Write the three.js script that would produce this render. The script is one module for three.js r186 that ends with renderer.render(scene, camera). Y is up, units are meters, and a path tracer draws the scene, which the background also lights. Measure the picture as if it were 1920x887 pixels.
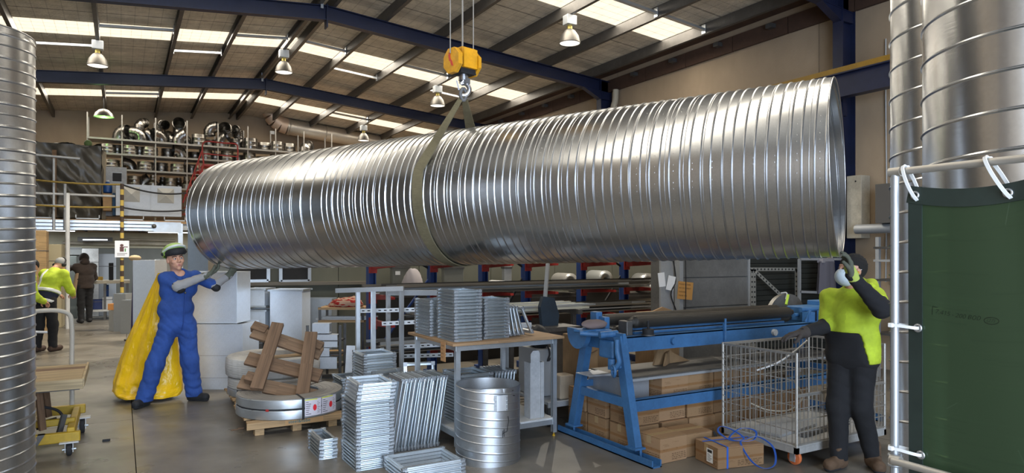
import * as THREE from 'three';
import { mergeGeometries, mergeVertices, toCreasedNormals } from 'three/addons/utils/BufferGeometryUtils.js';
import { RoundedBoxGeometry } from 'three/addons/geometries/RoundedBoxGeometry.js';
import { RectAreaLightUniformsLib } from 'three/addons/lights/RectAreaLightUniformsLib.js';

// ---------------------------------------------------------------- camera, sky, daylight, exposure
const V3 = (x, y, z) => new THREE.Vector3(x, y, z);
const FOCAL = 1270, CENTRE_X = 960, HORIZON = 478, EYE = 1.70, TURN = THREE.MathUtils.degToRad(30);
const CT = Math.cos(TURN), ST = Math.sin(TURN);
const scene = new THREE.Scene();
const camera = new THREE.PerspectiveCamera(2 * THREE.MathUtils.radToDeg(Math.atan(443.5 / FOCAL)), 1920 / 887, 0.05, 200);
camera.position.set(0, EYE, 0);
camera.rotation.y = -TURN;                                  // the hall runs towards -z, the camera looks 30 degrees to the right of it
camera.setViewOffset(1920, 887, 0, 443.5 - HORIZON, 1920, 887);
const renderer = new THREE.WebGLRenderer({ antialias: true });
renderer.toneMapping = THREE.LinearToneMapping;
renderer.toneMappingExposure = 1.12;
renderer.shadowMap.enabled = true;
RectAreaLightUniformsLib.init();
scene.background = new THREE.Color().setRGB(1.6, 1.95, 2.4);      // bright overcast sky outside the big door

// daylight entering through the open roller door behind the camera
const DOOR = { u0: -3.0, u1: 4.2, top: 4.6, w: -3.4 };
const SIDE = { w0: 8.2, w1: 12.0, top: 2.8 };           // side door in the left wall
const ROOF_LIGHT = 8.0, DOOR_LIGHT = 7.6;
function rectLight(w, h, pos, target, color, intensity) {
  const l = new THREE.RectAreaLight(color, intensity, w, h);
  l.position.copy(pos); l.lookAt(target); scene.add(l); return l;
}
const doorLight = rectLight(DOOR.u1 - DOOR.u0, DOOR.top, V3((DOOR.u0 + DOOR.u1) / 2, DOOR.top / 2, -DOOR.w), V3((DOOR.u0 + DOOR.u1) / 2, DOOR.top / 2, -20), new THREE.Color().setRGB(0.80, 0.96, 1.20), DOOR_LIGHT);
doorLight.name = 'door_daylight';
// daylight through the four translucent roof strips: one light under each slope of each strip
const RIDGE = 3.27, RIDGE_Y = 6.48, SLOPE = 0.088, WALL_R = 9.84, WALL_L = -3.3, BACK = 24.5;
const roofY = (u) => RIDGE_Y - SLOPE * Math.abs(u - RIDGE);
const STRIPS = [[3.25, 4.15], [9.25, 10.15], [15.25, 16.15], [21.35, 22.2]];
for (const [a, b] of STRIPS) for (const [u0, u1] of [[WALL_L + 0.1, RIDGE], [RIDGE, WALL_R - 0.4]]) {
  const m = V3((u0 + u1) / 2, roofY((u0 + u1) / 2) - 0.02, -(a + b) / 2);
  const nx = u0 < RIDGE - 0.1 ? SLOPE : -SLOPE;
  const l = rectLight(b - a - 0.06, u1 - u0 - 0.1, m, V3(m.x + nx, m.y - 1, m.z), new THREE.Color().setRGB(1.0, 0.925, 0.79), ROOF_LIGHT);
  l.name = 'skylight_daylight';
}

// ---------------------------------------------------------------- helpers
// u: across the hall (right), w: along the hall (forward), y: up
const U = (u, w, y = 0) => V3(u, y, -w);
const fromCam = (x, y, z) => V3(x * CT + z * ST, y, -(z * CT - x * ST));
const P = (px, py, z) => fromCam((px - CENTRE_X) / FOCAL * z, EYE - (py - HORIZON) / FOCAL * z, z);   // a measured point of the photograph at its distance
const G = (px, py, h = 0) => P(px, py, (EYE - h) * FOCAL / (py - HORIZON));                            // the point of the photograph that lies h above the floor
let seedState = 12345;
const rnd = () => { seedState = (seedState * 1664525 + 1013904223) >>> 0; return seedState / 4294967296; };
const rr = (a, b) => a + (b - a) * rnd();
const reseed = (n) => { seedState = n >>> 0; };
const taken = new Map();
function numbered(name) {
  const n = taken.get(name) ?? 0; taken.set(name, n + 1);
  return n ? `${name}_${String(n).padStart(3, '0')}` : name;
}
function thing(name, label, category, pos = V3(0, 0, 0), turn = 0, group) {
  const o = new THREE.Group(); o.name = numbered(name); o.position.copy(pos); o.rotation.y = turn;
  o.userData = { label, category }; if (group) o.userData.group = group;
  scene.add(o); return o;
}
function part(parent, name, geo, mat, label) {
  const m = new THREE.Mesh(geo, mat); m.name = name; if (label) m.userData.label = label; parent.add(m); return m;
}
function single(name, label, category, geo, mat, pos = V3(0, 0, 0), turn = 0, group) {
  const m = new THREE.Mesh(geo, mat); m.name = numbered(name); m.position.copy(pos); m.rotation.y = turn;
  m.userData = { label, category }; if (group) m.userData.group = group; scene.add(m); return m;
}
function copyOf(root, label, pos, turn = 0, group) {
  const c = root.clone(); c.name = numbered(root.name.replace(/_\d{3}$/, '')); c.position.copy(pos); c.rotation.set(0, turn, 0);
  c.userData = { ...root.userData, label }; if (group) c.userData.group = group; scene.add(c); return c;
}
function struct(name, geo, mat) {
  const m = geo ? new THREE.Mesh(geo, mat) : new THREE.Group(); m.name = name; m.userData.kind = 'structure'; scene.add(m); return m;
}
// uv in metres from the face direction
function metric(g) {
  const p = g.attributes.position, n = g.attributes.normal, uv = new Float32Array(p.count * 2);
  for (let i = 0; i < p.count; i++) {
    const ax = Math.abs(n.getX(i)), ay = Math.abs(n.getY(i)), az = Math.abs(n.getZ(i));
    let a, b;
    if (ay >= ax && ay >= az) { a = p.getX(i); b = p.getZ(i); } else if (ax >= az) { a = p.getZ(i); b = p.getY(i); } else { a = p.getX(i); b = p.getY(i); }
    uv[2 * i] = a; uv[2 * i + 1] = b;
  }
  g.setAttribute('uv', new THREE.BufferAttribute(uv, 2)); return g;
}
const at = (g, x, y, z, ry = 0, rx = 0, rz = 0) => { if (rx) g.rotateX(rx); if (rz) g.rotateZ(rz); if (ry) g.rotateY(ry); g.translate(x, y, z); return g; };
const box = (w, h, d, x = 0, y = 0, z = 0, ry = 0, rx = 0, rz = 0) => at(metric(new THREE.BoxGeometry(w, h, d)), x, y, z, ry, rx, rz);
const rbox = (w, h, d, r = 0.006, x = 0, y = 0, z = 0, ry = 0, rx = 0, rz = 0, seg = 1) => at(metric(new RoundedBoxGeometry(w, h, d, seg, Math.min(r, w / 2.01, h / 2.01, d / 2.01))), x, y, z, ry, rx, rz);
const cyl = (r, h, x = 0, y = 0, z = 0, n = 16, r2 = r, open = false) => { const g = new THREE.CylinderGeometry(r2, r, h, n, 1, open); g.translate(x, y, z); return g; };
function orient(g, a, b) {          // a geometry that runs along +y from 0 to 1 metre-scaled length is laid from a to b
  const d = b.clone().sub(a), q = new THREE.Quaternion().setFromUnitVectors(V3(0, 1, 0), d.clone().normalize());
  g.applyQuaternion(q); g.translate(a.x, a.y, a.z); return g;
}
const rod = (a, b, r, n = 8) => { const L = a.distanceTo(b); const g = new THREE.CylinderGeometry(r, r, L, n, 1); g.translate(0, L / 2, 0); return orient(g, a, b); };
function bar(a, b, w, h, up = V3(0, 1, 0)) {    // a square bar from a to b, h measured towards up
  const d = b.clone().sub(a), L = d.length(); d.normalize();
  let z = new THREE.Vector3().crossVectors(d, up); if (z.lengthSq() < 1e-6) z = V3(0, 0, 1); z.normalize();
  const y = new THREE.Vector3().crossVectors(z, d);
  const g = metric(new THREE.BoxGeometry(L, h, w));
  g.applyMatrix4(new THREE.Matrix4().makeBasis(d, y, z)); const m = a.clone().add(b).multiplyScalar(0.5); g.translate(m.x, m.y, m.z); return g;
}
const tube = (pts, r, seg = 24, rad = 8, closed = false) => new THREE.TubeGeometry(new THREE.CatmullRomCurve3(pts, closed, 'centripetal'), seg, r, rad, closed);
const lathe = (pts, n = 24) => new THREE.LatheGeometry(pts.map(([x, y]) => new THREE.Vector2(x, y)), n);
const merge = (gs) => { const l = gs.map((g) => { const q = g.index ? g.toNonIndexed() : g; for (const k of Object.keys(q.attributes)) if (!['position', 'normal', 'uv'].includes(k)) q.deleteAttribute(k); return q; }); return mergeGeometries(l, false); };
function prism(shapePts, depth, bevel = 0) {   // outline in x/y, extruded along z and centred
  const s = new THREE.Shape(shapePts.map(([x, y]) => new THREE.Vector2(x, y)));
  const g = new THREE.ExtrudeGeometry(s, { depth, bevelEnabled: bevel > 0, bevelSize: bevel, bevelThickness: bevel, bevelSegments: 1, curveSegments: 8 });
  g.translate(0, 0, -depth / 2); return metric(g);
}
// ribbon of rectangular section along points; side[i] is the width direction
function ribbon(pts, sides, width, thick) {
  const pos = [], idx = [], n = pts.length, uv = [];
  let run = 0;
  for (let i = 0; i < n; i++) {
    const t = pts[Math.min(i + 1, n - 1)].clone().sub(pts[Math.max(i - 1, 0)]).normalize();
    const s = (Array.isArray(sides) ? sides[i] : sides).clone(); s.addScaledVector(t, -s.dot(t)).normalize();
    const o = new THREE.Vector3().crossVectors(t, s).normalize();
    if (i) run += pts[i].distanceTo(pts[i - 1]);
    const w = typeof width === 'function' ? width(i / (n - 1)) : width;
    for (const [a, b] of [[-1, -1], [1, -1], [1, 1], [-1, 1]]) { const v = pts[i].clone().addScaledVector(s, a * w / 2).addScaledVector(o, b * thick / 2); pos.push(v.x, v.y, v.z); uv.push(a * w / 2, run); }
    if (i) for (let k = 0; k < 4; k++) { const a = (i - 1) * 4 + k, b = (i - 1) * 4 + (k + 1) % 4, c = i * 4 + k, d = i * 4 + (k + 1) % 4; idx.push(a, c, b, b, c, d); }
  }
  idx.push(0, 1, 2, 0, 2, 3); const e = (n - 1) * 4; idx.push(e, e + 2, e + 1, e, e + 3, e + 2);
  let g = new THREE.BufferGeometry(); g.setAttribute('position', new THREE.Float32BufferAttribute(pos, 3)); g.setAttribute('uv', new THREE.Float32BufferAttribute(uv, 2)); g.setIndex(idx);
  g = toCreasedNormals(g, 0.7); return g;
}

// ---------------------------------------------------------------- procedural textures
function hash2(x, y, s) { let h = Math.imul(x | 0, 374761393) ^ Math.imul(y | 0, 668265263) ^ Math.imul(s | 0, 1274126177); h = Math.imul(h ^ (h >>> 13), 1274126177); return ((h ^ (h >>> 16)) >>> 0) / 4294967296; }
function vnoise(x, y, per, s) {
  const xi = Math.floor(x), yi = Math.floor(y), fx = x - xi, fy = y - yi, m = (a) => ((a % per) + per) % per;
  const u = fx * fx * (3 - 2 * fx), v = fy * fy * (3 - 2 * fy);
  const a = hash2(m(xi), m(yi), s), b = hash2(m(xi + 1), m(yi), s), c = hash2(m(xi), m(yi + 1), s), d = hash2(m(xi + 1), m(yi + 1), s);
  return (a + (b - a) * u) * (1 - v) + (c + (d - c) * u) * v;
}
const fbm = (x, y, per, oct, s = 1) => { let t = 0, a = 0.5, n = 0; for (let i = 0; i < oct; i++) { t += a * vnoise(x, y, per, s + i); n += a; x *= 2; y *= 2; per *= 2; a *= 0.5; } return t / n; };
function cells(x, y, per, s) {       // id of the nearest random point: metal spangle
  const xi = Math.floor(x), yi = Math.floor(y), m = (a) => ((a % per) + per) % per; let best = 9, id = 0;
  for (let j = -1; j <= 1; j++) for (let i = -1; i <= 1; i++) { const cx = m(xi + i), cy = m(yi + j), dx = xi + i + hash2(cx, cy, s) - x, dy = yi + j + hash2(cx, cy, s + 7) - y, d = dx * dx + dy * dy; if (d < best) { best = d; id = hash2(cx, cy, s + 3); } }
  return id;
}
function dataTex(w, h, fn, srgb, rep) {
  const d = new Uint8Array(w * h * 4);
  for (let y = 0; y < h; y++) for (let x = 0; x < w; x++) { const c = fn(x / w, y / h), i = (y * w + x) * 4; const a = Array.isArray(c) ? c : [c, c, c]; for (let k = 0; k < 3; k++) d[i + k] = Math.max(0, Math.min(255, a[k] * 255)); d[i + 3] = 255; }
  const t = new THREE.DataTexture(d, w, h); t.wrapS = t.wrapT = THREE.RepeatWrapping; t.magFilter = THREE.LinearFilter; t.minFilter = THREE.LinearMipmapLinearFilter; t.generateMipmaps = true;
  if (srgb) t.colorSpace = THREE.SRGBColorSpace; if (rep) t.repeat.set(rep[0], rep[1]); t.needsUpdate = true; return t;
}
function canvasTex(w, h, draw) {
  const c = document.createElement('canvas'); c.width = w; c.height = h; const x = c.getContext('2d'); draw(x, w, h);
  const t = new THREE.CanvasTexture(c); t.colorSpace = THREE.SRGBColorSpace; t.magFilter = THREE.LinearFilter; return t;
}
const withRep = (t, a, b) => { const c = t.clone(); c.repeat.set(a, b); c.needsUpdate = true; return c; };
const tint = (t, lo, hi) => lo.map((v, k) => v + (hi[k] - v) * t);
const T = {};
T.spangle = dataTex(256, 256, (x, y) => { const c = cells(x * 22, y * 22, 22, 5), f = fbm(x * 4, y * 4, 4, 4, 3); return 0.90 + 0.06 * c + 0.08 * (f - 0.5); }, false, [5, 5]);
T.spangleRough = dataTex(256, 256, (x, y) => { const c = cells(x * 22, y * 22, 22, 5), f = fbm(x * 4, y * 4, 4, 4, 9); return 0.72 + 0.12 * c + 0.30 * (f - 0.5); }, false, [5, 5]);
T.concrete = dataTex(1024, 1024, (x, y) => {
  const a = fbm(x * 6, y * 6, 6, 6, 11), b = fbm(x * 40, y * 40, 40, 3, 21), c = fbm(x * 3 + 2, y * 3, 3, 4, 31);
  let v = 0.57 + 0.22 * (a - 0.5) + 0.10 * (b - 0.5) + 0.10 * (c - 0.5);
  const s = fbm(x * 9, y * 9, 9, 5, 51); if (s > 0.60) v -= (s - 0.60) * 0.9;
  return [v * 0.97, v * 0.93, v * 0.86];
}, true, [1 / 6, 1 / 6]);
T.concreteRough = dataTex(512, 512, (x, y) => { const a = fbm(x * 6, y * 6, 6, 5, 61), b = fbm(x * 30, y * 30, 30, 3, 71); return 0.45 + 0.55 * (a - 0.5) + 0.2 * (b - 0.5); }, false, [1 / 6, 1 / 6]);
T.wall = dataTex(512, 512, (x, y) => { const a = fbm(x * 5, y * 5, 5, 6, 81), b = fbm(x * 30, y * 12, 12, 3, 91); const v = 0.93 + 0.16 * (a - 0.5) + 0.05 * (b - 0.5); return [v, v * 0.99, v * 0.97]; }, true, [0.25, 0.25]);
T.fine = dataTex(256, 256, (x, y) => fbm(x * 32, y * 32, 32, 4, 17), false, [4, 4]);
T.blotch = dataTex(256, 256, (x, y) => { const v = 0.88 + 0.24 * (fbm(x * 5, y * 5, 5, 5, 23) - 0.5) + 0.08 * (fbm(x * 40, y * 40, 40, 2, 29) - 0.5); return v; }, true, [1.3, 1.3]);
T.woodL = dataTex(512, 256, (x, y) => { const g = fbm(x * 3, y * 40, 40, 4, 41), k = fbm(x * 4, y * 4, 4, 4, 43); const v = 0.86 + 0.28 * (g - 0.5) + 0.16 * (k - 0.5); return [v, v * 0.985, v * 0.96]; }, true, [0.9, 3]);
T.card = dataTex(256, 256, (x, y) => { const v = 0.92 + 0.08 * (fbm(x * 60, y * 4, 4, 3, 45) - 0.5) + 0.16 * (fbm(x * 5, y * 5, 5, 4, 47) - 0.5); return v; }, true, [1.6, 1.6]);
T.brush = dataTex(256, 512, (x, y) => 0.5 + 0.5 * (fbm(x * 3, y * 90, 90, 3, 53) - 0.5), false, [1, 3]);
T.cloth = dataTex(256, 256, (x, y) => fbm(x * 10, y * 10, 10, 5, 57), false, [3, 3]);

const lin = (r, g, b) => new THREE.Color().setRGB(r, g, b);
const hex = (h) => new THREE.Color(h);
function mat(color, o = {}) { const m = new THREE.MeshStandardMaterial({ color: typeof color === 'object' ? color : hex(color), roughness: 0.7, metalness: 0, ...o }); return m; }
const phys = (color, o = {}) => new THREE.MeshPhysicalMaterial({ color: typeof color === 'object' ? color : hex(color), roughness: 0.7, metalness: 0, ...o });
const M = {
  galv: mat(lin(0.60, 0.635, 0.66), { metalness: 0.85, roughness: 0.48, map: T.spangle, roughnessMap: T.spangleRough }),
  galvBright: mat(lin(0.70, 0.735, 0.765), { metalness: 0.8, roughness: 0.42, map: T.spangle, roughnessMap: T.spangleRough }),
  galvDull: mat(lin(0.50, 0.52, 0.54), { metalness: 0.7, roughness: 0.6, map: T.spangle }),
  steelDark: mat(lin(0.16, 0.155, 0.15), { metalness: 0.6, roughness: 0.5, map: T.blotch }),
  black: mat(lin(0.018, 0.018, 0.02), { roughness: 0.75, map: T.blotch }),
  rubber: mat(lin(0.02, 0.02, 0.022), { roughness: 0.85 }),
  navy: mat(lin(0.010, 0.017, 0.058), { roughness: 0.45, map: T.blotch }),
  blue: mat(lin(0.055, 0.185, 0.41), { roughness: 0.5, map: T.blotch }),
  rackBlue: mat(lin(0.02, 0.07, 0.28), { roughness: 0.5, map: T.blotch }),
  red: mat(lin(0.42, 0.03, 0.022), { roughness: 0.5, map: T.blotch }),
  yellow: mat(lin(0.72, 0.42, 0.02), { roughness: 0.45, map: T.blotch }),
  orange: mat(lin(0.85, 0.40, 0.01), { roughness: 0.4, map: T.blotch }),
  white: mat(lin(0.70, 0.71, 0.71), { roughness: 0.5, map: T.blotch }),
  cream: mat(lin(0.55, 0.50, 0.40), { roughness: 0.6, map: T.blotch }),
  pine: mat(lin(0.56, 0.37, 0.19), { roughness: 0.75, map: T.woodL }),
  oldWood: mat(lin(0.24, 0.145, 0.085), { roughness: 0.8, map: T.woodL }),
  ply: mat(lin(0.48, 0.31, 0.17), { roughness: 0.75, map: T.woodL }),
  card: mat(lin(0.40, 0.25, 0.125), { roughness: 0.85, map: T.card }),
  cardDark: mat(lin(0.30, 0.185, 0.09), { roughness: 0.85, map: T.card }),
  paper: mat(lin(0.72, 0.72, 0.72), { roughness: 0.8 }),
  purlin: mat(lin(0.13, 0.12, 0.11), { metalness: 0.35, roughness: 0.5, map: T.blotch }),
};
// ================================================================ THE HALL
{
  const floor = struct('floor');
  const fm = mat(lin(0.60, 0.585, 0.57), { roughness: 0.75, map: T.concrete, roughnessMap: T.concreteRough, bumpMap: T.concreteRough, bumpScale: 0.002 });
  const us = [WALL_L - 0.2, 0.104, 6.1, WALL_R + 0.2], ws = [-3.6, 2.0, 8.02, 14.02, 20.02, BACK + 0.2];
  for (let i = 0; i < us.length - 1; i++) for (let j = 0; j < ws.length - 1; j++) {
    const g = new THREE.BoxGeometry(us[i + 1] - us[i] - 0.007, 0.15, ws[j + 1] - ws[j] - 0.007);
    g.translate((us[i] + us[i + 1]) / 2, -0.075, -(ws[j] + ws[j + 1]) / 2); metric(g); part(floor, 'concrete_slab', g, fm);
  }
  part(floor, 'sub_base', box(us[3] - us[0], 0.1, 28.3, (us[0] + us[3]) / 2, -0.16, -10.45), mat(lin(0.05, 0.047, 0.042), { roughness: 0.95 }));
  const apron = struct('floor_outside', box(40, 0.2, 24, 0, -0.14, 3.6 + 12), mat(lin(0.42, 0.41, 0.39), { roughness: 0.85, map: T.concrete }));

  const beige = mat(lin(0.42, 0.325, 0.23), { roughness: 0.85, map: T.wall, bumpMap: T.fine, bumpScale: 0.002 });
  const th = 0.18, len = BACK + 3.4, mid = -(BACK - 3.4) / 2;
  // back wall: gable outline
  const gable = (u0, u1) => prism([[u0, -0.1], [u1, -0.1], [u1, roofY(u1) + 0.1], [RIDGE, RIDGE_Y + 0.1], [u0, roofY(u0) + 0.1]], th);
  struct('wall_back', at(gable(WALL_L, WALL_R), 0, 0, -BACK - th / 2), beige);
  // right wall: tilt panels with joints
  const wr = struct('wall_right');
  const joints = [-3.4, 1.2, 7.05, 12.2, 18.2, BACK];
  for (let i = 0; i < joints.length - 1; i++) part(wr, 'wall_panel', box(th, 5.95, joints[i + 1] - joints[i] - 0.015, WALL_R + th / 2, 2.9, -(joints[i] + joints[i + 1]) / 2), beige);
  part(wr, 'wall_backing', box(0.05, 6.1, len, WALL_R + th + 0.02, 2.95, mid), beige);
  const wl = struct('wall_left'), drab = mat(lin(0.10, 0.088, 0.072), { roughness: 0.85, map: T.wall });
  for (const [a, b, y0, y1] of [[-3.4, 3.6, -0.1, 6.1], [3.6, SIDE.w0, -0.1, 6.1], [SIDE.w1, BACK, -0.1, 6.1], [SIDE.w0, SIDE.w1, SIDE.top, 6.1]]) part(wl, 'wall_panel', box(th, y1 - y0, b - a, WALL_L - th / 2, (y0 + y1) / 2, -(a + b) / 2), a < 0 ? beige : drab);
  struct('floor_yard', box(16, 0.2, 32, WALL_L - 0.2 - 8, -0.14, -10), mat(lin(0.42, 0.41, 0.39), { roughness: 0.85, map: T.concrete }));
  struct('wall_neighbour', box(0.3, 6.5, 32, -9.5, 3.2, -10), mat(lin(0.70, 0.75, 0.82), { roughness: 0.85, map: T.wall }));
  const d2 = struct('door_2'); for (const w of [SIDE.w0, SIDE.w1]) part(d2, 'guide_rail', box(0.07, SIDE.top, 0.1, WALL_L + 0.04, SIDE.top / 2, -w), M.galvDull); part(d2, 'roller_drum', at(cyl(0.26, SIDE.w1 - SIDE.w0 + 0.2, 0, 0, 0, 24), WALL_L + 0.3, SIDE.top + 0.28, -(SIDE.w0 + SIDE.w1) / 2, 0, Math.PI / 2), M.galvDull);
  // front wall with the roller door opening
  const wf = struct('wall_front'), zf = -DOOR.w + th / 2;
  part(wf, 'wall_panel', prismAt([[WALL_L, -0.1], [DOOR.u0, -0.1], [DOOR.u0, DOOR.top], [DOOR.u1, DOOR.top], [DOOR.u1, -0.1], [WALL_R, -0.1], [WALL_R, roofY(WALL_R) + 0.1], [RIDGE, RIDGE_Y + 0.1], [WALL_L, roofY(WALL_L) + 0.1]], th, zf), beige);
  const dr = struct('door_1');
  part(dr, 'roller_drum', at(cyl(0.28, DOOR.u1 - DOOR.u0 + 0.3, 0, 0, 0, 24), (DOOR.u0 + DOOR.u1) / 2, DOOR.top + 0.32, -DOOR.w - 0.34, 0, 0, Math.PI / 2), M.galvDull);
  for (const s of [DOOR.u0, DOOR.u1]) part(dr, 'guide_rail', box(0.1, DOOR.top, 0.07, s, DOOR.top / 2, -DOOR.w - 0.05), M.galvDull);

  // roof: insulated lining between the translucent strips
  const ceiling = struct('ceiling');
  T.sark = dataTex(512, 512, (x, y) => {
    const a = fbm(x * 6, y * 6, 6, 5, 101), line = (v, n, t) => { const f = Math.abs(((v * n) % 1) - 0.5); return f > 0.5 - t ? 1 : 0; };
    let v = 0.92 + 0.24 * (a - 0.5) + 0.12 * (fbm(x * 24, y * 8, 8, 3, 103) - 0.5); v -= 0.10 * line(x, 8, 0.035) + 0.13 * line(y, 8, 0.04) + 0.22 * line(y, 1, 0.012);
    return [v, v * 0.975, v * 0.93];
  }, true, [0.55, 0.55]);
  const sark = mat(lin(0.69, 0.67, 0.63), { roughness: 0.55, metalness: 0.15, map: T.sark, bumpMap: T.cloth, bumpScale: 0.02 });
  const cuts = [-3.6, ...STRIPS.flat(), BACK + 0.2];
  for (let i = 0; i < cuts.length; i += 2) for (const s of [-1, 1]) {
    const u0 = s < 0 ? WALL_L - 0.2 : RIDGE, u1 = s < 0 ? RIDGE : WALL_R + 0.2, a = cuts[i], b = cuts[i + 1];
    const n = Math.max(1, Math.round((b - a) / 1.25));
    for (let k = 0; k < n; k++) {
      const w0 = a + (b - a) * k / n, w1 = a + (b - a) * (k + 1) / n;
      const g = prism([[u0, roofY(u0)], [u1, roofY(u1)], [u1, roofY(u1) + 0.08], [u0, roofY(u0) + 0.08]], w1 - w0 - 0.006); g.translate(0, 0, -(w0 + w1) / 2);
      part(ceiling, 'roof_lining', g, sark);
    }
    const g = prism([[u0, roofY(u0) + 0.1], [u1, roofY(u1) + 0.1], [u1, roofY(u1) + 0.13], [u0, roofY(u0) + 0.13]], b - a); g.translate(0, 0, -(a + b) / 2); part(ceiling, 'roof_sheet', g, M.galvDull);
  }
  // purlins (cee section) along the hall
  const PUR = [RIDGE - 0.13, RIDGE + 0.13, 2.0, 0.95, -0.4, -1.75, -2.95, 4.4, 5.62, 6.9, 8.15, 9.3];
  for (const u of PUR) {
    const y1 = roofY(u) - 0.004, y0 = y1 - 0.2, s = u < RIDGE ? -1 : 1;
    const g = prism([[u - 0.035, y1], [u + 0.035, y1], [u + 0.035, y1 - 0.02], [u - 0.027, y1 - 0.006], [u - 0.027, y0 + 0.006], [u + 0.035, y0 + 0.006], [u + 0.035, y0], [u - 0.035, y0]].map(([x, y]) => [u + (x - u) * s, y]), len - 0.02);
    g.translate(0, 0, mid); part(ceiling, 'purlin', g, M.purlin);
  }
  // light galvanised bridging struts between purlins beside the roof strips
  const order = [...PUR].sort((a, b) => a - b);
  for (const [w, list] of [[9.0, [1, 2, 4, 7, 9, 10]], [15.0, [2, 4, 6, 8]], [21.15, [2, 5, 8]], [16.5, [1, 3, 7, 9]]])
    for (const k of list) { const a = order[k], b = order[k + 1]; if (b - a < 0.5) continue;
      part(ceiling, 'bridging_strut', merge([bar(U(a + 0.04, w, roofY(a) - 0.12), U(b - 0.04, w, roofY(b) - 0.12), 0.07, 0.045), box(0.012, 0.16, 0.09, a + 0.045, roofY(a) - 0.11, -w), box(0.012, 0.16, 0.09, b - 0.045, roofY(b) - 0.11, -w)]), M.galvBright); }
  // portal frames: tapered blue rafters, columns on the walls
  const R0 = RIDGE_Y - 0.2;
  for (const w of [0.5, 6.5, 12.5, 18.5]) {
    for (const s of [-1, 1]) {
      const ue = s < 0 ? WALL_L + 0.02 : WALL_R - 0.02, yr = (u) => roofY(u) - 0.206;
      const iy = (u0, u1, d0, d1, t) => { const p = [[u0, yr(u0)], [u1, yr(u1)], [u1, yr(u1) - d1], [u0, yr(u0) - d0]]; const q = prism(p, t); q.translate(0, 0, -w); return q; };
      const fl = (off, d) => { const p = [[RIDGE, yr(RIDGE) - off], [ue, yr(ue) - off], [ue, yr(ue) - off - d], [RIDGE, yr(RIDGE) - off - d]]; const q = prism(p, 0.15); q.translate(0, 0, -w); return q; };
      part(ceiling, 'rafter', merge([iy(RIDGE, ue, 0.27, 0.27, 0.012), fl(0, 0.014), fl(0.256, 0.014)]), M.navy);
      part(ceiling, 'haunch', (() => { const a = ue - s * 0.75; const q = prism([[a, yr(a) - 0.27], [ue, yr(ue) - 0.27], [ue, yr(ue) - 0.42], [ue - s * 0.3, yr(ue) - 0.42]], 0.13); q.translate(0, 0, -w); return q; })(), M.navy);
      const cu = s < 0 ? WALL_L + 0.16 : WALL_R - 0.16, h = roofY(cu) - 0.2;
      const par = s < 0 ? scene.getObjectByName('wall_left') : wr;
      part(par, 'column', merge([box(0.3, h, 0.012, cu, h / 2, -w), box(0.014, h, 0.17, cu - 0.15, h / 2, -w), box(0.014, h, 0.17, cu + 0.15, h / 2, -w)]), M.navy);
    }
    part(ceiling, 'apex_plate', box(0.025, 0.42, 0.17, RIDGE, R0 - 0.2, -w), M.navy);
    part(ceiling, 'ridge_cleat', box(0.05, 0.22, 0.008, RIDGE - 0.1, R0 + 0.02, -w + 0.1), M.galvDull);
  }
  // translucent roof strips
  T.mesh = dataTex(256, 256, (x, y) => { const l = (v, n, t) => (Math.abs(((v * n) % 1) - 0.5) > 0.5 - t ? 1 : 0); const v = 0.97 + 0.1 * (fbm(x * 5, y * 5, 5, 4, 111) - 0.5) - 0.13 * l(x, 5, 0.03) - 0.16 * l(y, 4, 0.04); return [v, v * 0.98, v * 0.94]; }, true, [1.1, 1.1]);
  const pane = mat(lin(0.85, 0.78, 0.62), { roughness: 0.6, emissive: lin(1.0, 0.93, 0.80), emissiveMap: T.mesh, emissiveIntensity: 1.05, map: T.mesh });
  STRIPS.forEach(([a, b], i) => {
    const win = struct(`window_${i + 1}`);
    const us2 = [WALL_L - 0.2, ...order.filter((u) => u > WALL_L && Math.abs(u - RIDGE) > 0.2), RIDGE, WALL_R + 0.2].sort((p, q) => p - q);
    for (let k = 0; k < us2.length - 1; k++) { const u0 = us2[k], u1 = us2[k + 1]; const g = prism([[u0 + 0.004, roofY(u0)], [u1 - 0.004, roofY(u1)], [u1 - 0.004, roofY(u1) + 0.012], [u0 + 0.004, roofY(u0) + 0.012]], b - a - 0.004); g.translate(0, 0, -(a + b) / 2); part(win, 'skylight_pane', g, pane); }
  });
  // stained timber fillet with dark packers along the top of the right wall
  const trim = struct('trim_1');
  const rust = mat(lin(0.085, 0.043, 0.026), { roughness: 0.9, map: T.blotch });
  for (let w = -3.2; w < BACK - 0.2; w += 1.2) { part(trim, 'eave_board', box(0.06, 0.28, 1.18, WALL_R - 0.03, roofY(WALL_R) - 0.30, -(w + 0.6)), rust); part(trim, 'eave_packer', box(0.16, 0.07, 0.12, WALL_R - 0.10, roofY(WALL_R) - 0.25, -(w + 0.3)), M.steelDark); }
  part(trim, 'gutter_lining', box(0.5, 0.02, len, WALL_R - 0.26, roofY(WALL_R) - 0.03, mid), rust);
}
function prismAt(pts, d, z) { const g = prism(pts, d); g.translate(0, 0, z); return g; }
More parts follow.
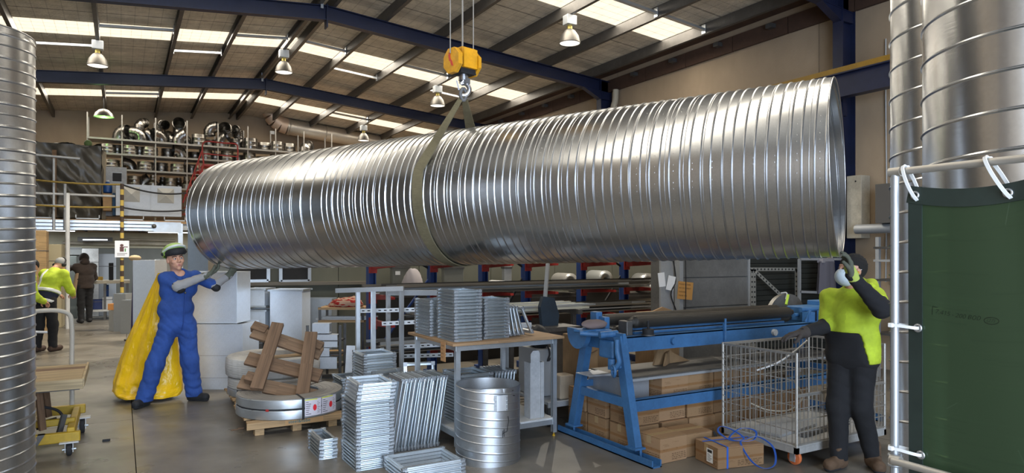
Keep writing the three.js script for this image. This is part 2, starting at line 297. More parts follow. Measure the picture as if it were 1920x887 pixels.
// ================================================================ SPIRAL DUCTS
// a lock-seam spiral tube along +y from 0 to L: one raised seam (and optionally one rib) per turn of the strip
function spiralTube(R, L, pitch, ribs, n, opts = {}) {
  const prof = [];
  const seamH = opts.seam ?? 0.006, ribH = opts.rib ?? 0.004, sw = opts.seamW ?? 0.010, rw = opts.ribW ?? 0.009;
  prof.push([-0.0025, 0], [0, 0], [sw * 0.3, seamH], [sw * 0.7, seamH * 0.9], [sw, 0], [sw + 0.0025, 0]);
  if (ribs) { const m = pitch * 0.5; prof.push([m - rw - 0.0025, 0], [m - rw, 0], [m - rw * 0.3, -ribH], [m + rw * 0.3, -ribH], [m + rw, 0], [m + rw + 0.0025, 0]); }
  const rows = [], turns = Math.ceil(L / pitch) + 1;
  for (let k = -1; k < turns; k++) for (const [o, h] of prof) rows.push([k * pitch + o, h]);
  rows.push([turns * pitch, 0]);
  const pos = [], uv = [], idx = []; opts.ribFrom ??= -1;
  for (const [o, h] of rows) for (let i = 0; i <= n; i++) {
    const a = i / n * Math.PI * 2; let y = o + pitch * i / n; const inR = y < 0 || y > L; y = Math.max(0, Math.min(L, y));
    const r = R + (inR || (h < 0 && y < opts.ribFrom) ? 0 : Math.abs(h));
    pos.push(Math.cos(a) * r, y, Math.sin(a) * r); uv.push(a * R, y);
  }
  const W = n + 1;
  for (let j = 0; j < rows.length - 1; j++) for (let i = 0; i < n; i++) {
    const a = j * W + i, b = a + 1, c = a + W, d = c + 1;
    const ys = [a, b, c, d].map((k) => pos[k * 3 + 1]); if (Math.max(...ys) - Math.min(...ys) < 1e-6) continue;
    idx.push(a, c, b, b, c, d);
  }
  let g = new THREE.BufferGeometry(); g.setAttribute('position', new THREE.Float32BufferAttribute(pos, 3)); g.setAttribute('uv', new THREE.Float32BufferAttribute(uv, 2)); g.setIndex(idx); g.computeVertexNormals();
  // seam of the angular wrap: copy normals
  return g;
}
const tubeMetal = (o = {}) => { const m = new THREE.MeshPhysicalMaterial({ color: lin(0.60, 0.605, 0.61), metalness: 1, roughness: 0.40, map: T.spangle, bumpMap: withRep(T.brush, 0.4, 2), bumpScale: 0.0002, ...o }); return m; };
const AX0 = P(440, 405, 8.22), AX1 = P(1571, 315, 4.88);       // axis of the hanging duct, far end and near end
const DUCT_R = 0.643, AXIS = AX1.clone().sub(AX0).normalize(), AX_LEN = AX0.distanceTo(AX1);
{
  const d = thing('hanging_spiral_duct', 'huge galvanised ribbed spiral duct hanging from the yellow hoist block', 'duct', AX0);
  d.quaternion.setFromUnitVectors(V3(0, 1, 0), AXIS);
  const m = tubeMetal({ roughness: 0.28 });
  part(d, 'duct_shell', spiralTube(DUCT_R, AX_LEN, 0.147, true, 160, { seam: 0.0065, rib: 0.0062, seamW: 0.009, ribW: 0.0055, ribFrom: 2.1 }), m);
  const inner = spiralTube(DUCT_R - 0.006, AX_LEN, 0.137, true, 96, { seam: 0.008, rib: 0.006, seamW: 0.011, ribW: 0.011 }); part(d, 'duct_lining', inner, m);
  for (const y of [0, AX_LEN]) { const r = new THREE.TorusGeometry(DUCT_R - 0.002, 0.006, 8, 128); r.rotateX(Math.PI / 2); r.translate(0, y, 0); part(d, 'rolled_rim', r, m); }
}
// ---------------------------------------------------------------- upright ducts near the camera
function uprightDuct(label, pos, r, h, pitch, ribs, flip, turn, rough) {
  const d = thing('upright_spiral_duct', label, 'duct', pos, turn);
  const m = tubeMetal({ roughness: rough });
  const opt = { seam: 0.006, rib: 0.004, seamW: 0.010, ribW: 0.008 };
  const g = spiralTube(r, h, pitch, ribs, 96, opt); const gi = spiralTube(r - 0.004, h, pitch, ribs, 64, opt);
  if (flip) for (const q of [g, gi]) { q.scale(-1, 1, 1); const ix = q.index; for (let i = 0; i < ix.count; i += 3) { const a = ix.getX(i); ix.setX(i, ix.getX(i + 1)); ix.setX(i + 1, a); } q.computeVertexNormals(); }
  part(d, 'duct_shell', g, m); part(d, 'duct_lining', gi, m);
  const rim = new THREE.TorusGeometry(r, 0.005, 6, 72); rim.rotateX(Math.PI / 2); rim.translate(0, h, 0); part(d, 'rolled_rim', rim, m);
  return d;
}
{
  const p = P(-81, 478, 4.2); p.y = 0; uprightDuct('tall upright ribbed spiral duct standing beside the yellow lift trolley', p, 0.40, 3.08, 0.139, true, true, 0.4, 0.28);
  const a = P(1761, 478, 3.15); a.y = 0; uprightDuct('slimmer upright spiral duct just behind the welding screen post', a, 0.20, 3.1, 0.137, false, true, 1.0, 0.26);
  const b = P(1915, 478, 2.55); b.y = 0; uprightDuct('wider upright spiral duct rising above the green welding curtain', b, 0.32, 3.1, 0.137, false, true, 0.2, 0.25);
}
// ---------------------------------------------------------------- welding screen with green curtain
{
  const u = 2.089, w0 = 1.232, w1 = -0.75, top = 1.958, midY = 1.066;
  const s = thing('welding_screen_frame', 'galvanised pipe screen frame carrying the green curtain', 'screen frame', U(u, w0));
  const pipe = mat(lin(0.42, 0.44, 0.46), { metalness: 0.75, roughness: 0.42, map: T.spangle });
  part(s, 'post', merge([cyl(0.0114, top, 0, top / 2, 0, 20), at(new THREE.SphereGeometry(0.013, 16, 8), 0, top, 0)]), pipe);
  part(s, 'post', cyl(0.0114, top, 0, top / 2, w0 - w1, 20), pipe);
  const railM = mat(lin(0.40, 0.365, 0.31), { metalness: 0.6, roughness: 0.5, map: T.spangle });
  part(s, 'top_rail', merge([rod(V3(0, top, 0), V3(0, top - 0.0, w0 - w1), 0.0112, 16), rod(V3(0, top, -0.016), V3(0, top, 0.02), 0.0145, 16)]), railM);
  part(s, 'middle_rail', merge([rod(V3(-0.03, midY, 0.01), V3(-0.03, midY - 0.02, w0 - w1), 0.0112, 16), rod(V3(-0.02, midY, 0), V3(-0.02, midY, 0.03), 0.016, 16)]), railM);
  for (const k of [0.01, -0.02]) part(s, 'clamp', at(new THREE.TorusGeometry(0.016, 0.005, 6, 20).rotateX(Math.PI / 2), 0, midY + k, 0), pipe);
  for (const z of [0, w0 - w1]) part(s, 'foot', merge([box(0.7, 0.04, 0.04, 0, 0.02, z), cyl(0.026, 0.1, 0, 0.05, z, 16)]), pipe);

  const L = 1.86, Ht = 1.56, N = 60, K = 40;
  const c = thing('welding_curtain', 'dark green translucent welding curtain with handwritten marks, tied to the screen frame', 'curtain', U(u + 0.004, w0 - 0.040, 0.35));
  const tex = canvasTex(1536, 1280, (x, W, H2) => {
    x.fillStyle = '#3b5036'; x.fillRect(0, 0, W, H2);
    reseed(77); for (let i = 0; i < 900; i++) { x.fillStyle = rnd() > 0.5 ? 'rgba(20,40,25,0.10)' : 'rgba(80,110,80,0.07)'; x.fillRect(rnd() * W, rnd() * H2, rr(10, 160), rr(1, 5)); }
    for (let i = 0; i < 46; i++) { x.strokeStyle = 'rgba(170,190,170,0.16)'; x.lineWidth = rr(0.6, 2); x.beginPath(); const a = rnd() * W, b = rnd() * H2; x.moveTo(a, b); x.lineTo(a + rr(-70, 70), b + rr(-60, 90)); x.stroke(); }
    x.save(); x.translate(50, 305); x.rotate(0.05); x.fillStyle = 'rgba(8,22,12,0.95)'; x.font = 'italic 14px sans-serif'; x.fillText('7.415 - 200 BOD', 12, 0); x.font = 'italic 10px sans-serif'; x.fillText('(27)', 126, 2);
    x.strokeStyle = 'rgba(8,22,12,0.9)'; x.lineWidth = 1.3; x.beginPath(); x.moveTo(6, 6); x.lineTo(6, -14); x.lineTo(18, -15); x.stroke(); x.beginPath(); x.ellipse(136, -1, 15, 8, 0, 0, 7); x.stroke(); x.restore();
  });
  const cm = phys(lin(1, 1, 1), { map: tex, roughness: 0.34, transmission: 0.5, thickness: 0, side: THREE.DoubleSide });
  const surf = (a, b) => { const fold = 0.010 * Math.sin(a * 9 + 0.6) * (0.35 + b) + 0.012 * Math.exp(-(((a - 0.16 - 0.12 * b) / 0.05) ** 2)) ; const sag = 0.022 * Math.abs(Math.sin(a * Math.PI * 5.2)) * (1 - b) ; return V3(fold, Ht * (1 - b) - sag, L * a); };
  const pos = [], uv = [], idx = [];
  for (let j = 0; j <= K; j++) for (let i = 0; i <= N; i++) { const v = surf(i / N, j / K); pos.push(v.x, v.y, v.z); uv.push(i / N, 1 - j / K); }
  for (let j = 0; j < K; j++) for (let i = 0; i < N; i++) { const q = j * (N + 1) + i; idx.push(q, q + N + 1, q + 1, q + 1, q + N + 1, q + N + 2); }
  const g = new THREE.BufferGeometry(); g.setAttribute('position', new THREE.Float32BufferAttribute(pos, 3)); g.setAttribute('uv', new THREE.Float32BufferAttribute(uv, 2)); g.setIndex(idx); g.computeVertexNormals();
  part(c, 'panel', g, cm);
  { const q = [], ix = [], uv2 = [], A0 = 0.057; for (let j = 0; j <= 30; j++) for (let i = 0; i <= 50; i++) { const v = surf(A0 + (1 - A0) * i / 50, 0.03 + 0.97 * j / 30); q.push(v.x + 0.012, v.y, v.z); uv2.push(A0 + (1 - A0) * i / 50, 1 - j / 30); } for (let j = 0; j < 30; j++) for (let i = 0; i < 50; i++) { const k = j * 51 + i; ix.push(k, k + 51, k + 1, k + 1, k + 51, k + 52); } const g2 = new THREE.BufferGeometry(); g2.setAttribute('position', new THREE.Float32BufferAttribute(q, 3)); g2.setAttribute('uv', new THREE.Float32BufferAttribute(uv2, 2)); g2.setIndex(ix); g2.computeVertexNormals(); part(c, 'second_ply', g2, mat(lin(0.012, 0.030, 0.014), { roughness: 0.5, side: THREE.DoubleSide })); }
  const hemM = mat(lin(0.022, 0.034, 0.028), { roughness: 0.4, map: T.blotch });
  const hemPts = [], hemB = [], hemL = []; for (let i = 0; i <= 60; i++) { const v = surf(i / 60, 0); v.x -= 0.003; v.y -= 0.024; hemPts.push(v); } for (let i = 0; i <= 30; i++) { const v = surf(0.011, i / 30); v.x -= 0.002; hemL.push(v); }
  part(c, 'top_hem', ribbon(hemPts, V3(0, 1, 0), 0.052, 0.005), hemM); part(c, 'side_hem', ribbon(hemL, V3(0, 0, 1), 0.041, 0.004), hemM);
  const eyeM = mat(lin(0.5, 0.5, 0.5), { metalness: 0.9, roughness: 0.35 });
  const eyelet = (a, b) => { const v = surf(a, b); const t = new THREE.TorusGeometry(0.010, 0.0035, 6, 20); t.rotateY(Math.PI / 2); t.translate(v.x - 0.007, v.y, v.z); part(c, 'eyelet', t, eyeM); return v.add(c.position); };
  const e1 = eyelet(0.012, 0.016), e2 = eyelet(0.143, 0.016), e3 = eyelet(0.016, 0.274), e4 = eyelet(0.02, 0.52), e5 = eyelet(0.45, 0.02), e6 = eyelet(0.75, 0.02);
  const tieM = mat(lin(0.72, 0.72, 0.70), { roughness: 0.45 });
  const loop = (a, b, bulge, label) => {   // a closed cable-tie loop that passes a (pipe) and b (eyelet)
    const mid = a.clone().add(b).multiplyScalar(0.5), d = a.clone().sub(b), h = d.length() / 2; d.normalize(); const side = V3(1, 0, 0); const pts = [];
    for (let i = 0; i < 28; i++) { const t = i / 28 * Math.PI * 2; pts.push(mid.clone().addScaledVector(d, Math.cos(t) * (h + 0.018)).addScaledVector(side, Math.sin(t) * bulge)); } pts.push(pts[0].clone());
    const o = thing('cable_tie', label, 'cable tie');
    const across = new THREE.Vector3().crossVectors(d, side);
    part(o, 'strap', ribbon(pts, across, 0.009, 0.004), tieM); part(o, 'lock_head', rbox(0.012, 0.012, 0.014, 0.002, pts[2].x, pts[2].y, pts[2].z), tieM);
  };
  loop(U(u, w0 - 0.035, top), e1, 0.024, 'white cable tie at the top corner of the green curtain');
  loop(U(u, w0 - 0.265, top), e2, 0.028, 'white cable tie looped over the top rail beside the wide duct');
  const flat = (y, e, label) => { const pts = []; const c0 = U(u, w0, y); for (let i = 0; i <= 20; i++) { const t = Math.PI * 0.5 + i / 20 * Math.PI * 1.0; pts.push(c0.clone().add(V3(Math.sin(t - Math.PI) * 0.018, 0, Math.cos(t) * 0.018))); }
    const a = [e.clone().add(V3(-0.012, 0, 0)), c0.clone().add(V3(-0.016, 0, 0.02)), c0.clone().add(V3(-0.0165, 0, 0)), c0.clone().add(V3(-0.008, 0, -0.015)), c0.clone().add(V3(0.008, 0, -0.015)), c0.clone().add(V3(0.0165, 0, 0.005)), e.clone().add(V3(0.012, 0, 0))];
    const cv = new THREE.CatmullRomCurve3(a, true).getPoints(40); const o = thing('cable_tie', label, 'cable tie'); part(o, 'strap', ribbon(cv, V3(0, 1, 0), 0.009, 0.003), tieM); part(o, 'lock_head', rbox(0.012, 0.013, 0.014, 0.002, a[2].x - 0.004, a[2].y, a[2].z), tieM); };
  flat(1.482, e3, 'white cable tie round the screen post halfway down the curtain'); flat(1.10, e4, 'white cable tie where the lower rail meets the screen post');
}
// ---------------------------------------------------------------- hoist block, ropes, sling
const HOOK = P(869, 172, 6.05);
{
  // the hoist rail above the picture carries the ropes
  const rail = thing('hoist_rail', 'blue monorail beam above the hanging duct carrying the hoist', 'beam', U(0, 0, 0));
  const ru = HOOK.x, rw = -HOOK.z;
  part(rail, 'beam', merge([box(0.16, 0.016, 9.5, ru, 5.62, -(rw - 3.8)), box(0.16, 0.016, 9.5, ru, 5.36, -(rw - 3.8)), box(0.012, 0.26, 9.5, ru, 5.49, -(rw - 3.8))]), M.navy);
  for (const w of [0.5, 6.3]) part(rail, 'hanger', box(0.12, 0.48, 0.02, ru, 5.82, -w), M.navy);
  const tr = thing('hoist_trolley', 'yellow hoist trolley under the monorail beam', 'hoist', V3(HOOK.x, 5.02, HOOK.z));
  part(tr, 'drum_housing', rbox(0.5, 0.3, 0.34, 0.03, 0, 0.1, 0, 0, 0, 0, 2), M.orange); part(tr, 'trolley_plate', box(0.3, 0.16, 0.2, 0, 0.3, 0), M.steelDark);

  const a = TURN + 0.0, b = thing('hoist_block', 'yellow octagonal hoist hook block with red emblem hanging on steel ropes', 'hoist block', P(867, 118, 6.05));
  const dir = fromCam(0.74, 0, 0.67).sub(fromCam(0, 0, 0)); b.rotation.y = Math.atan2(-dir.z, dir.x);    // local x runs along the block
  const oct = (r, l, x) => { const g = new THREE.CylinderGeometry(r, r, l, 8, 1); g.rotateY(Math.PI / 8); g.rotateZ(Math.PI / 2); g.translate(x, 0, 0); return toCreasedNormals(g, 0.3); };
  part(b, 'cheek_plate', oct(0.118, 0.045, -0.105), M.orange); part(b, 'cheek_plate', oct(0.118, 0.03, 0.115), M.orange); part(b, 'cover', merge([box(0.15, 0.17, 0.19, 0.02, 0.025, 0), box(0.15, 0.05, 0.13, 0.02, 0.1, 0)]), M.orange);
  part(b, 'sheave', oct(0.085, 0.19, 0.0), M.black); part(b, 'lower_guard', box(0.17, 0.06, 0.13, 0.02, -0.075, 0), M.black);
  const em = mat(lin(0.55, 0.05, 0.03), { roughness: 0.5 });
  const lg = (pts) => { const g = prism(pts, 0.004); g.rotateY(-Math.PI / 2); g.translate(-0.13, 0, 0); return g; };
  part(b, 'emblem', merge([lg([[-0.035, 0.055], [-0.01, 0.06], [-0.005, 0.02], [0.005, -0.01], [-0.02, -0.005], [-0.03, 0.025]]), lg([[0.0, 0.01], [0.02, -0.01], [0.035, -0.055], [0.012, -0.05], [-0.004, -0.02]]), lg([[-0.03, 0.07], [-0.016, 0.075], [-0.014, 0.066], [-0.028, 0.062]])]), em, 'red printed emblem');
  const rope = mat(lin(0.30, 0.29, 0.27), { metalness: 0.6, roughness: 0.5 });
  const toW = (x, y, z) => b.localToWorld(V3(x, y, z)); b.updateMatrixWorld(true);
  for (const [x, z, r] of [[-0.135, 0.0, 0.0055], [-0.012, 0.02, 0.006], [0.012, -0.02, 0.006], [0.125, 0.0, 0.0055]]) { const p = toW(x, 0.06, z); const q = p.clone(); q.y = 5.0; single('wire_rope', x < -0.1 ? 'thin steel hoist rope at the left of the yellow block' : x > 0.1 ? 'thin steel hoist rope at the right of the yellow block' : 'steel hoist rope of the close middle pair above the yellow block', 'rope', rod(p, q, r, 8), rope, undefined, 0, 'hoist ropes'); }
  const hk = thing('lifting_hook', 'chromed swivel hook under the yellow hoist block', 'hook', HOOK.clone());
  const chrome = mat(lin(0.45, 0.45, 0.47), { metalness: 0.95, roughness: 0.28 });
  part(hk, 'swivel', merge([cyl(0.036, 0.08, 0, 0.165, 0, 16), cyl(0.046, 0.035, 0, 0.115, 0, 16), box(0.05, 0.05, 0.05, 0.02, 0.09, 0.02)]), chrome);
  const hp = []; for (let i = 0; i <= 22; i++) { const t = -0.5 + i / 22 * 4.4; hp.push(V3(Math.sin(t) * 0.052, 0.02 + Math.cos(t) * 0.055, 0)); } hp.unshift(V3(0.0, 0.1, 0)); const hg = tube(hp, 0.021, 50, 12); hg.rotateY(-0.5); part(hk, 'hook', hg, chrome); const lt = box(0.012, 0.09, 0.02, -0.05, 0.055, 0, 0, 0, 0.25); lt.rotateY(-0.5); part(hk, 'safety_latch', lt, chrome);

  // sling: from the hook round the underside of the duct
  let best = 0, bd = 1e9; for (let i = 0; i <= 400; i++) { const p = AX0.clone().lerp(AX1, i / 400); const z = p.x * ST - p.z * CT, x = p.x * CT + p.z * ST; const px = CENTRE_X + FOCAL * x / z; if (Math.abs(px - 862) < bd) { bd = Math.abs(px - 862); best = i / 400; } }
  const C = AX0.clone().lerp(AX1, best), side = new THREE.Vector3().crossVectors(V3(0, 1, 0), AXIS).normalize(), up = new THREE.Vector3().crossVectors(AXIS, side).normalize();
  const r = DUCT_R + 0.014, K = HOOK.clone().add(V3(0, -0.02, 0)).sub(C), kx = K.dot(side), ky = K.dot(up), ka = K.dot(AXIS), dist = Math.hypot(kx, ky), th0 = Math.atan2(kx, ky), al = Math.acos(r / dist);
  const pts = [], pol = (t) => C.clone().addScaledVector(side, Math.sin(t) * r).addScaledVector(up, Math.cos(t) * r);
  const start = C.clone().addScaledVector(side, kx).addScaledVector(up, ky).addScaledVector(AXIS, ka);
  const A = pol(th0 + al), B = pol(th0 - al);
  for (let i = 0; i < 8; i++) pts.push(start.clone().lerp(A, i / 8));
  for (let i = 0; i <= 60; i++) pts.push(pol(th0 + al + (Math.PI * 2 - 2 * al) * i / 60));
  for (let i = 1; i <= 8; i++) pts.push(B.clone().lerp(start, i / 8));
  const web = mat(lin(0.20, 0.17, 0.095), { roughness: 0.9, map: T.blotch, bumpMap: T.brush, bumpScale: 0.004 });
  const sl = thing('lifting_sling', 'worn khaki webbing sling wrapped round the hanging duct', 'sling');
  part(sl, 'webbing', ribbon(pts, AXIS, (t) => { const e = Math.min(t, 1 - t); return e < 0.09 ? 0.045 + 0.065 * e / 0.09 : 0.11; }, 0.010), web);
  const eyes = [start.clone().add(V3(-0.03, 0, 0)), start.clone().add(V3(0, 0.05, 0)), start.clone().add(V3(0.03, 0, 0)), start.clone().add(V3(0, -0.06, 0))];
  part(sl, 'eye', tube(eyes, 0.016, 24, 8, true), mat(lin(0.12, 0.12, 0.125), { roughness: 0.6 }));
}
// ================================================================ FLANGE FRAMES
const ORD = ['lowest', 'second', 'third', 'fourth', 'fifth', 'sixth', 'seventh', 'eighth', 'ninth', 'tenth', 'eleventh', 'twelfth', 'thirteenth', 'fourteenth', 'fifteenth', 'sixteenth', 'seventeenth', 'eighteenth', 'nineteenth', 'twentieth', 'twenty-first', 'twenty-second', 'twenty-third', 'twenty-fourth', 'twenty-fifth', 'twenty-sixth'];
const FRAME_STEP = 0.0285;
const sideGeos = new Map(), cornerGeo = merge([box(0.040, 0.003, 0.040, 0, 0.0235, 0), cyl(0.006, 0.004, 0.006, 0.026, 0.006, 6), box(0.036, 0.016, 0.036, 0, 0.011, 0)]);
function frameSide(len) {
  const k = len.toFixed(3); if (sideGeos.has(k)) return sideGeos.get(k);
  const g = prism([[-0.016, 0], [0.017, 0], [0.019, 0.004], [0.016, 0.012], [0.004, 0.014], [0.002, 0.0225], [-0.016, 0.0225]], len - 0.036); g.rotateY(-Math.PI / 2); sideGeos.set(k, g); return g;   // runs along x, its outer edge towards +z
}
const galvSet = [mat(lin(0.53, 0.58, 0.61), { metalness: 0.85, roughness: 0.44, map: T.spangle, roughnessMap: T.spangleRough }), mat(lin(0.46, 0.51, 0.54), { metalness: 0.85, roughness: 0.42, map: T.spangle, roughnessMap: T.spangleRough }), mat(lin(0.70, 0.76, 0.80), { metalness: 0.75, roughness: 0.45, map: T.spangle, roughnessMap: T.spangleRough })];
const cornerMat = mat(lin(0.42, 0.44, 0.46), { metalness: 0.85, roughness: 0.5, map: T.spangle });
function frame(label, a, b, group, tone = 0) {       // a across x, b across z, lying flat
  const f = thing('flange_frame', label, 'frame', undefined, 0, group), m = galvSet[tone];
  const A = frameSide(a), B = frameSide(b);
  const s = (g, x, z, ry) => { const o = part(f, 'side', g, m); o.position.set(x, 0, z); o.rotation.y = ry; };
  s(A, 0, b / 2 - 0.018, 0); s(A, 0, -b / 2 + 0.018, Math.PI); s(B, a / 2 - 0.018, 0, Math.PI / 2); s(B, -a / 2 + 0.018, 0, -Math.PI / 2);
  for (const x of [-1, 1]) for (const z of [-1, 1]) { const o = part(f, 'corner', cornerGeo, cornerMat); o.position.set(x * (a / 2 - 0.018), 0, z * (b / 2 - 0.018)); }
  return f;
}
function frameStack(where, group, n, u0, u1, w0, w1, y0, tone = () => 0, drift = () => [0, 0, 0]) {
  for (let i = 0; i < n; i++) {
    const pos = i === n - 1 ? 'topmost' : ORD[i];
    const f = frame(`galvanised flange frame, ${pos} in ${where}`, u1 - u0, w1 - w0, group, tone(i));
    const d = drift(i); f.position.set((u0 + u1) / 2 + d[0] + rr(-0.003, 0.003), y0 + i * FRAME_STEP, -(w0 + w1) / 2 + d[1] + rr(-0.004, 0.004)); f.rotation.y = d[2] + rr(-0.008, 0.008);
  }
}
reseed(501);
frameStack('the tall floor stack left of the leaning frames', 'frames in the tall floor stack', 24, 1.595, 1.905, 5.20, 5.62, 0, (i) => (i > 18 ? 2 : i % 3 ? 0 : 1), (i) => (i > 18 ? [0.012 + (i - 18) * 0.004, 0, -0.05] : [0.002 * Math.sin(i), 0, 0]));
frameStack('the flat stack in front of the bin', 'frames in the flat front stack', 4, 1.81, 2.325, 4.75, 5.17, 0, () => 2);
frameStack('the low stack at the left foot of the tall stack', 'frames in the low floor stack', 6, 1.42, 1.57, 5.64, 6.05, 0, (i) => i % 2);
frameStack('the low stack just right of the coils', 'frames in the stack behind the coil', 13, 2.06, 2.38, 7.22, 7.6, 0, (i) => (i > 15 ? 2 : 1), (i) => [0.01 * Math.sin(i * 2), 0, 0]);
frameStack('the floor stack behind the leaning frames', 'frames in the rear floor stack', 24, 2.15, 2.5, 6.75, 7.15, 0, (i) => i % 3);
// frames standing on edge, leaning to the right
for (let i = 0; i < 15; i++) {
  const f = frame(`galvanised frame on edge, ${i ? (i === 14 ? 'rightmost' : ORD[i] + ' from the left') : 'leftmost'} in the leaning row beside the bin`, 0.36, 0.63, 'leaning flange frames', [0, 2, 1][i % 3]);
  f.rotation.order = 'ZXY'; const lean = -0.17 - 0.02 * Math.sin(i * 1.7) * 0.5;
  // stand the frame: its long side (local z) becomes vertical, its thickness (local y) runs along u
  const m = new THREE.Matrix4().makeBasis(V3(0, 0, 1), V3(1, 0, 0), V3(0, 1, 0)); f.quaternion.setFromRotationMatrix(m); f.quaternion.premultiply(new THREE.Quaternion().setFromAxisAngle(V3(0, 0, 1), lean));
  const up = V3(0, 1, 0).applyAxisAngle(V3(0, 0, 1), lean), c = U(2.0 + i * 0.0302 , 5.72 + rr(-0.008, 0.008), 0.004).addScaledVector(up, 0.315 + 0.001); f.position.copy(c);
}
// loose frames leaning behind
for (const [px, py, z, a, b, yaw, lab] of [[728, 681, 6.75, 0.32, 0.55, 0.2, 'upright galvanised frame leaning against the rear floor stack'], [787, 673, 6.9, 0.32, 0.6, -0.25, 'upright galvanised frame leaning under the corner of the table']]) {
  const f = frame(lab, a, b, 'loose upright frames', 0); const p = P(px, py, z); const top = p.y, lean = 0.22;
  const m = new THREE.Matrix4().makeBasis(V3(1, 0, 0), V3(0, 0, 1), V3(0, -1, 0)); f.quaternion.setFromRotationMatrix(m); f.quaternion.premultiply(new THREE.Quaternion().setFromAxisAngle(V3(1, 0, 0), -lean)); f.quaternion.premultiply(new THREE.Quaternion().setFromAxisAngle(V3(0, 1, 0), yaw));
  f.position.set(p.x, b / 2 * Math.cos(lean) + 0.012, p.z);
}
// ================================================================ GALVANISED BENCH WITH FRAME STACKS
const TB = { u0: 2.45, u1: 3.6, w0: 5.25, w1: 6.3, h: 0.94 };
{
  const t = thing('work_table', 'galvanised steel work table with plywood top carrying stacks of frames', 'table', U((TB.u0 + TB.u1) / 2, (TB.w0 + TB.w1) / 2));
  const W = TB.u1 - TB.u0, D = TB.w1 - TB.w0, lx = W / 2 - 0.075, lz = D / 2 - 0.07;
  part(t, 'tabletop', merge([rbox(W, 0.024, D, 0.004, 0, TB.h - 0.012, 0), box(0.30, 0.006, 0.012, 0.02, TB.h - 0.008, D / 2 + 0.002)]), M.ply);
  for (const x of [-lx, lx]) for (const z of [-lz, lz]) {
    const leg = part(t, 'leg', merge([box(0.042, TB.h - 0.06, 0.005, x, (TB.h - 0.06) / 2 + 0.035, z + 0.018), box(0.005, TB.h - 0.06, 0.042, x + 0.018 * Math.sign(x), (TB.h - 0.06) / 2 + 0.035, z), box(0.042, TB.h - 0.06, 0.005, x, (TB.h - 0.06) / 2 + 0.035, z - 0.018)]), M.galv);
    part(leg, 'levelling_foot', merge([cyl(0.006, 0.03, x, 0.022, z, 8), cyl(0.014, 0.012, x, 0.006, z, 10)]), M.yellow);
  }
  for (const z of [-lz, lz]) part(t, 'rail', box(W - 0.1, 0.045, 0.036, 0, TB.h - 0.05, z), M.galv);
  for (const x of [-lx, lx]) part(t, 'rail', box(0.036, 0.045, D - 0.14, x, TB.h - 0.05, 0), M.galv);
  part(t, 'middle_leg', box(0.036, TB.h - 0.1, 0.036, 0.12, (TB.h - 0.06) / 2, lz - 0.30), M.galv);
  part(t, 'shelf', rbox(W - 0.14, 0.018, D - 0.12, 0.003, 0, 0.165, 0), M.white);
  part(t, 'shelf_rail', merge([box(W - 0.1, 0.045, 0.03, 0, 0.135, lz), box(W - 0.1, 0.045, 0.03, 0, 0.135, -lz), box(0.03, 0.045, D - 0.14, lx, 0.135, 0), box(0.03, 0.045, D - 0.14, -lx, 0.135, 0)]), M.galv);
}
const TH = TB.h + 0.001;
frameStack('the tallest stack on the table corner', 'frames in the tallest table stack', 16, 2.50, 2.77, 5.33, 5.71, TH, (i) => i % 2);
frameStack('the right stack on the table', 'frames in the right table stack', 13, 2.82, 3.08, 5.38, 5.72, TH, (i) => (i % 3 ? 0 : 1));
frameStack('the rear left stack on the table', 'frames in the rear table stack', 12, 2.48, 2.72, 5.82, 6.2, TH, (i) => i % 2);
frameStack('the stack on the shelf under the table', 'frames in the shelf stack', 16, 2.62, 2.95, 5.45, 5.85, 0.175, (i) => (i % 2 ? 1 : 0));
for (let i = 0; i < 5; i++) {    // fanned frames leaning against the right stack
  const f = frame(i === 4 ? 'galvanised frame leaning at the right end of the table stacks' : `galvanised frame, ${['first', 'second', 'third', 'fourth'][i]} behind the leaning one on the table`, 0.22, 0.28, 'leaning table frames', [2, 0][i % 2]); const lean = i === 4 ? 0.42 : 0.12 + 0.05 * i;
  const m = new THREE.Matrix4().makeBasis(V3(0, 0, 1), V3(1, 0, 0), V3(0, 1, 0)); f.quaternion.setFromRotationMatrix(m); f.quaternion.premultiply(new THREE.Quaternion().setFromAxisAngle(V3(0, 0, 1), lean));
  const up = V3(0, 1, 0).applyAxisAngle(V3(0, 0, 1), lean); f.position.copy(U(3.125 + i * 0.045 + (i === 4 ? 0.06 : 0), 5.56, TH + 0.03 * Math.sin(lean)).addScaledVector(up, 0.14));
}
for (let i = 0; i < 7; i++) {    // frames on edge on the lower shelf
  const f = frame(`galvanised frame on edge under the table, ${i ? ORD[i] + ' from' : 'next to'} the shelf stack`, 0.34, 0.44, 'frames on edge under the table', [1, 0][i % 2]);
  const lean = -0.10, m = new THREE.Matrix4().makeBasis(V3(0, 0, 1), V3(1, 0, 0), V3(0, 1, 0)); f.quaternion.setFromRotationMatrix(m); f.quaternion.premultiply(new THREE.Quaternion().setFromAxisAngle(V3(0, 0, 1), lean));
  f.position.set(3.0 + i * 0.033, 0.175 + 0.222, -5.7);
}
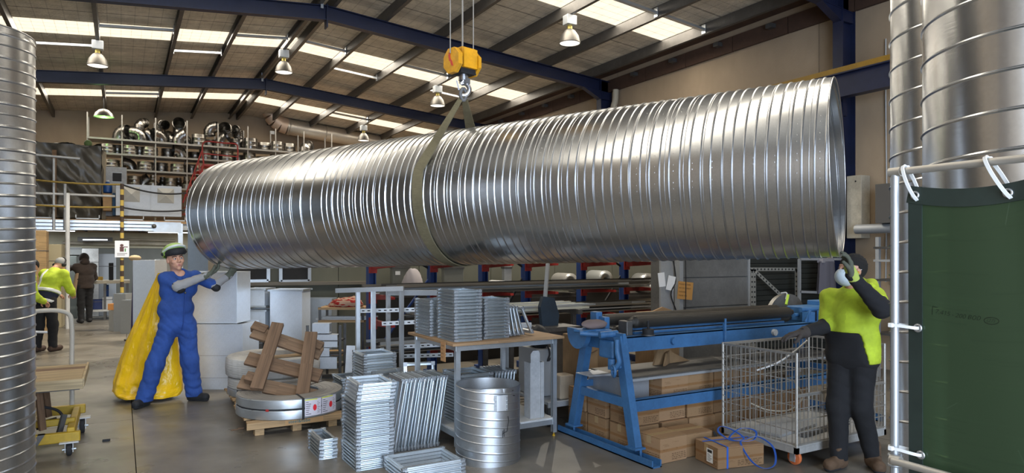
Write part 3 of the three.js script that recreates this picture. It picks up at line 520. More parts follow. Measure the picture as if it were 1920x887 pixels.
{ // pale sheet-metal cover standing on the shelf, cardboard tag, strip on the top
  const c = thing('metal_cover', 'tall pale grey sheet-metal cover standing under the table', 'cover', U(3.37, 5.42, 0.175));
  const pm = mat(lin(0.55, 0.56, 0.57), { roughness: 0.55, metalness: 0.2, map: T.blotch });
  part(c, 'panel', merge([box(0.15, 0.52, 0.006, 0, 0.26, 0.05), box(0.006, 0.52, 0.11, -0.073, 0.26, 0), box(0.006, 0.52, 0.11, 0.073, 0.26, 0), box(0.02, 0.52, 0.02, 0.045, 0.26, 0.055)]), pm);
  part(c, 'top_tab', prism([[-0.07, 0], [0.03, 0], [0.03, 0.08], [0.015, 0.11], [-0.045, 0.11], [-0.07, 0.08]], 0.006).translate(0, 0.52, 0.05), pm);
  const tag = thing('cardboard_tag', 'cardboard tag hanging from the left corner of the table', 'tag', U(2.444, 5.43, 0.93));
  const tt = canvasTex(128, 192, (x) => { x.fillStyle = '#b0855a'; x.fillRect(0, 0, 128, 192); x.fillStyle = '#5a3d25'; x.font = 'bold 22px sans-serif'; ['FRAMES', 'FOR', 'STOCK', 'ONLY'].forEach((w, i) => x.fillText(w, 14, 46 + i * 38)); });
  const g = box(0.004, 0.17, 0.10, -0.005, -0.075, 0); const q = g.attributes; for (let i = 0; i < q.position.count; i++) q.uv.setXY(i, (q.position.getZ(i) + 0.05) / 0.10, (q.position.getY(i) + 0.16) / 0.17);
  part(tag, 'card', g, mat(lin(1, 1, 1), { map: tt, roughness: 0.9 })); part(tag, 'folded_edge', box(0.03, 0.003, 0.10, 0.012, 0.012, 0), M.card);
  const st = single('metal_strip', 'white folded metal strip lying across the back of the table', 'strip', merge([box(0.62, 0.05, 0.004, 0, 0.025, 0), box(0.62, 0.004, 0.03, 0, 0.048, -0.015)]), M.white, U(3.42, 6.12, TH), -0.30);
}
// ================================================================ GALVANISED BIN
{
  const c = thing('metal_bin', 'round galvanised bin of spiral duct with a square patch plate', 'bin', U(2.66, 5.01), 0);
  const R = 0.268, Hh = 0.625, m = tubeMetal({ roughness: 0.42, color: lin(0.62, 0.64, 0.66) });
  const g = spiralTube(R, Hh, 0.136, true, 96, { seam: 0.004, rib: 0.002, seamW: 0.009, ribW: 0.007 }), p = g.attributes.position;
  for (let i = 0; i < p.count; i++) { const x = p.getX(i), y = p.getY(i), z = p.getZ(i), a = Math.atan2(z, x); const d = 0.03 * Math.exp(-(((a - 1.75) / 0.16) ** 2) - (((y - 0.60) / 0.035) ** 2)) + 0.004 * Math.sin(a * 7 + y * 20) * Math.exp(-(((y - 0.6) / 0.08) ** 2)); const s = 1 - d / R; p.setX(i, x * s); p.setZ(i, z * s); }
  g.computeVertexNormals(); part(c, 'shell', g, m);
  const gi = spiralTube(R - 0.004, Hh, 0.136, false, 72); part(c, 'lining', gi, m);
  part(c, 'base', cyl(R - 0.003, 0.01, 0, 0.01, 0, 48), M.galvDull);
  const pm = mat(lin(0.80, 0.83, 0.86), { metalness: 0.6, roughness: 0.35 });
  const face = (a0, a1, y0, y1, r) => { const gg = new THREE.CylinderGeometry(r, r, y1 - y0, 12, 1, true, Math.PI / 2 - a1, a1 - a0); gg.translate(0, (y0 + y1) / 2, 0); return gg; };
  part(c, 'patch_plate', face(1.51, 1.80, 0.45, 0.575, R + 0.010), pm); const tabM = M.galvDull;
  for (const a of [1.485, 1.83]) { const tb = part(c, 'patch_flange', face(a - 0.04, a + 0.04, 0.45, 0.575, R + 0.008), tabM); for (let k = 0; k < 4; k++) { const q = new THREE.SphereGeometry(0.005, 6, 4); q.translate(Math.cos(a) * (R + 0.009), 0.465 + k * 0.032, Math.sin(a) * (R + 0.009)); part(tb, 'rivet', q, M.galvBright); } }
  // scratches of black marker
  const ink = mat(lin(0.02, 0.02, 0.02)); const sk = (pts) => tube(pts.map(([a, y]) => V3(Math.cos(a) * (R + 0.004), y, Math.sin(a) * (R + 0.004))), 0.0028, 16, 4);
  part(c, 'marker_scrawl', merge([sk([[1.42, 0.40], [1.40, 0.36], [1.44, 0.31], [1.46, 0.28], [1.56, 0.275], [1.62, 0.26]]), sk([[1.56, 0.30], [1.56, 0.24]]), sk([[1.60, 0.29], [1.61, 0.235]]), sk([[1.22, 0.56], [1.12, 0.555]]), sk([[1.25, 0.60], [1.20, 0.60]])]), ink);
}
// ================================================================ STEEL COILS ON PALLETS
function pallet(label, u0, u1, w0, w1, text) {
  const p = thing('wooden_pallet', label, 'pallet', U((u0 + u1) / 2, (w0 + w1) / 2)), W = u1 - u0, D = w1 - w0;
  for (let i = 0; i < 5; i++) part(p, 'deck_board', rbox(W, 0.02, 0.095, 0.003, 0, 0.12, -D / 2 + 0.05 + i * (D - 0.1) / 4), M.pine);
  for (let i = 0; i < 3; i++) { part(p, 'stringer', rbox(0.07, 0.028, D, 0.003, -W / 2 + 0.11 + i * (W - 0.22) / 2, 0.096, 0), M.pine); for (let k = 0; k < 3; k++) part(p, 'block', rbox(0.085, 0.082, 0.085, 0.003, -W / 2 + 0.11 + i * (W - 0.22) / 2, 0.041, -D / 2 + 0.06 + k * (D - 0.12) / 2), M.pine); }
  const f = rbox(W + 0.02, 0.062, 0.022, 0.003, 0, 0.10, D / 2 + 0.012); part(p, 'front_board', f, M.pine);
  if (text) { const tex = canvasTex(512, 72, (x) => { x.fillStyle = '#c69a68'; x.fillRect(0, 0, 512, 72); x.fillStyle = '#3f6f72'; x.font = 'bold 56px sans-serif'; x.fillText(text, 40, 52); }); const g = new THREE.PlaneGeometry(0.36, 0.05); g.translate(0.06, 0.10, D / 2 + 0.0245); part(p, 'stencil', g, mat(lin(0.85, 0.85, 0.85), { map: tex, roughness: 0.8, polygonOffset: true })); }
  return p;
}
const ringGeo = (ro, ri, h, n = 96, b = 0.006) => lathe([[ri, b], [ri + b, 0], [ro - b, 0], [ro, b], [ro, h - b], [ro - b, h], [ri + b, h], [ri, h - b], [ri, b]], n);
{
  pallet('pine pallet under the front steel coil with stencilled lettering', 1.02, 1.93, 6.69, 7.6, 'steel&tube');
  const c = thing('steel_coil', 'slit steel strip coil with red dot labels lying on the front pallet', 'coil', U(1.5, 7.13, 0.131));
  const coilTop = mat(lin(0.42, 0.40, 0.37), { metalness: 0.55, roughness: 0.5, map: T.blotch });
  const R = 0.52, ri = 0.27, h = 0.19;
  part(c, 'strip_winding', ringGeo(R, ri, h * 0.47), M.galv); part(c, 'strip_winding', ringGeo(R - 0.004, ri + 0.004, h * 0.46).translate(0, h * 0.53, 0), M.galv);
  for (let k = 0; k < 6; k++) { const r0 = ri + 0.012 + k * (R - ri - 0.02) / 6, g = ringGeo(r0 + (R - ri - 0.02) / 6 - 0.0015, r0, 0.005 + 0.0012 * (k % 2), 96, 0.001); g.translate(0, h * 0.99 - 0.001, 0); part(c, 'winding_edge', g, coilTop); }
  const cy = (a0, a1, y0, y1, r) => { const g = new THREE.CylinderGeometry(r, r, y1 - y0, 20, 1, true, a0, a1 - a0); g.translate(0, (y0 + y1) / 2, 0); return g; };
  part(c, 'gap_band', cy(0, Math.PI * 2, h * 0.465, h * 0.535, R - 0.004), M.black);
  for (const a of [0.02, 2.2, 4.3]) { const q = merge([box(0.022, h + 0.012, 0.003, 0, h / 2, R + 0.002), box(0.022, 0.003, R - ri + 0.01, 0, h + 0.004, (R + ri) / 2), box(0.022, h + 0.012, 0.003, 0, h / 2, ri - 0.002)]); q.rotateY(a); part(c, 'strapping', q, M.black); }
  const lab = canvasTex(256, 160, (x) => { x.fillStyle = '#d9d3dd'; x.fillRect(0, 0, 256, 160); x.fillStyle = '#555'; for (let i = 0; i < 7; i++) { x.fillRect(14, 24 + i * 19, 40 + (i * 37) % 46, 6); x.fillRect(190, 30 + i * 17, 20 + (i * 23) % 40, 4); } x.fillStyle = '#e6e86a'; x.fillRect(0, 0, 190, 10); x.fillStyle = '#e8303c'; x.beginPath(); x.arc(150, 84, 30, 0, 7); x.fill(); });
  const lm = mat(lin(1, 1, 1), { map: lab, roughness: 0.6, side: THREE.DoubleSide });
  part(c, 'coil_label', cy(0.05, 0.37, 0.02, h - 0.01, R + 0.004), lm, 'white label with a red dot'); part(c, 'coil_label', cy(0.385, 0.76, 0.02, h - 0.01, R + 0.004), lm, 'white label with a red dot');
  part(c, 'red_seal', box(0.03, 0.02, 0.006, 0, 0, 0).rotateY(-0.62).translate(Math.sin(-0.62) * R, h * 0.5, Math.cos(-0.62) * R), M.red);

  pallet('pine pallet under the white wrapped coils', 1.05, 1.98, 7.66, 8.6);
  const wrap = mat(lin(0.72, 0.69, 0.64), { roughness: 0.7, map: T.blotch, bumpMap: withRep(T.brush, 3, 1), bumpScale: 0.01 });
  const c2 = thing('wrapped_coil', 'lower paper-wrapped steel coil with bare steel edge behind the wooden crate', 'coil', U(1.56, 8.2, 0.131)); part(c2, 'strip_winding', ringGeo(0.52, 0.26, 0.08), M.galv); part(c2, 'wrapping', ringGeo(0.515, 0.25, 0.115).translate(0, 0.081, 0), wrap);
  const c3 = thing('wrapped_coil', 'upper white paper-wrapped coil behind the wooden crate', 'coil', U(1.54, 8.22, 0.33)); const wg = lathe([[0.27, 0.01], [0.28, 0], [0.49, 0], [0.515, 0.02], [0.52, 0.1], [0.515, 0.2], [0.49, 0.22], [0.28, 0.222], [0.27, 0.21], [0.27, 0.01]], 160); { const p = wg.attributes.position; for (let i = 0; i < p.count; i++) { const x = p.getX(i), z = p.getZ(i), r = Math.hypot(x, z); if (r > 0.48) { const a = Math.atan2(z, x), s = 1 + 0.012 * (hash2(Math.round(a * 40), 1, 5) - 0.5); p.setX(i, x * s); p.setZ(i, z * s); } } wg.computeVertexNormals(); } part(c3, 'wrapping', wg, wrap);
  const pl = single('spacer_plank', 'short timber spacer lying on the white wrapped coil', 'plank', rbox(0.62, 0.022, 0.09, 0.004), M.pine, U(1.62, 7.86, 0.566), 0.1);
  // broken crate frame leaning in the coil
  const cr = thing('broken_pallet', 'weathered timber pallet frame leaning inside the steel coil', 'timber frame'); const X = P(600, 690, 7.05).sub(P(465, 655, 7.05)).normalize(), Y = P(520, 608, 7.3).sub(P(482, 728, 6.75)).normalize();
  const old2 = mat(lin(0.30, 0.19, 0.115), { roughness: 0.85, map: withRep(T.woodL, 0.7, 2.4) });
  for (const [a, b] of [[[481, 730, 6.76], [521, 607, 7.28]], [[566, 748, 6.78], [584, 624, 7.26]]]) part(cr, 'upright', bar(P(...a), P(...b), 0.045, 0.125, X), M.oldWood);
  for (const [a, b, m] of [[[474, 622, 7.31], [602, 664, 7.33], old2], [[463, 672, 7.10], [601, 706, 7.12], M.oldWood], [[450, 716, 6.93], [592, 744, 6.90], old2]]) part(cr, 'cross_board', bar(P(...a), P(...b), 0.035, 0.15, Y), m);
  for (const [a, b] of [[[474, 612, 7.36], [500, 621, 7.36]], [[462, 707, 6.88], [482, 712, 6.88]], [[585, 645, 7.38], [604, 652, 7.38]]]) part(cr, 'end_block', bar(P(...a), P(...b), 0.08, 0.1, Y), M.oldWood);
  single('wood_chip', 'torn strip of bark lying on the floor before the pallet', 'wood chip', merge([rbox(0.11, 0.008, 0.022, 0.003, 0, 0.004, 0, 0.2), rbox(0.06, 0.012, 0.018, 0.003, 0.04, 0.008, -0.012, -0.3)]), M.oldWood, G(444, 806));
  single('floor_scrap', 'small dark scrap lying on the floor beside the lift trolley', 'scrap', prism([[-0.03, 0], [0.02, -0.008], [0.032, 0.006], [0.004, 0.014], [-0.026, 0.012]], 0.02).rotateX(-Math.PI / 2).translate(0, 0.01, 0), M.rubber, G(199, 828));
}
// ================================================================ CARDBOARD BOXES
const cardTex = (seed) => canvasTex(256, 256, (x) => { reseed(seed); x.fillStyle = '#ffffff'; x.fillRect(0, 0, 256, 256); x.fillStyle = 'rgba(235,215,185,0.9)'; x.fillRect(0, 112, 256, 30); for (let i = 0; i < 26; i++) { x.fillStyle = `rgba(90,60,30,${rr(0.03, 0.12)})`; x.fillRect(rnd() * 256, rnd() * 256, rr(5, 50), rr(2, 14)); } x.fillStyle = 'rgba(60,38,18,0.75)'; x.font = '15px sans-serif'; for (let i = 0; i < 4; i++) { let w = 0; const y = 168 + i * 18; while (w < 120) { const l = rr(8, 26); x.fillRect(110 + w, y, l, 5); w += l + 6; } } });
const cardMats = [1, 2, 3].map((s) => mat([lin(0.31, 0.185, 0.09), lin(0.265, 0.153, 0.072), lin(0.35, 0.21, 0.108)][s - 1], { roughness: 0.85, map: cardTex(900 + s) })), tapeM = mat(lin(0.40, 0.27, 0.13), { roughness: 0.35 });
function carton(label, pos, w, h, d, turn, group, k = 0) {
  const c = thing('cardboard_box', label, 'box', pos, turn, group), t = 0.004;
  const g = new RoundedBoxGeometry(w, h - 0.004, d, 1, 0.005); g.translate(0, h / 2 - 0.002, 0);
  const uvb = g.attributes.uv, p = g.attributes.position, n = g.attributes.normal; for (let i = 0; i < p.count; i++) { const ax = Math.abs(n.getX(i)), ay = Math.abs(n.getY(i)); let a, b; if (ay > 0.8) { a = p.getX(i) / w + 0.5; b = p.getZ(i) / d + 0.5; } else if (ax > 0.5) { a = p.getZ(i) / d + 0.5; b = p.getY(i) / h; } else { a = p.getX(i) / w + 0.5; b = p.getY(i) / h; } uvb.setXY(i, a, b); }
  part(c, 'body', g, cardMats[k % 3]);
  for (const s of [-1, 1]) part(c, 'top_flap', box(w - 0.006, t, d / 2 - 0.004, 0, h, s * d / 4), cardMats[(k + 1) % 3]);
  part(c, 'tape', merge([box(w + 0.003, 0.0015, 0.05, 0, h + 0.003, 0), box(0.0015, 0.06, 0.05, w / 2 + 0.001, h - 0.03, 0), box(0.0015, 0.06, 0.05, -w / 2 - 0.001, h - 0.03, 0)]), tapeM);
  return c;
}
{
  const bw = 0.325, bh = 0.20, g = 'cartons under the blue machine'; let k = 0; reseed(31);
  const names = ['first', 'second', 'third', 'fourth', 'fifth', 'sixth', 'seventh'], tier = ['floor', 'middle', 'top'];
  for (let t = 0; t < 3; t++) for (let i = 0; i < 7; i++) {
    if (t === 2 && (i === 0 || i > 4)) continue;
    carton(`brown carton, ${names[i]} from the machine's left leg in the ${tier[t]} front row`, U(3.98 + i * 0.345 + rr(-0.006, 0.006), 4.72 + rr(-0.02, 0.02), t * 0.206), bw, bh, 0.29, rr(-0.04, 0.04), g, k++);
  }
  for (let t = 0; t < 2; t++) for (let j = 0; j < 2; j++) carton(`brown carton in the end row beside the blue leg, ${['front', 'rear'][j]} ${tier[t]} one`, U(3.99 + rr(-0.006, 0.006), 5.06 + j * 0.31, t * 0.206), bw, bh, 0.28, rr(-0.03, 0.03), g, k++);
  const mb = thing('metal_box', 'grey sheet-metal box on the cartons behind the blue leg', 'box', U(4.0, 4.96, 0.414)); part(mb, 'body', rbox(0.30, 0.19, 0.52, 0.004, 0, 0.095, 0), mat(lin(0.40, 0.42, 0.45), { metalness: 0.5, roughness: 0.5, map: T.spangle })); part(mb, 'lid_edge', box(0.31, 0.014, 0.53, 0, 0.188, 0), M.galvDull);
  carton('worn carton on the floor in front of the machine leg', U(3.93, 4.29, 0.001), 0.30, 0.205, 0.27, 0.03, 'loose cartons before the machine', 2);
  carton('carton with a torn corner standing right of the worn one', U(4.25, 4.31, 0.001), 0.29, 0.195, 0.27, -0.04, 'loose cartons before the machine', 0);
  const tr = single('torn_plastic', 'scrap of torn dark plastic wrap hanging on the carton corner', 'wrap', (() => { const pts = []; for (let i = 0; i < 9; i++) pts.push(V3(rr(-0.012, 0.012), 0.19 - i * 0.024, rr(-0.006, 0.012))); return ribbon(pts, V3(1, 0, 0), (t) => 0.014 + 0.02 * Math.abs(Math.sin(t * 9)), 0.004); })(), M.rubber, U(4.40, 4.155, 0));
  const sb = carton('low carton tied with blue strapping on the floor beside the cage trolley', U(4.33, 3.93, 0.001), 0.44, 0.165, 0.31, TURN * -0.15 - 0.12, undefined, 1); delete sb.userData.group;
  const lab = canvasTex(128, 160, (x) => { x.fillStyle = '#e8e6e0'; x.fillRect(0, 0, 128, 160); x.fillStyle = '#222'; x.fillRect(18, 14, 92, 34); for (let i = 0; i < 6; i++) x.fillRect(16, 64 + i * 15, 50 + (i * 29) % 46, 5); });
  part(sb, 'label', new THREE.PlaneGeometry(0.085, 0.11).rotateY(-Math.PI / 2).translate(-0.222, 0.085, 0.05), mat(lin(1, 1, 1), { map: lab, roughness: 0.7, side: THREE.DoubleSide }));
  const bs = mat(lin(0.03, 0.12, 0.50), { roughness: 0.4 });
  part(sb, 'strapping', merge([box(0.016, 0.172, 0.002, -0.13, 0.086, 0.156), box(0.016, 0.002, 0.314, -0.13, 0.172, 0), box(0.016, 0.172, 0.002, -0.13, 0.086, -0.156), box(0.446, 0.002, 0.016, 0, 0.174, -0.05), box(0.002, 0.172, 0.016, 0.221, 0.086, -0.05)]), bs);
  const lp = thing('strapping_loops', 'tangled loops of loose blue strapping lying on the low carton', 'strapping', sb.position.clone(), sb.rotation.y);
  const loopG = (pts) => { const c = new THREE.CatmullRomCurve3(pts.map((p) => V3(...p)), true).getPoints(60); return ribbon(c, V3(0.3, 0.25, 0.9), 0.016, 0.0025); };
  part(lp, 'strap_loop', loopG([[0.0, 0.185, 0.05], [-0.09, 0.22, 0.1], [-0.14, 0.27, 0.05], [-0.06, 0.29, -0.02], [0.06, 0.24, 0.02], [0.09, 0.20, 0.07]]), bs); part(lp, 'strap_loop', loopG([[0.02, 0.19, 0.12], [0.05, 0.06, 0.22], [0.12, 0.012, 0.27], [0.25, 0.03, 0.25], [0.27, 0.15, 0.2], [0.18, 0.22, 0.12], [0.08, 0.20, 0.10]]), bs); part(lp, 'strap_loop', loopG([[0.0, 0.19, 0.0], [0.1, 0.27, 0.02], [0.2, 0.25, 0.08], [0.15, 0.2, 0.12], [0.04, 0.185, 0.08]]), bs);
}
// ================================================================ BLUE ROLLING MACHINE
{
  const m = thing('rolling_machine', 'long blue sheet rolling machine with dark rollers on splayed legs', 'machine'), B = M.blue;
  const q = (u, w, y) => U(u, w, y);
  const endFrame = (u) => {
    part(m, 'base_beam', merge([bar(q(u, 4.1, 0.035), q(u, 5.44, 0.035), 0.1, 0.012), bar(q(u - 0.044, 4.1, 0.06), q(u - 0.044, 5.44, 0.06), 0.012, 0.06), bar(q(u + 0.044, 4.1, 0.06), q(u + 0.044, 5.44, 0.06), 0.012, 0.06)].map((g) => g.translate(0, -0.03, 0))), B);
    part(m, 'front_leg', merge([bar(q(u, 4.36, 0.1), q(u, 4.56, 1.0), 0.07, 0.09, V3(0, 0, 1)), box(0.11, 0.015, 0.13, u, 0.1, -4.36), cyl(0.013, 0.1, u + 0.03, 0.06, -4.33, 8)]), B);
    part(m, 'rear_leg', merge([bar(q(u, 5.24, 0.1), q(u, 5.02, 0.97), 0.07, 0.09, V3(0, 0, 1)), box(0.11, 0.015, 0.13, u, 0.1, -5.24), cyl(0.013, 0.1, u, 0.05, -5.24, 8)]), B);
    part(m, 'cross_brace', bar(q(u, 4.43, 0.45), q(u, 5.16, 0.45), 0.05, 0.075), B); part(m, 'top_plate', bar(q(u, 4.5, 0.95), q(u, 5.1, 0.95), 0.03, 0.16), B);
  };
  endFrame(3.70); endFrame(6.75);
  part(m, 'top_beam', merge([box(3.1, 0.13, 0.05, 5.22, 0.93, -4.56), box(3.1, 0.012, 0.09, 5.22, 0.99, -4.58)]), B);
  part(m, 'rear_beam', box(3.1, 0.12, 0.05, 5.22, 0.92, -5.04), B);
  part(m, 'lower_beam', merge([box(3.1, 0.10, 0.04, 5.22, 0.425, -4.44), box(3.1, 0.012, 0.06, 5.22, 0.472, -4.45)]), B);
  part(m, 'rear_lower_beam', box(3.1, 0.06, 0.04, 5.22, 0.50, -5.16), B);
  for (const [w, y, l] of [[4.68, 1.005, 2.0], [4.76, 1.03, 2.1]]) part(m, 'guide_bar', box(l, 0.022, 0.03, 4.95, y, -w), B);
  part(m, 'clamp_bar', merge([box(0.03, 0.17, 0.02, 4.93, 0.97, -4.53), cyl(0.011, 0.2, 4.93, 1.0, -4.52, 8)]), B);
  for (const u of [4.28, 5.62]) { const w = cyl(0.032, 0.03, 0, 0, 0, 16); w.rotateX(Math.PI / 2); w.translate(u, 0.93, -4.52); part(m, 'bolt_head', w, u > 5 ? M.white : M.blue); }
  const rol = mat(lin(0.085, 0.078, 0.068), { metalness: 0.55, roughness: 0.42, map: T.blotch, bumpMap: T.fine, bumpScale: 0.002 });
  const roller = (u0, u1, w, y, r) => { const g = lathe([[0.012, -0.08], [r * 0.55, -0.08], [r * 0.55, -0.03], [r * 0.92, -0.025], [r, 0], [r, u1 - u0], [r * 0.92, u1 - u0 + 0.02], [r * 0.5, u1 - u0 + 0.02], [r * 0.5, u1 - u0 + 0.08], [0.012, u1 - u0 + 0.08]], 32); g.rotateZ(-Math.PI / 2); g.translate(u0, y, -w); return g; };
  part(m, 'front_roller', roller(3.95, 5.98, 4.66, 1.105, 0.055), rol); part(m, 'rear_roller', roller(3.86, 6.2, 4.98, 1.10, 0.055), rol); part(m, 'lower_roller', roller(3.9, 6.2, 4.84, 1.02, 0.04), rol);
  // bearing blocks and the winding gear at the left end
  part(m, 'bearing_block', merge([rbox(0.06, 0.22, 0.12, 0.01, 3.80, 1.03, -4.92), rbox(0.07, 0.12, 0.1, 0.01, 3.78, 1.12, -5.0)]), B); part(m, 'bearing_block', rbox(0.07, 0.14, 0.12, 0.01, 3.86, 1.05, -4.68), M.steelDark);
  const fan = []; for (let i = 0; i <= 14; i++) { const t = Math.PI + i / 14 * Math.PI; fan.push([Math.cos(t) * 0.15, Math.sin(t) * 0.15]); } fan.push([0.15, 0.03], [-0.15, 0.03]);
  const fg = prism(fan, 0.05); fg.rotateY(Math.PI / 2); fg.translate(3.60, 1.0, -5.02); part(m, 'gear_guard', fg, B);
  part(m, 'guard_top', merge([box(0.30, 0.02, 0.14, 3.62, 1.035, -4.86, 0.2), rod(q(3.56, 4.66, 1.01), q(3.72, 4.62, 1.02), 0.03, 10), rod(q(3.5, 4.95, 1.03), q(3.72, 4.7, 1.03), 0.02, 8), rod(q(3.45, 4.80, 1.02), q(3.70, 4.66, 1.0), 0.022, 8)]), B);
  part(m, 'rag', (() => { const g = new THREE.SphereGeometry(0.1, 20, 12); const p = g.attributes.position; for (let i = 0; i < p.count; i++) { const v = V3(p.getX(i), p.getY(i), p.getZ(i)); const n = 0.75 + 0.5 * fbm(v.x * 12 + 9, v.z * 12 + v.y * 8 + 9, 64, 3, 9); p.setXYZ(i, v.x * n * 1.3, v.y * n * 0.45, v.z * n * 0.9); } g.computeVertexNormals(); g.translate(3.66, 1.08, -4.86); return g; })(), mat(lin(0.20, 0.15, 0.14), { roughness: 0.95 }), 'grey brown rag');
  const knob = merge([tube([q(3.62, 4.50, 0.98), q(3.60, 4.47, 0.88), q(3.61, 4.46, 0.80), q(3.60, 4.50, 0.74)], 0.022, 20, 8), at(new THREE.TorusGeometry(0.045, 0.013, 8, 20).rotateY(1.2), 3.60, 0.72, -4.52), rod(q(3.58, 4.53, 0.74), q(3.74, 4.50, 0.76), 0.017, 8)]); part(m, 'crank_handle', knob, B);
  part(m, 'gear_housing', merge([rbox(0.10, 0.16, 0.2, 0.02, 3.70, 0.88, -4.70), cyl(0.035, 0.09, 3.66, 0.76, -4.62, 14)]), B);
  part(m, 'stop_wheel', merge([cyl(0.05, 0.05, 3.98, 1.03, -4.52, 20), cyl(0.012, 0.13, 3.98, 1.06, -4.52, 8)]), M.black); part(m, 'stop_plate', cyl(0.06, 0.008, 3.98, 1.003, -4.52, 20), M.steelDark);
  // drive end on the right
  part(m, 'drive_box', merge([rbox(0.42, 0.16, 0.22, 0.015, 6.48, 1.07, -4.78), rbox(0.3, 0.06, 0.16, 0.01, 6.75, 1.17, -4.8), rod(q(6.2, 4.66, 1.12), q(6.9, 4.66, 1.12), 0.025, 10), rod(q(6.2, 4.74, 1.06), q(6.9, 4.74, 1.06), 0.02, 10)]), B);
  part(m, 'lever', merge([rod(q(6.2, 4.6, 1.0), q(6.22, 4.56, 1.12), 0.015, 8), box(0.1, 0.1, 0.08, 6.25, 1.05, -4.6)]), B); part(m, 'stop_block', box(0.05, 0.14, 0.05, 6.42, 1.04, -4.58), B);
  const disc = new THREE.CylinderGeometry(0.26, 0.26, 0.05, 40, 1, false, Math.PI / 2, Math.PI); disc.rotateX(-Math.PI / 2); disc.rotateZ(Math.PI / 2 * 0); part(m, 'wheel_guard', (() => { const pts = []; for (let i = 0; i <= 24; i++) { const t = i / 24 * Math.PI; pts.push([Math.cos(t) * 0.3, Math.sin(t) * 0.24]); } const g = prism(pts, 0.05); g.translate(6.55, 1.02, -5.12); return g; })(), mat(lin(0.25, 0.24, 0.22), { metalness: 0.6, roughness: 0.45, map: T.blotch })); part(m, 'guard_strap', tube([q(6.50, 5.08, 1.2), q(6.52, 5.08, 1.27), q(6.5, 5.14, 1.265)], 0.008, 10, 6), M.white);
  single('green_tool_handle', 'lime green tool handle resting between the rollers', 'tool', rod(V3(0, 0, 0), V3(0.06, 0.1, -0.02), 0.014, 10), mat(lin(0.42, 0.60, 0.05), { roughness: 0.4 }), U(6.15, 4.80, 1.17));
  // sheet lying on the cartons
  const sh = thing('steel_sheet', 'long dark steel sheet lying on the cartons under the machine', 'sheet'); part(sh, 'sheet', box(2.9, 0.012, 0.58, 5.25, 0.635, -4.82), mat(lin(0.20, 0.19, 0.175), { metalness: 0.5, roughness: 0.5, map: T.blotch })); part(sh, 'folded_edge', merge([box(2.9, 0.03, 0.008, 5.25, 0.622, -4.535), prism([[3.80, 0.62], [3.55, 0.634], [3.55, 0.640], [3.80, 0.641]], 0.2).translate(0, 0, -4.9)]), M.galvDull);
  single('torn_carton', 'crumpled carton flap standing on the steel sheet', 'carton', merge([prism([[-0.22, 0], [0.3, 0], [0.05, 0.10], [-0.06, 0.19], [-0.16, 0.16]], 0.02), prism([[-0.2, 0], [0.16, 0], [0.0, 0.13], [-0.1, 0.11]], 0.02).rotateY(0.5)]), M.cardDark, U(4.62, 4.95, 0.645), 0.1);
}
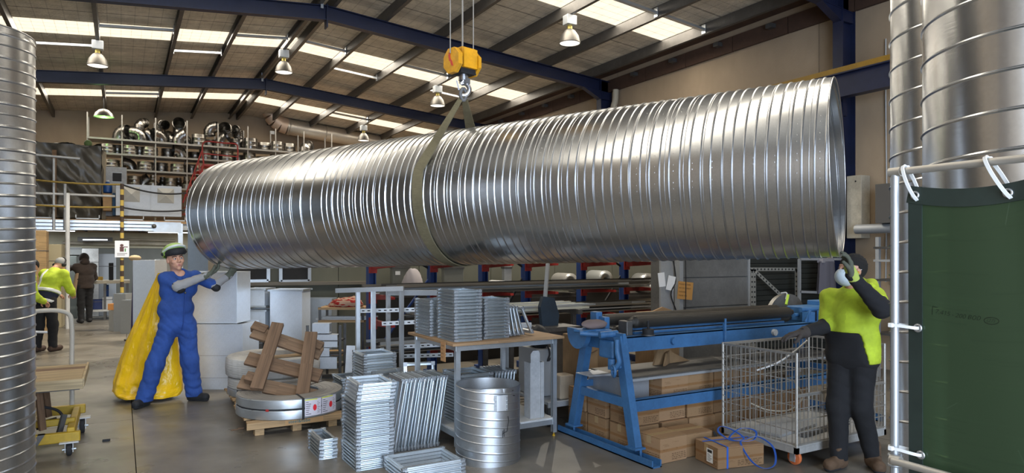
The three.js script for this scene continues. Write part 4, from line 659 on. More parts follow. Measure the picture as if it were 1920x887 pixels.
// ================================================================ CAGE TROLLEY
{
  const u0 = 4.64, u1 = 5.84, w0 = 3.52, w1 = 4.30, py = 0.17, H = 0.92;
  const c = thing('cage_trolley', 'wire mesh cage trolley on orange castors beside the blue machine', 'trolley', U((u0 + u1) / 2, (w0 + w1) / 2)), W = u1 - u0, D = w1 - w0;
  const wire = mat(lin(0.46, 0.44, 0.40), { metalness: 0.7, roughness: 0.42 });
  part(c, 'platform', merge([rbox(W, 0.02, D, 0.004, 0, py, 0), box(W, 0.05, 0.03, 0, py - 0.03, D / 2 - 0.015), box(W, 0.05, 0.03, 0, py - 0.03, -D / 2 + 0.015), box(0.03, 0.05, D, W / 2 - 0.015, py - 0.03, 0), box(0.03, 0.05, D, -W / 2 + 0.015, py - 0.03, 0)]), mat(lin(0.62, 0.61, 0.58), { metalness: 0.3, roughness: 0.5, map: T.blotch }));
  const panel = (name, L, hh, place, nv, nh) => {
    const gs = []; for (let i = 0; i <= nv; i++) gs.push(box(0.006, hh, 0.006, -L / 2 + L * i / nv, py + hh / 2 + 0.01, 0)); for (let j = 0; j <= nh; j++) gs.push(box(L, 0.007, 0.007, 0, py + 0.02 + (hh - 0.02) * j / nh, 0.006));
    gs.push(box(L, 0.014, 0.014, 0, py + hh + 0.012, 0)); const g = merge(gs); place(g); part(c, name, g, wire);
  };
  panel('side_panel', D, H - py - 0.02, (g) => { g.rotateY(Math.PI / 2); g.translate(-W / 2 + 0.01, 0, 0); }, 15, 7);
  panel('side_panel', D, H - py - 0.02, (g) => { g.rotateY(Math.PI / 2); g.translate(W / 2 - 0.01, 0, 0); }, 15, 7);
  panel('back_panel', W, H - py - 0.02, (g) => g.translate(0, 0, -D / 2 + 0.01), 24, 7);
  panel('front_gate', W, 0.40, (g) => g.translate(0, 0, D / 2 - 0.01), 24, 4);
  panel('folded_gate', W * 0.62, 0.32, (g) => g.translate(0.14, 0.41, D / 2 - 0.03), 15, 4);
  for (const [x, z] of [[-1, 1], [1, 1], [-1, -1], [1, -1]]) part(c, 'corner_post', cyl(0.012, H - py, x * (W / 2 - 0.01), (H + py) / 2, z * (D / 2 - 0.01), 10), wire);
  const spring = []; for (let i = 0; i <= 90; i++) { const t = i / 90; spring.push(V3(-W / 2 + 0.01 + Math.cos(t * 70) * 0.012, py + 0.1 + t * 0.6, -D / 2 + 0.02 + Math.sin(t * 70) * 0.012)); } part(c, 'hinge_spiral', new THREE.TubeGeometry(new THREE.CatmullRomCurve3(spring), 300, 0.003, 4), wire);
  for (const [x, z] of [[-1, 1], [1, 1], [-1, -1], [1, -1]]) {
    const px = x * (W / 2 - 0.09), pz = z * (D / 2 - 0.09); const f = part(c, 'castor', merge([box(0.07, 0.012, 0.07, px, py - 0.055, pz), box(0.006, 0.09, 0.05, px - 0.028, py - 0.095, pz), box(0.006, 0.09, 0.05, px + 0.028, py - 0.095, pz)]), M.galvDull);
    const wg = lathe([[0.02, -0.017], [0.055, -0.017], [0.06, -0.01], [0.06, 0.01], [0.055, 0.017], [0.02, 0.017]], 28); wg.rotateZ(Math.PI / 2); wg.translate(px, 0.061, pz); part(f, 'wheel', wg, mat(lin(0.62, 0.16, 0.05), { roughness: 0.5 })); part(f, 'hub', (() => { const g = cyl(0.024, 0.045, 0, 0, 0, 14); g.rotateZ(Math.PI / 2); g.translate(px, 0.061, pz); return g; })(), M.galvBright);
  }
  single('flat_offcut', 'flat grey steel offcut lying in the cage trolley', 'offcut', rbox(0.62, 0.025, 0.3, 0.003, 0, 0.0125, 0), M.galvDull, U(5.02, 3.95, py + 0.012), 0.15);
  single('dark_batten', 'dark timber batten lying across the cage trolley floor', 'batten', rbox(0.75, 0.03, 0.06, 0.003, 0, 0.015, 0), M.steelDark, U(5.28, 3.72, py + 0.012), 0.12);
  single('pale_rope', 'pale cord hanging from the machine into the cage trolley', 'cord', tube([U(5.35, 3.95, 0.93), U(5.22, 3.98, 0.84), U(5.02, 4.02, 0.74), U(4.86, 4.1, 0.68)], 0.008, 30, 6), M.white);
  single('coiled_cable', 'slack pale cable looping over the bottom of the cage trolley', 'cable', tube([U(4.78, 4.1, 0.40), U(4.95, 4.05, 0.33), U(5.2, 4.0, 0.32), U(5.35, 4.0, 0.42), U(5.3, 4.05, 0.55)], 0.007, 40, 6), M.cream);
}
// ================================================================ PEOPLE
const smin = (a, b, k) => { const h = Math.max(k - Math.abs(a - b), 0) / k; return Math.min(a, b) - h * h * k * 0.25; };
function surfaceNets(field, nx, ny, nz, o, h) {
  const id = new Int32Array(nx * ny * nz).fill(-1), pos = [], idx = [], I = (x, y, z) => x + nx * (y + ny * z);
  const cor = [[0, 0, 0], [1, 0, 0], [0, 1, 0], [1, 1, 0], [0, 0, 1], [1, 0, 1], [0, 1, 1], [1, 1, 1]], ed = [[0, 1], [2, 3], [4, 5], [6, 7], [0, 2], [1, 3], [4, 6], [5, 7], [0, 4], [1, 5], [2, 6], [3, 7]];
  const off = cor.map(([a, b, c]) => I(a, b, c)), val = new Float32Array(8);
  for (let z = 0; z < nz - 1; z++) for (let y = 0; y < ny - 1; y++) for (let x = 0; x < nx - 1; x++) {
    const b = I(x, y, z); let m = 0; for (let k = 0; k < 8; k++) { val[k] = field[b + off[k]]; if (val[k] < 0) m |= 1 << k; } if (m === 0 || m === 255) continue;
    let sx = 0, sy = 0, sz = 0, n = 0; for (const [p, q] of ed) { if ((val[p] < 0) === (val[q] < 0)) continue; const t = val[p] / (val[p] - val[q]); sx += cor[p][0] + (cor[q][0] - cor[p][0]) * t; sy += cor[p][1] + (cor[q][1] - cor[p][1]) * t; sz += cor[p][2] + (cor[q][2] - cor[p][2]) * t; n++; }
    id[b] = pos.length / 3; pos.push(o.x + (x + sx / n) * h, o.y + (y + sy / n) * h, o.z + (z + sz / n) * h);
  }
  const quad = (a, b, c, d, f) => { if (a < 0 || b < 0 || c < 0 || d < 0) return; if (f) idx.push(a, b, c, a, c, d); else idx.push(a, c, b, a, d, c); };
  for (let z = 1; z < nz - 1; z++) for (let y = 1; y < ny - 1; y++) for (let x = 1; x < nx - 1; x++) {
    const b = I(x, y, z), s = field[b] < 0;
    if (s !== (field[b + 1] < 0)) quad(id[b - nx - nx * ny], id[b - nx * ny], id[b], id[b - nx], s);
    if (s !== (field[b + nx] < 0)) quad(id[b - 1 - nx * ny], id[b - nx * ny], id[b], id[b - 1], !s);
    if (s !== (field[b + nx * ny] < 0)) quad(id[b - 1 - nx], id[b - nx], id[b], id[b - 1], s);
  }
  const g = new THREE.BufferGeometry(); g.setAttribute('position', new THREE.Float32BufferAttribute(pos, 3)); g.setIndex(idx); g.computeVertexNormals(); return metric(g);
}
// bones: [a, b, ra, rb]; extra(d, p) may cut or wrinkle the field
function boneMesh(bones, h, grow = 0, k = 0.03, extra) {
  const lo = V3(1e9, 1e9, 1e9), hi = V3(-1e9, -1e9, -1e9), mg = 0.05;
  for (const [a, b, ra, rb] of bones) { const r = Math.max(ra, rb) + grow + 0.03; for (const p of [a, b]) { lo.min(V3(p.x - r, p.y - r, p.z - r)); hi.max(V3(p.x + r, p.y + r, p.z + r)); } }
  const nx = Math.ceil((hi.x - lo.x) / h) + 3, ny = Math.ceil((hi.y - lo.y) / h) + 3, nz = Math.ceil((hi.z - lo.z) / h) + 3; lo.addScalar(-h);
  const f = new Float32Array(nx * ny * nz).fill(1);
  for (const [a, b, ra, rb, kk] of bones) {
    const r = Math.max(ra, rb) + grow + mg, dx = b.x - a.x, dy = b.y - a.y, dz = b.z - a.z, L = dx * dx + dy * dy + dz * dz || 1e-9, ks = kk ?? k;
    const r0 = (v, w, o) => Math.max(0, Math.floor((Math.min(v, w) - r - o) / h)), r1 = (v, w, o, n) => Math.min(n - 1, Math.ceil((Math.max(v, w) + r - o) / h));
    for (let z = r0(a.z, b.z, lo.z); z <= r1(a.z, b.z, lo.z, nz); z++) for (let y = r0(a.y, b.y, lo.y); y <= r1(a.y, b.y, lo.y, ny); y++) for (let x = r0(a.x, b.x, lo.x); x <= r1(a.x, b.x, lo.x, nx); x++) {
      const px = lo.x + x * h - a.x, py = lo.y + y * h - a.y, pz = lo.z + z * h - a.z; let t = (px * dx + py * dy + pz * dz) / L; t = t < 0 ? 0 : t > 1 ? 1 : t;
      const ex = px - dx * t, ey = py - dy * t, ez = pz - dz * t, d = Math.sqrt(ex * ex + ey * ey + ez * ez) - (ra + (rb - ra) * t) - grow, i = x + nx * (y + ny * z); f[i] = smin(f[i], d, ks);
    }
  }
  if (extra) for (let z = 0, i = 0; z < nz; z++) for (let y = 0; y < ny; y++) for (let x = 0; x < nx; x++, i++) if (f[i] < 0.06) f[i] = extra(f[i], lo.x + x * h, lo.y + y * h, lo.z + z * h);
  return surfaceNets(f, nx, ny, nz, lo, h);
}
function sdfMesh(fn, lo, hi, h) { const nx = Math.ceil((hi.x - lo.x) / h) + 2, ny = Math.ceil((hi.y - lo.y) / h) + 2, nz = Math.ceil((hi.z - lo.z) / h) + 2, f = new Float32Array(nx * ny * nz); for (let z = 0, i = 0; z < nz; z++) for (let y = 0; y < ny; y++) for (let x = 0; x < nx; x++, i++) f[i] = fn(lo.x + x * h, lo.y + y * h, lo.z + z * h); return surfaceNets(f, nx, ny, nz, lo, h); }
const ell = (x, y, z, cx, cy, cz, rx, ry, rz) => { const a = (x - cx) / rx, b = (y - cy) / ry, c = (z - cz) / rz, k0 = Math.hypot(a, b, c), k1 = Math.hypot(a / rx, b / ry, c / rz); return k1 < 1e-9 ? -Math.min(rx, ry, rz) : k0 * (k0 - 1) / k1; };
const cap = (x, y, z, a, b, ra, rb) => { const dx = b[0] - a[0], dy = b[1] - a[1], dz = b[2] - a[2], px = x - a[0], py = y - a[1], pz = z - a[2]; let t = (px * dx + py * dy + pz * dz) / (dx * dx + dy * dy + dz * dz); t = Math.max(0, Math.min(1, t)); return Math.hypot(px - dx * t, py - dy * t, pz - dz * t) - (ra + (rb - ra) * t); };
// head in its own axes: x to its left, y up, z forward; the eyes lie at y = 0.01, crown 0.125, chin -0.115
function headField(x, y, z) {
  let d = ell(x, y, z, 0, 0.03, -0.012, 0.076, 0.098, 0.096);
  d = smin(d, ell(x, y, z, 0, -0.045, 0.022, 0.058, 0.068, 0.066), 0.035);
  d = smin(d, cap(x, y, z, [-0.034, 0.032, 0.074], [0.034, 0.032, 0.074], 0.012, 0.012), 0.02);
  for (const s of [-1, 1]) { d = -smin(-d, Math.hypot(x - s * 0.032, y - 0.012, z - 0.098) - 0.017, 0.014); d = smin(d, ell(x, y, z, s * 0.043, -0.022, 0.062, 0.02, 0.018, 0.02), 0.02); d = smin(d, ell(x, y, z, s * 0.078, -0.002, -0.012, 0.010, 0.031, 0.020), 0.008); }
  d = smin(d, cap(x, y, z, [0, 0.022, 0.086], [0, -0.022, 0.106], 0.007, 0.011), 0.014); for (const s of [-1, 1]) d = smin(d, Math.hypot(x - s * 0.012, y + 0.026, z - 0.094) - 0.009, 0.010);
  d = smin(d, cap(x, y, z, [-0.02, -0.056, 0.080], [0.02, -0.056, 0.080], 0.008, 0.008), 0.008); d = smin(d, cap(x, y, z, [-0.016, -0.068, 0.078], [0.016, -0.068, 0.078], 0.009, 0.009), 0.008); d = -smin(-d, cap(x, y, z, [-0.022, -0.0615, 0.092], [0.022, -0.0615, 0.092], 0.002, 0.002), 0.005);
  d = smin(d, Math.hypot(x, y + 0.098, z - 0.064) - 0.019, 0.02);
  return smin(d, cap(x, y, z, [0, -0.06, -0.028], [0, -0.19, -0.04], 0.052, 0.055), 0.03);
}
let headBase; const headGeo = () => (headBase ??= sdfMesh(headField, V3(-0.11, -0.2, -0.13), V3(0.11, 0.15, 0.14), 0.0042)).clone();
const basis = (f, up = V3(0, 1, 0)) => { const z = f.clone().normalize(), x = new THREE.Vector3().crossVectors(up, z).normalize(), y = new THREE.Vector3().crossVectors(z, x); return new THREE.Matrix4().makeBasis(x, y, z); };
// five-fingered hand: d along the hand, n out of the palm, s towards the thumb
function handBones(w, d, n, s, curl, size = 1, fat = 0) {
  d = d.clone().normalize(); n = n.clone().addScaledVector(d, -n.dot(d)).normalize(); s = new THREE.Vector3().crossVectors(d, n).normalize().multiplyScalar(Math.sign(s.dot(new THREE.Vector3().crossVectors(d, n))) || 1);
  const B = [], at2 = (a, b, c) => w.clone().addScaledVector(d, a * size).addScaledVector(s, b * size).addScaledVector(n, c * size);
  const roots = [[0.088, 0.030], [0.094, 0.010], [0.090, -0.011], [0.080, -0.031]], len = [[0.040, 0.025, 0.020], [0.045, 0.028, 0.021], [0.041, 0.026, 0.020], [0.032, 0.020, 0.018]];
  roots.forEach(([a, b], i) => { B.push([at2(0, b * 0.7, 0), at2(a, b, 0), 0.017 + fat, 0.013 + fat, 0.02]); let p = at2(a, b, 0), ang = curl * 0.7; for (let k = 0; k < 3; k++) { const q = p.clone().addScaledVector(d, Math.cos(ang) * len[i][k] * size).addScaledVector(n, Math.sin(ang) * len[i][k] * size); B.push([p, q, 0.0098 - k * 0.0008 + fat, 0.009 - k * 0.0008 + fat, 0.004]); p = q; ang += curl; } });
  const t0 = at2(0.022, 0.030, 0.004), t1 = at2(0.055, 0.058, 0.022), t2 = at2(0.082, 0.066, 0.042), t3 = at2(0.100, 0.058, 0.056); B.push([t0, t1, 0.016 + fat, 0.012 + fat, 0.012], [t1, t2, 0.0115 + fat, 0.0105 + fat, 0.006], [t2, t3, 0.010 + fat, 0.009 + fat, 0.004]);
  return B;
}
const skin = mat(lin(0.56, 0.29, 0.185), { roughness: 0.5 }), hairM = mat(lin(0.012, 0.010, 0.009), { roughness: 0.9 }), pants = mat(lin(0.012, 0.012, 0.014), { roughness: 0.9, map: T.blotch }), hivis = mat(lin(0.60, 0.76, 0.04), { roughness: 0.8, map: T.blotch }), glove = mat(lin(0.10, 0.105, 0.075), { roughness: 0.85 });
const wr = (x, y, z, s, f) => Math.sin(x * f + Math.sin(y * f * 1.3) * 1.5) * Math.sin(y * f * 0.9 + z * f * 0.7 + s) ;
function person(label, px, z, J, o) {     // J: joints in the person's own axes (x right in the picture, y up, z towards the camera)
  const p = P(px, 478, z); p.y = 0; const g = thing('person', label, 'person', p, -TURN);
  const v = (k) => V3(...J[k]), torso = [[v('pelvisL'), v('pelvisR'), 0.098, 0.098], [v('pelvis'), v('waist'), 0.122, 0.12], [v('waist'), v('chest'), 0.122, 0.13], [v('chest'), v('neck'), 0.125, 0.06], [v('shoulderL'), v('shoulderR'), 0.062, 0.062, 0.06], [v('chestL'), v('chestR'), 0.105, 0.105]]; { const cd = v('chestR').sub(v('chestL')); torso.push([v('waist').addScaledVector(cd, -0.38), v('waist').addScaledVector(cd, 0.38), 0.118, 0.118]); }
  const legs = [[v('hipL'), v('kneeL'), 0.088, 0.058], [v('kneeL'), v('ankleL'), 0.056, 0.038], [v('hipR'), v('kneeR'), 0.088, 0.058], [v('kneeR'), v('ankleR'), 0.056, 0.038], [v('ankleL'), v('toeL'), 0.036, 0.03], [v('ankleR'), v('toeR'), 0.036, 0.03]];
  const arms = [[v('shoulderL'), v('elbowL'), 0.052, 0.042], [v('elbowL'), v('wristL'), 0.041, 0.028], [v('shoulderR'), v('elbowR'), 0.052, 0.042], [v('elbowR'), v('wristR'), 0.041, 0.028]];
  return { g, v, torso, legs, arms };
}
const quality = 0.011, ridge = (x, y, z, s, f) => { const a = Math.sin(x * f * 0.8 + y * f * 0.7 + Math.sin(z * f * 0.6 + s) * 1.6 + 2 * Math.sin(y * 7 + s)); return 0.5 - Math.pow(Math.abs(a), 0.5); };
// ---------------------------------------------------------------- worker in blue overalls at the far end of the duct
{
  const J = { pelvis: [0.02, 0.94, 0], pelvisL: [0.07, 0.90, -0.05], pelvisR: [-0.04, 0.90, 0.06], waist: [0.0, 1.08, 0], chest: [0.0, 1.30, -0.05], chestL: [0.06, 1.30, -0.12], chestR: [-0.06, 1.29, 0.02], neck: [0.03, 1.48, -0.05], shoulderL: [0.13, 1.44, -0.19], shoulderR: [-0.095, 1.43, 0.06], elbowL: [0.345, 1.345, -0.20], wristL: [0.475, 1.455, -0.33], elbowR: [0.09, 1.345, 0.13], wristR: [0.34, 1.47, -0.06],
    hipL: [0.10, 0.88, -0.05], kneeL: [0.13, 0.47, -0.06], ankleL: [0.15, 0.10, -0.12], toeL: [0.29, 0.035, -0.10], hipR: [-0.06, 0.88, 0.05], kneeR: [-0.17, 0.47, 0.13], ankleR: [-0.27, 0.10, 0.17], toeR: [-0.29, 0.035, 0.30] };
  const { g, v, torso, legs, arms } = person('worker in blue overalls and a raised green welding helmet holding the duct end', 330, 7.78, J);
  const hF = V3(0.70, 0.05, 0.72), hUp = V3(-0.16, 1, 0.02), headC = V3(-0.005, 1.645, 0.0);
  const hm = basis(hF, hUp).scale(V3(1.08, 1.06, 1.08)).setPosition(headC), head = headGeo().applyMatrix4(hm);
  const hl = handBones(v('wristL'), V3(0.35, 0.45, 0.1), V3(-0.25, 1, -0.3), V3(-0.6, 0, -0.5), 0.35, 1, 0.0), hr = handBones(v('wristR'), V3(0.5, 0.35, -0.55), V3(-0.25, 1, -0.1), V3(0.5, 0, 0.6), 0.45, 1, 0.0);
  const body = mergeGeometries([boneMesh([...torso, ...legs, ...arms], 0.016, -0.012), head, boneMesh(hl, 0.005), boneMesh(hr, 0.005)].map((q) => q.toNonIndexed()));
  part(g, 'body', mergeVertices(body), skin);
  // overalls: body, trousers and short rolled sleeves
  const blue = mat(lin(0.026, 0.085, 0.34), { roughness: 0.85, map: T.blotch });
  const sleeveR = v('shoulderR').lerp(v('elbowR'), 0.86), sleeveL = v('shoulderL').lerp(v('elbowL'), 0.93);
  const suit = [...torso.map((b) => [b[0], b[1], b[2] + 0.008, b[3] + 0.008, b[4]]), [v('hipL'), v('kneeL'), 0.100, 0.088], [v('kneeL'), v('ankleL').add(V3(0, -0.02, 0)), 0.092, 0.088], [v('hipR'), v('kneeR'), 0.100, 0.088], [v('kneeR'), v('ankleR').add(V3(0, -0.02, 0)), 0.088, 0.088], [v('shoulderR'), sleeveR, 0.058, 0.064], [v('shoulderL'), sleeveL, 0.058, 0.060]];
  part(g, 'overalls', boneMesh(suit, quality, 0, 0.05, (d, x, y, z) => { let q = d + 0.004 * wr(x, y, z, 1.3, 19) + 0.010 * ridge(x, y, z, 0.4, 30); if (y < 0.35) q += 0.003 * Math.sin(y * 70 + x * 24 + z * 30); q = Math.max(q, 0.055 - y); const nx = x - 0.05, ny = y - 1.52, nz = z + 0.0; return Math.max(q, 0.062 - Math.hypot(nx, ny * 0.9, nz)); }), blue);
  part(g, 'zip_placket', tube([V3(0.095, 1.46, 0.045), V3(0.15, 1.32, 0.08), V3(0.145, 1.1, 0.10), V3(0.14, 0.95, 0.11), V3(0.11, 0.84, 0.09)], 0.004, 30, 6), mat(lin(0.012, 0.05, 0.24), { roughness: 0.7 })); part(g, 'press_stud', at(new THREE.SphereGeometry(0.012, 10, 6), 0.15, 1.27, 0.09), M.steelDark);
  const guard = mat(lin(0.30, 0.29, 0.285), { roughness: 0.95 });
  part(g, 'arm_guard', boneMesh([[v('shoulderR').lerp(v('elbowR'), 0.92), v('elbowR'), 0.057, 0.058], [v('elbowR'), v('wristR'), 0.057, 0.040]], 0.009, 0, 0.03, (d, x, y, z) => d + 0.003 * wr(x, y, z, 0, 60)), guard); part(g, 'arm_guard', boneMesh([[v('elbowL'), v('wristL'), 0.055, 0.040]], 0.009, 0, 0.03, (d, x, y, z) => d + 0.003 * wr(x, y, z, 2, 60)), guard);
  const bandM = M.black; for (const [a, r] of [[v('shoulderR').lerp(v('elbowR'), 0.94), 0.064], [v('elbowL'), 0.056]]) part(g, 'guard_hem', boneMesh([[a, a.clone().add(V3(0.025, -0.03, -0.01)), r, r * 0.9]], 0.010), bandM);
  part(g, 'glove', boneMesh([[v('wristL').lerp(v('elbowL'), 0.15), v('wristL'), 0.040, 0.032], ...hl], 0.0055, 0.0045, 0.02), glove); part(g, 'glove', boneMesh([[v('wristR').lerp(v('elbowR'), 0.15), v('wristR'), 0.040, 0.032], ...hr], 0.0055, 0.0045, 0.02), glove);
  for (const s of ['L', 'R']) { const a = v('ankle' + s), t = v('toe' + s), low = (q) => V3(q.x, 0.047, q.z); const bt = part(g, 'boot', boneMesh([[a.clone().setY(0.16), a.clone().setY(0.07), 0.058, 0.056], [low(a).addScaledVector(t.clone().sub(a).setY(0), -0.3), low(t), 0.046, 0.048]], 0.010, 0, 0.03, (d, x, y) => Math.max(d, 0.014 - y)), M.black); part(bt, 'sole', boneMesh([[low(a).addScaledVector(t.clone().sub(a).setY(0), -0.32).setY(0.045), low(t).addScaledVector(t.clone().sub(a).setY(0), 0.03).setY(0.045), 0.048, 0.050]], 0.010, 0, 0.03, (d, x, y) => Math.max(d, 0.001 - y, y - 0.024)), M.rubber); }
  // face, hair
  const onHead = (q) => q.applyMatrix4(hm);
  for (const s of [-1, 1]) { const e = part(g, 'eye', onHead(at(new THREE.SphereGeometry(0.0125, 14, 10), s * 0.032, 0.010, 0.080)), mat(lin(0.6, 0.58, 0.55), { roughness: 0.3 })); part(e, 'iris', onHead(at(new THREE.SphereGeometry(0.0075, 10, 8), s * 0.031, 0.010, 0.0866)), hairM); part(g, 'eyebrow', onHead(tube([V3(s * 0.014, 0.032, 0.094), V3(s * 0.032, 0.037, 0.090), V3(s * 0.052, 0.030, 0.074)], 0.0042, 10, 6)), hairM); part(g, 'eyelid', onHead(tube([V3(s * 0.018, 0.014, 0.090), V3(s * 0.032, 0.020, 0.0905), V3(s * 0.046, 0.014, 0.084)], 0.0035, 10, 6)), skin); }
  part(g, 'lips', onHead(mergeGeometries([tube([V3(-0.021, -0.060, 0.083), V3(0, -0.0555, 0.0895), V3(0.021, -0.060, 0.083)], 0.0045, 12, 6), tube([V3(-0.017, -0.066, 0.083), V3(0, -0.068, 0.0885), V3(0.017, -0.066, 0.083)], 0.005, 12, 6)])), mat(lin(0.36, 0.13, 0.11), { roughness: 0.5 }));
  part(g, 'hair', onHead(sdfMesh((x, y, z) => Math.max(ell(x, y, z, 0, 0.034, -0.014, 0.083, 0.102, 0.103), 0.052 - y - 0.9 * Math.max(0, -z - 0.01), -(ell(x, y, z, 0, 0.03, -0.012, 0.072, 0.094, 0.092))), V3(-0.1, -0.07, -0.13), V3(0.1, 0.15, 0.11), 0.006)), hairM);
  // welding helmet pushed up on the head
  const lime = mat(lin(0.30, 0.48, 0.10), { roughness: 0.4 }), hel = part(g, 'helmet_shell', onHead(sdfMesh((x, y, z) => { const yy = y - 0.075 - 0.25 * (z), d = ell(x, yy, z, 0, 0.015, -0.02, 0.112, 0.088, 0.128); return Math.max(Math.abs(d) - 0.005, -yy - 0.02, y - 0.19); }, V3(-0.14, -0.03, -0.18), V3(0.14, 0.23, 0.15), 0.006)), lime);
  part(hel, 'visor_shell', onHead(sdfMesh((x, y, z) => { const d = ell(x, y, z, 0, 0.085, 0.01, 0.103, 0.070, 0.118); return Math.max(Math.abs(d) - 0.005, 0.046 + 0.0 * z - y, -z - 0.02, y - 0.135); }, V3(-0.13, 0.01, -0.06), V3(0.13, 0.17, 0.16), 0.006)), M.black, 'dark raised face shield');
  part(hel, 'clear_band', onHead(tube([V3(-0.108, 0.10, 0.0), V3(-0.075, 0.135, 0.085), V3(0, 0.150, 0.115), V3(0.075, 0.135, 0.085), V3(0.108, 0.10, 0.0)], 0.014, 40, 8)), mat(lin(0.62, 0.66, 0.60), { roughness: 0.25 })); for (const s of [-1, 1]) part(hel, 'pivot_knob', onHead(at(new THREE.SphereGeometry(0.02, 10, 8), s * 0.112, 0.075, -0.015)), M.rubber);
}
// ---------------------------------------------------------------- worker in lime hoodie at the near end of the duct
{
  const J = { pelvis: [0.03, 0.92, 0], pelvisL: [0.07, 0.90, 0.05], pelvisR: [-0.02, 0.90, -0.05], waist: [0.02, 1.04, 0], chest: [0.02, 1.22, 0.01], chestL: [0.08, 1.23, 0.08], chestR: [-0.05, 1.23, -0.08], neck: [0.045, 1.43, 0], shoulderL: [0.11, 1.37, 0.14], shoulderR: [-0.085, 1.345, -0.14], elbowL: [0.055, 1.30, 0.37], wristL: [-0.185, 1.555, 0.385], elbowR: [-0.155, 1.13, -0.06], wristR: [-0.40, 1.08, 0.04],
    hipL: [0.07, 0.90, 0.06], kneeL: [0.055, 0.50, 0.07], ankleL: [0.185, 0.11, 0.0], toeL: [0.16, 0.035, 0.14], hipR: [-0.03, 0.90, -0.05], kneeR: [-0.09, 0.49, -0.01], ankleR: [-0.095, 0.10, 0.02], toeR: [-0.20, 0.035, 0.09] };
  const { g, v, torso, legs, arms } = person('worker in lime and black hoodie and face mask holding up the near duct end', 1593, 5.40, J);
  const hF = V3(-0.97, 0.14, 0.10), headC = V3(0.005, 1.572, 0.02), hm = basis(hF, V3(0.2, 1, 0)).setPosition(headC), onHead = (q) => q.applyMatrix4(hm);
  const hl = handBones(v('wristL'), V3(-0.10, 0.98, 0.03), V3(-0.95, 0.1, -0.2), V3(-0.2, 0, 0.9), 0.42, 1.0), hr = handBones(v('wristR'), V3(-0.95, -0.12, 0.15), V3(0, -1, 0.1), V3(0, 0.2, 1), 0.28, 1.0);
  part(g, 'body', mergeVertices(mergeGeometries([boneMesh([...torso, ...legs, ...arms], 0.016, -0.012), onHead(headGeo()), boneMesh(hl, 0.005), boneMesh(hr, 0.005)].map((q) => q.toNonIndexed()))), skin);
  const hood = [...torso.map((b) => [b[0], b[1], b[2] + 0.012, b[3] + 0.012, b[4]]), [v('pelvisL'), v('pelvisR'), 0.135, 0.135], [v('shoulderL'), v('shoulderL').lerp(v('elbowL'), 0.45), 0.078, 0.078], [v('shoulderR'), v('elbowR').lerp(v('shoulderR'), 0.08), 0.070, 0.066], [V3(0.10, 1.46, -0.03), V3(0.09, 1.42, 0.09), 0.06, 0.05]];
  const wk = (d, x, y, z) => d + 0.005 * wr(x, y, z, 0.6, 18) + 0.006 * ridge(x, y, z, 2.1, 26), limeCut = (x, y, z) => (x < -0.0 ? 1.09 : x < 0.06 ? 1.09 - x / 0.06 * 0.24 : 0.85);
  part(g, 'hoodie_upper', boneMesh(hood, 0.012, 0, 0.05, (d, x, y, z) => Math.max(wk(d, x, y, z), limeCut(x, y, z) - y, 0.065 - Math.hypot(x - 0.0, y - 1.49, z - 0.02))), hivis, 'lime upper part');
  part(g, 'hoodie_lower', boneMesh(hood, 0.012, -0.002, 0.05, (d, x, y, z) => Math.max(wk(d, x, y, z), y - limeCut(x, y, z) - 0.004, 0.80 - y)), pants, 'black lower part');
  part(g, 'hood', boneMesh([[V3(0.10, 1.455, -0.09), V3(0.15, 1.45, 0.02), 0.045, 0.055], [V3(0.15, 1.45, 0.02), V3(0.10, 1.44, 0.13), 0.055, 0.045]], 0.010, 0, 0.04, (d, x, y, z) => d + 0.006 * wr(x, y, z, 0, 40)), hivis);
  const slv = mat(lin(0.010, 0.010, 0.012), { roughness: 0.9 });
  part(g, 'sleeve', boneMesh([[v('shoulderL').lerp(v('elbowL'), 0.3), v('elbowL'), 0.074, 0.070], [v('elbowL'), v('wristL'), 0.070, 0.040]], 0.010, 0, 0.03, (d, x, y, z) => d + 0.004 * wr(x, y, z, 0, 44)), slv); part(g, 'sleeve', boneMesh([[v('elbowR').lerp(v('shoulderR'), 0.12), v('elbowR'), 0.066, 0.06], [v('elbowR'), v('wristR'), 0.06, 0.042]], 0.010, 0, 0.03, (d, x, y, z) => d + 0.004 * wr(x, y, z, 1, 44)), slv);
  part(g, 'trousers', boneMesh([[v('pelvisL'), v('pelvisR'), 0.110, 0.110], [v('hipL'), v('kneeL'), 0.108, 0.080], [v('kneeL'), v('ankleL').add(V3(0, -0.01, 0)), 0.080, 0.062], [v('hipR'), v('kneeR'), 0.108, 0.080], [v('kneeR'), v('ankleR').add(V3(0, -0.01, 0)), 0.080, 0.064]], quality, 0, 0.04, (d, x, y, z) => Math.max(d + 0.003 * wr(x, y, z, 0.3, 26) + 0.006 * ridge(x, y, z, 1.1, 22), 0.07 - y, y - 1.0)), pants);
  const gl = mat(lin(0.42, 0.50, 0.10), { roughness: 0.85 });
  part(g, 'glove', boneMesh(hl, 0.0055, 0.0045, 0.02), glove, 'dark work glove'); part(g, 'glove_cuff', boneMesh([[v('wristL').lerp(v('elbowL'), 0.12), v('wristL').add(V3(-0.012, 0.05, 0.005)), 0.044, 0.037]], 0.007), gl, 'lime glove cuff'); part(g, 'glove', boneMesh([[v('wristR').lerp(v('elbowR'), 0.12), v('wristR'), 0.045, 0.034], ...hr], 0.0055, 0.0045, 0.02), mat(lin(0.05, 0.04, 0.035), { roughness: 0.85 }));
  const bm = mat(lin(0.13, 0.075, 0.04), { roughness: 0.85, map: T.blotch });
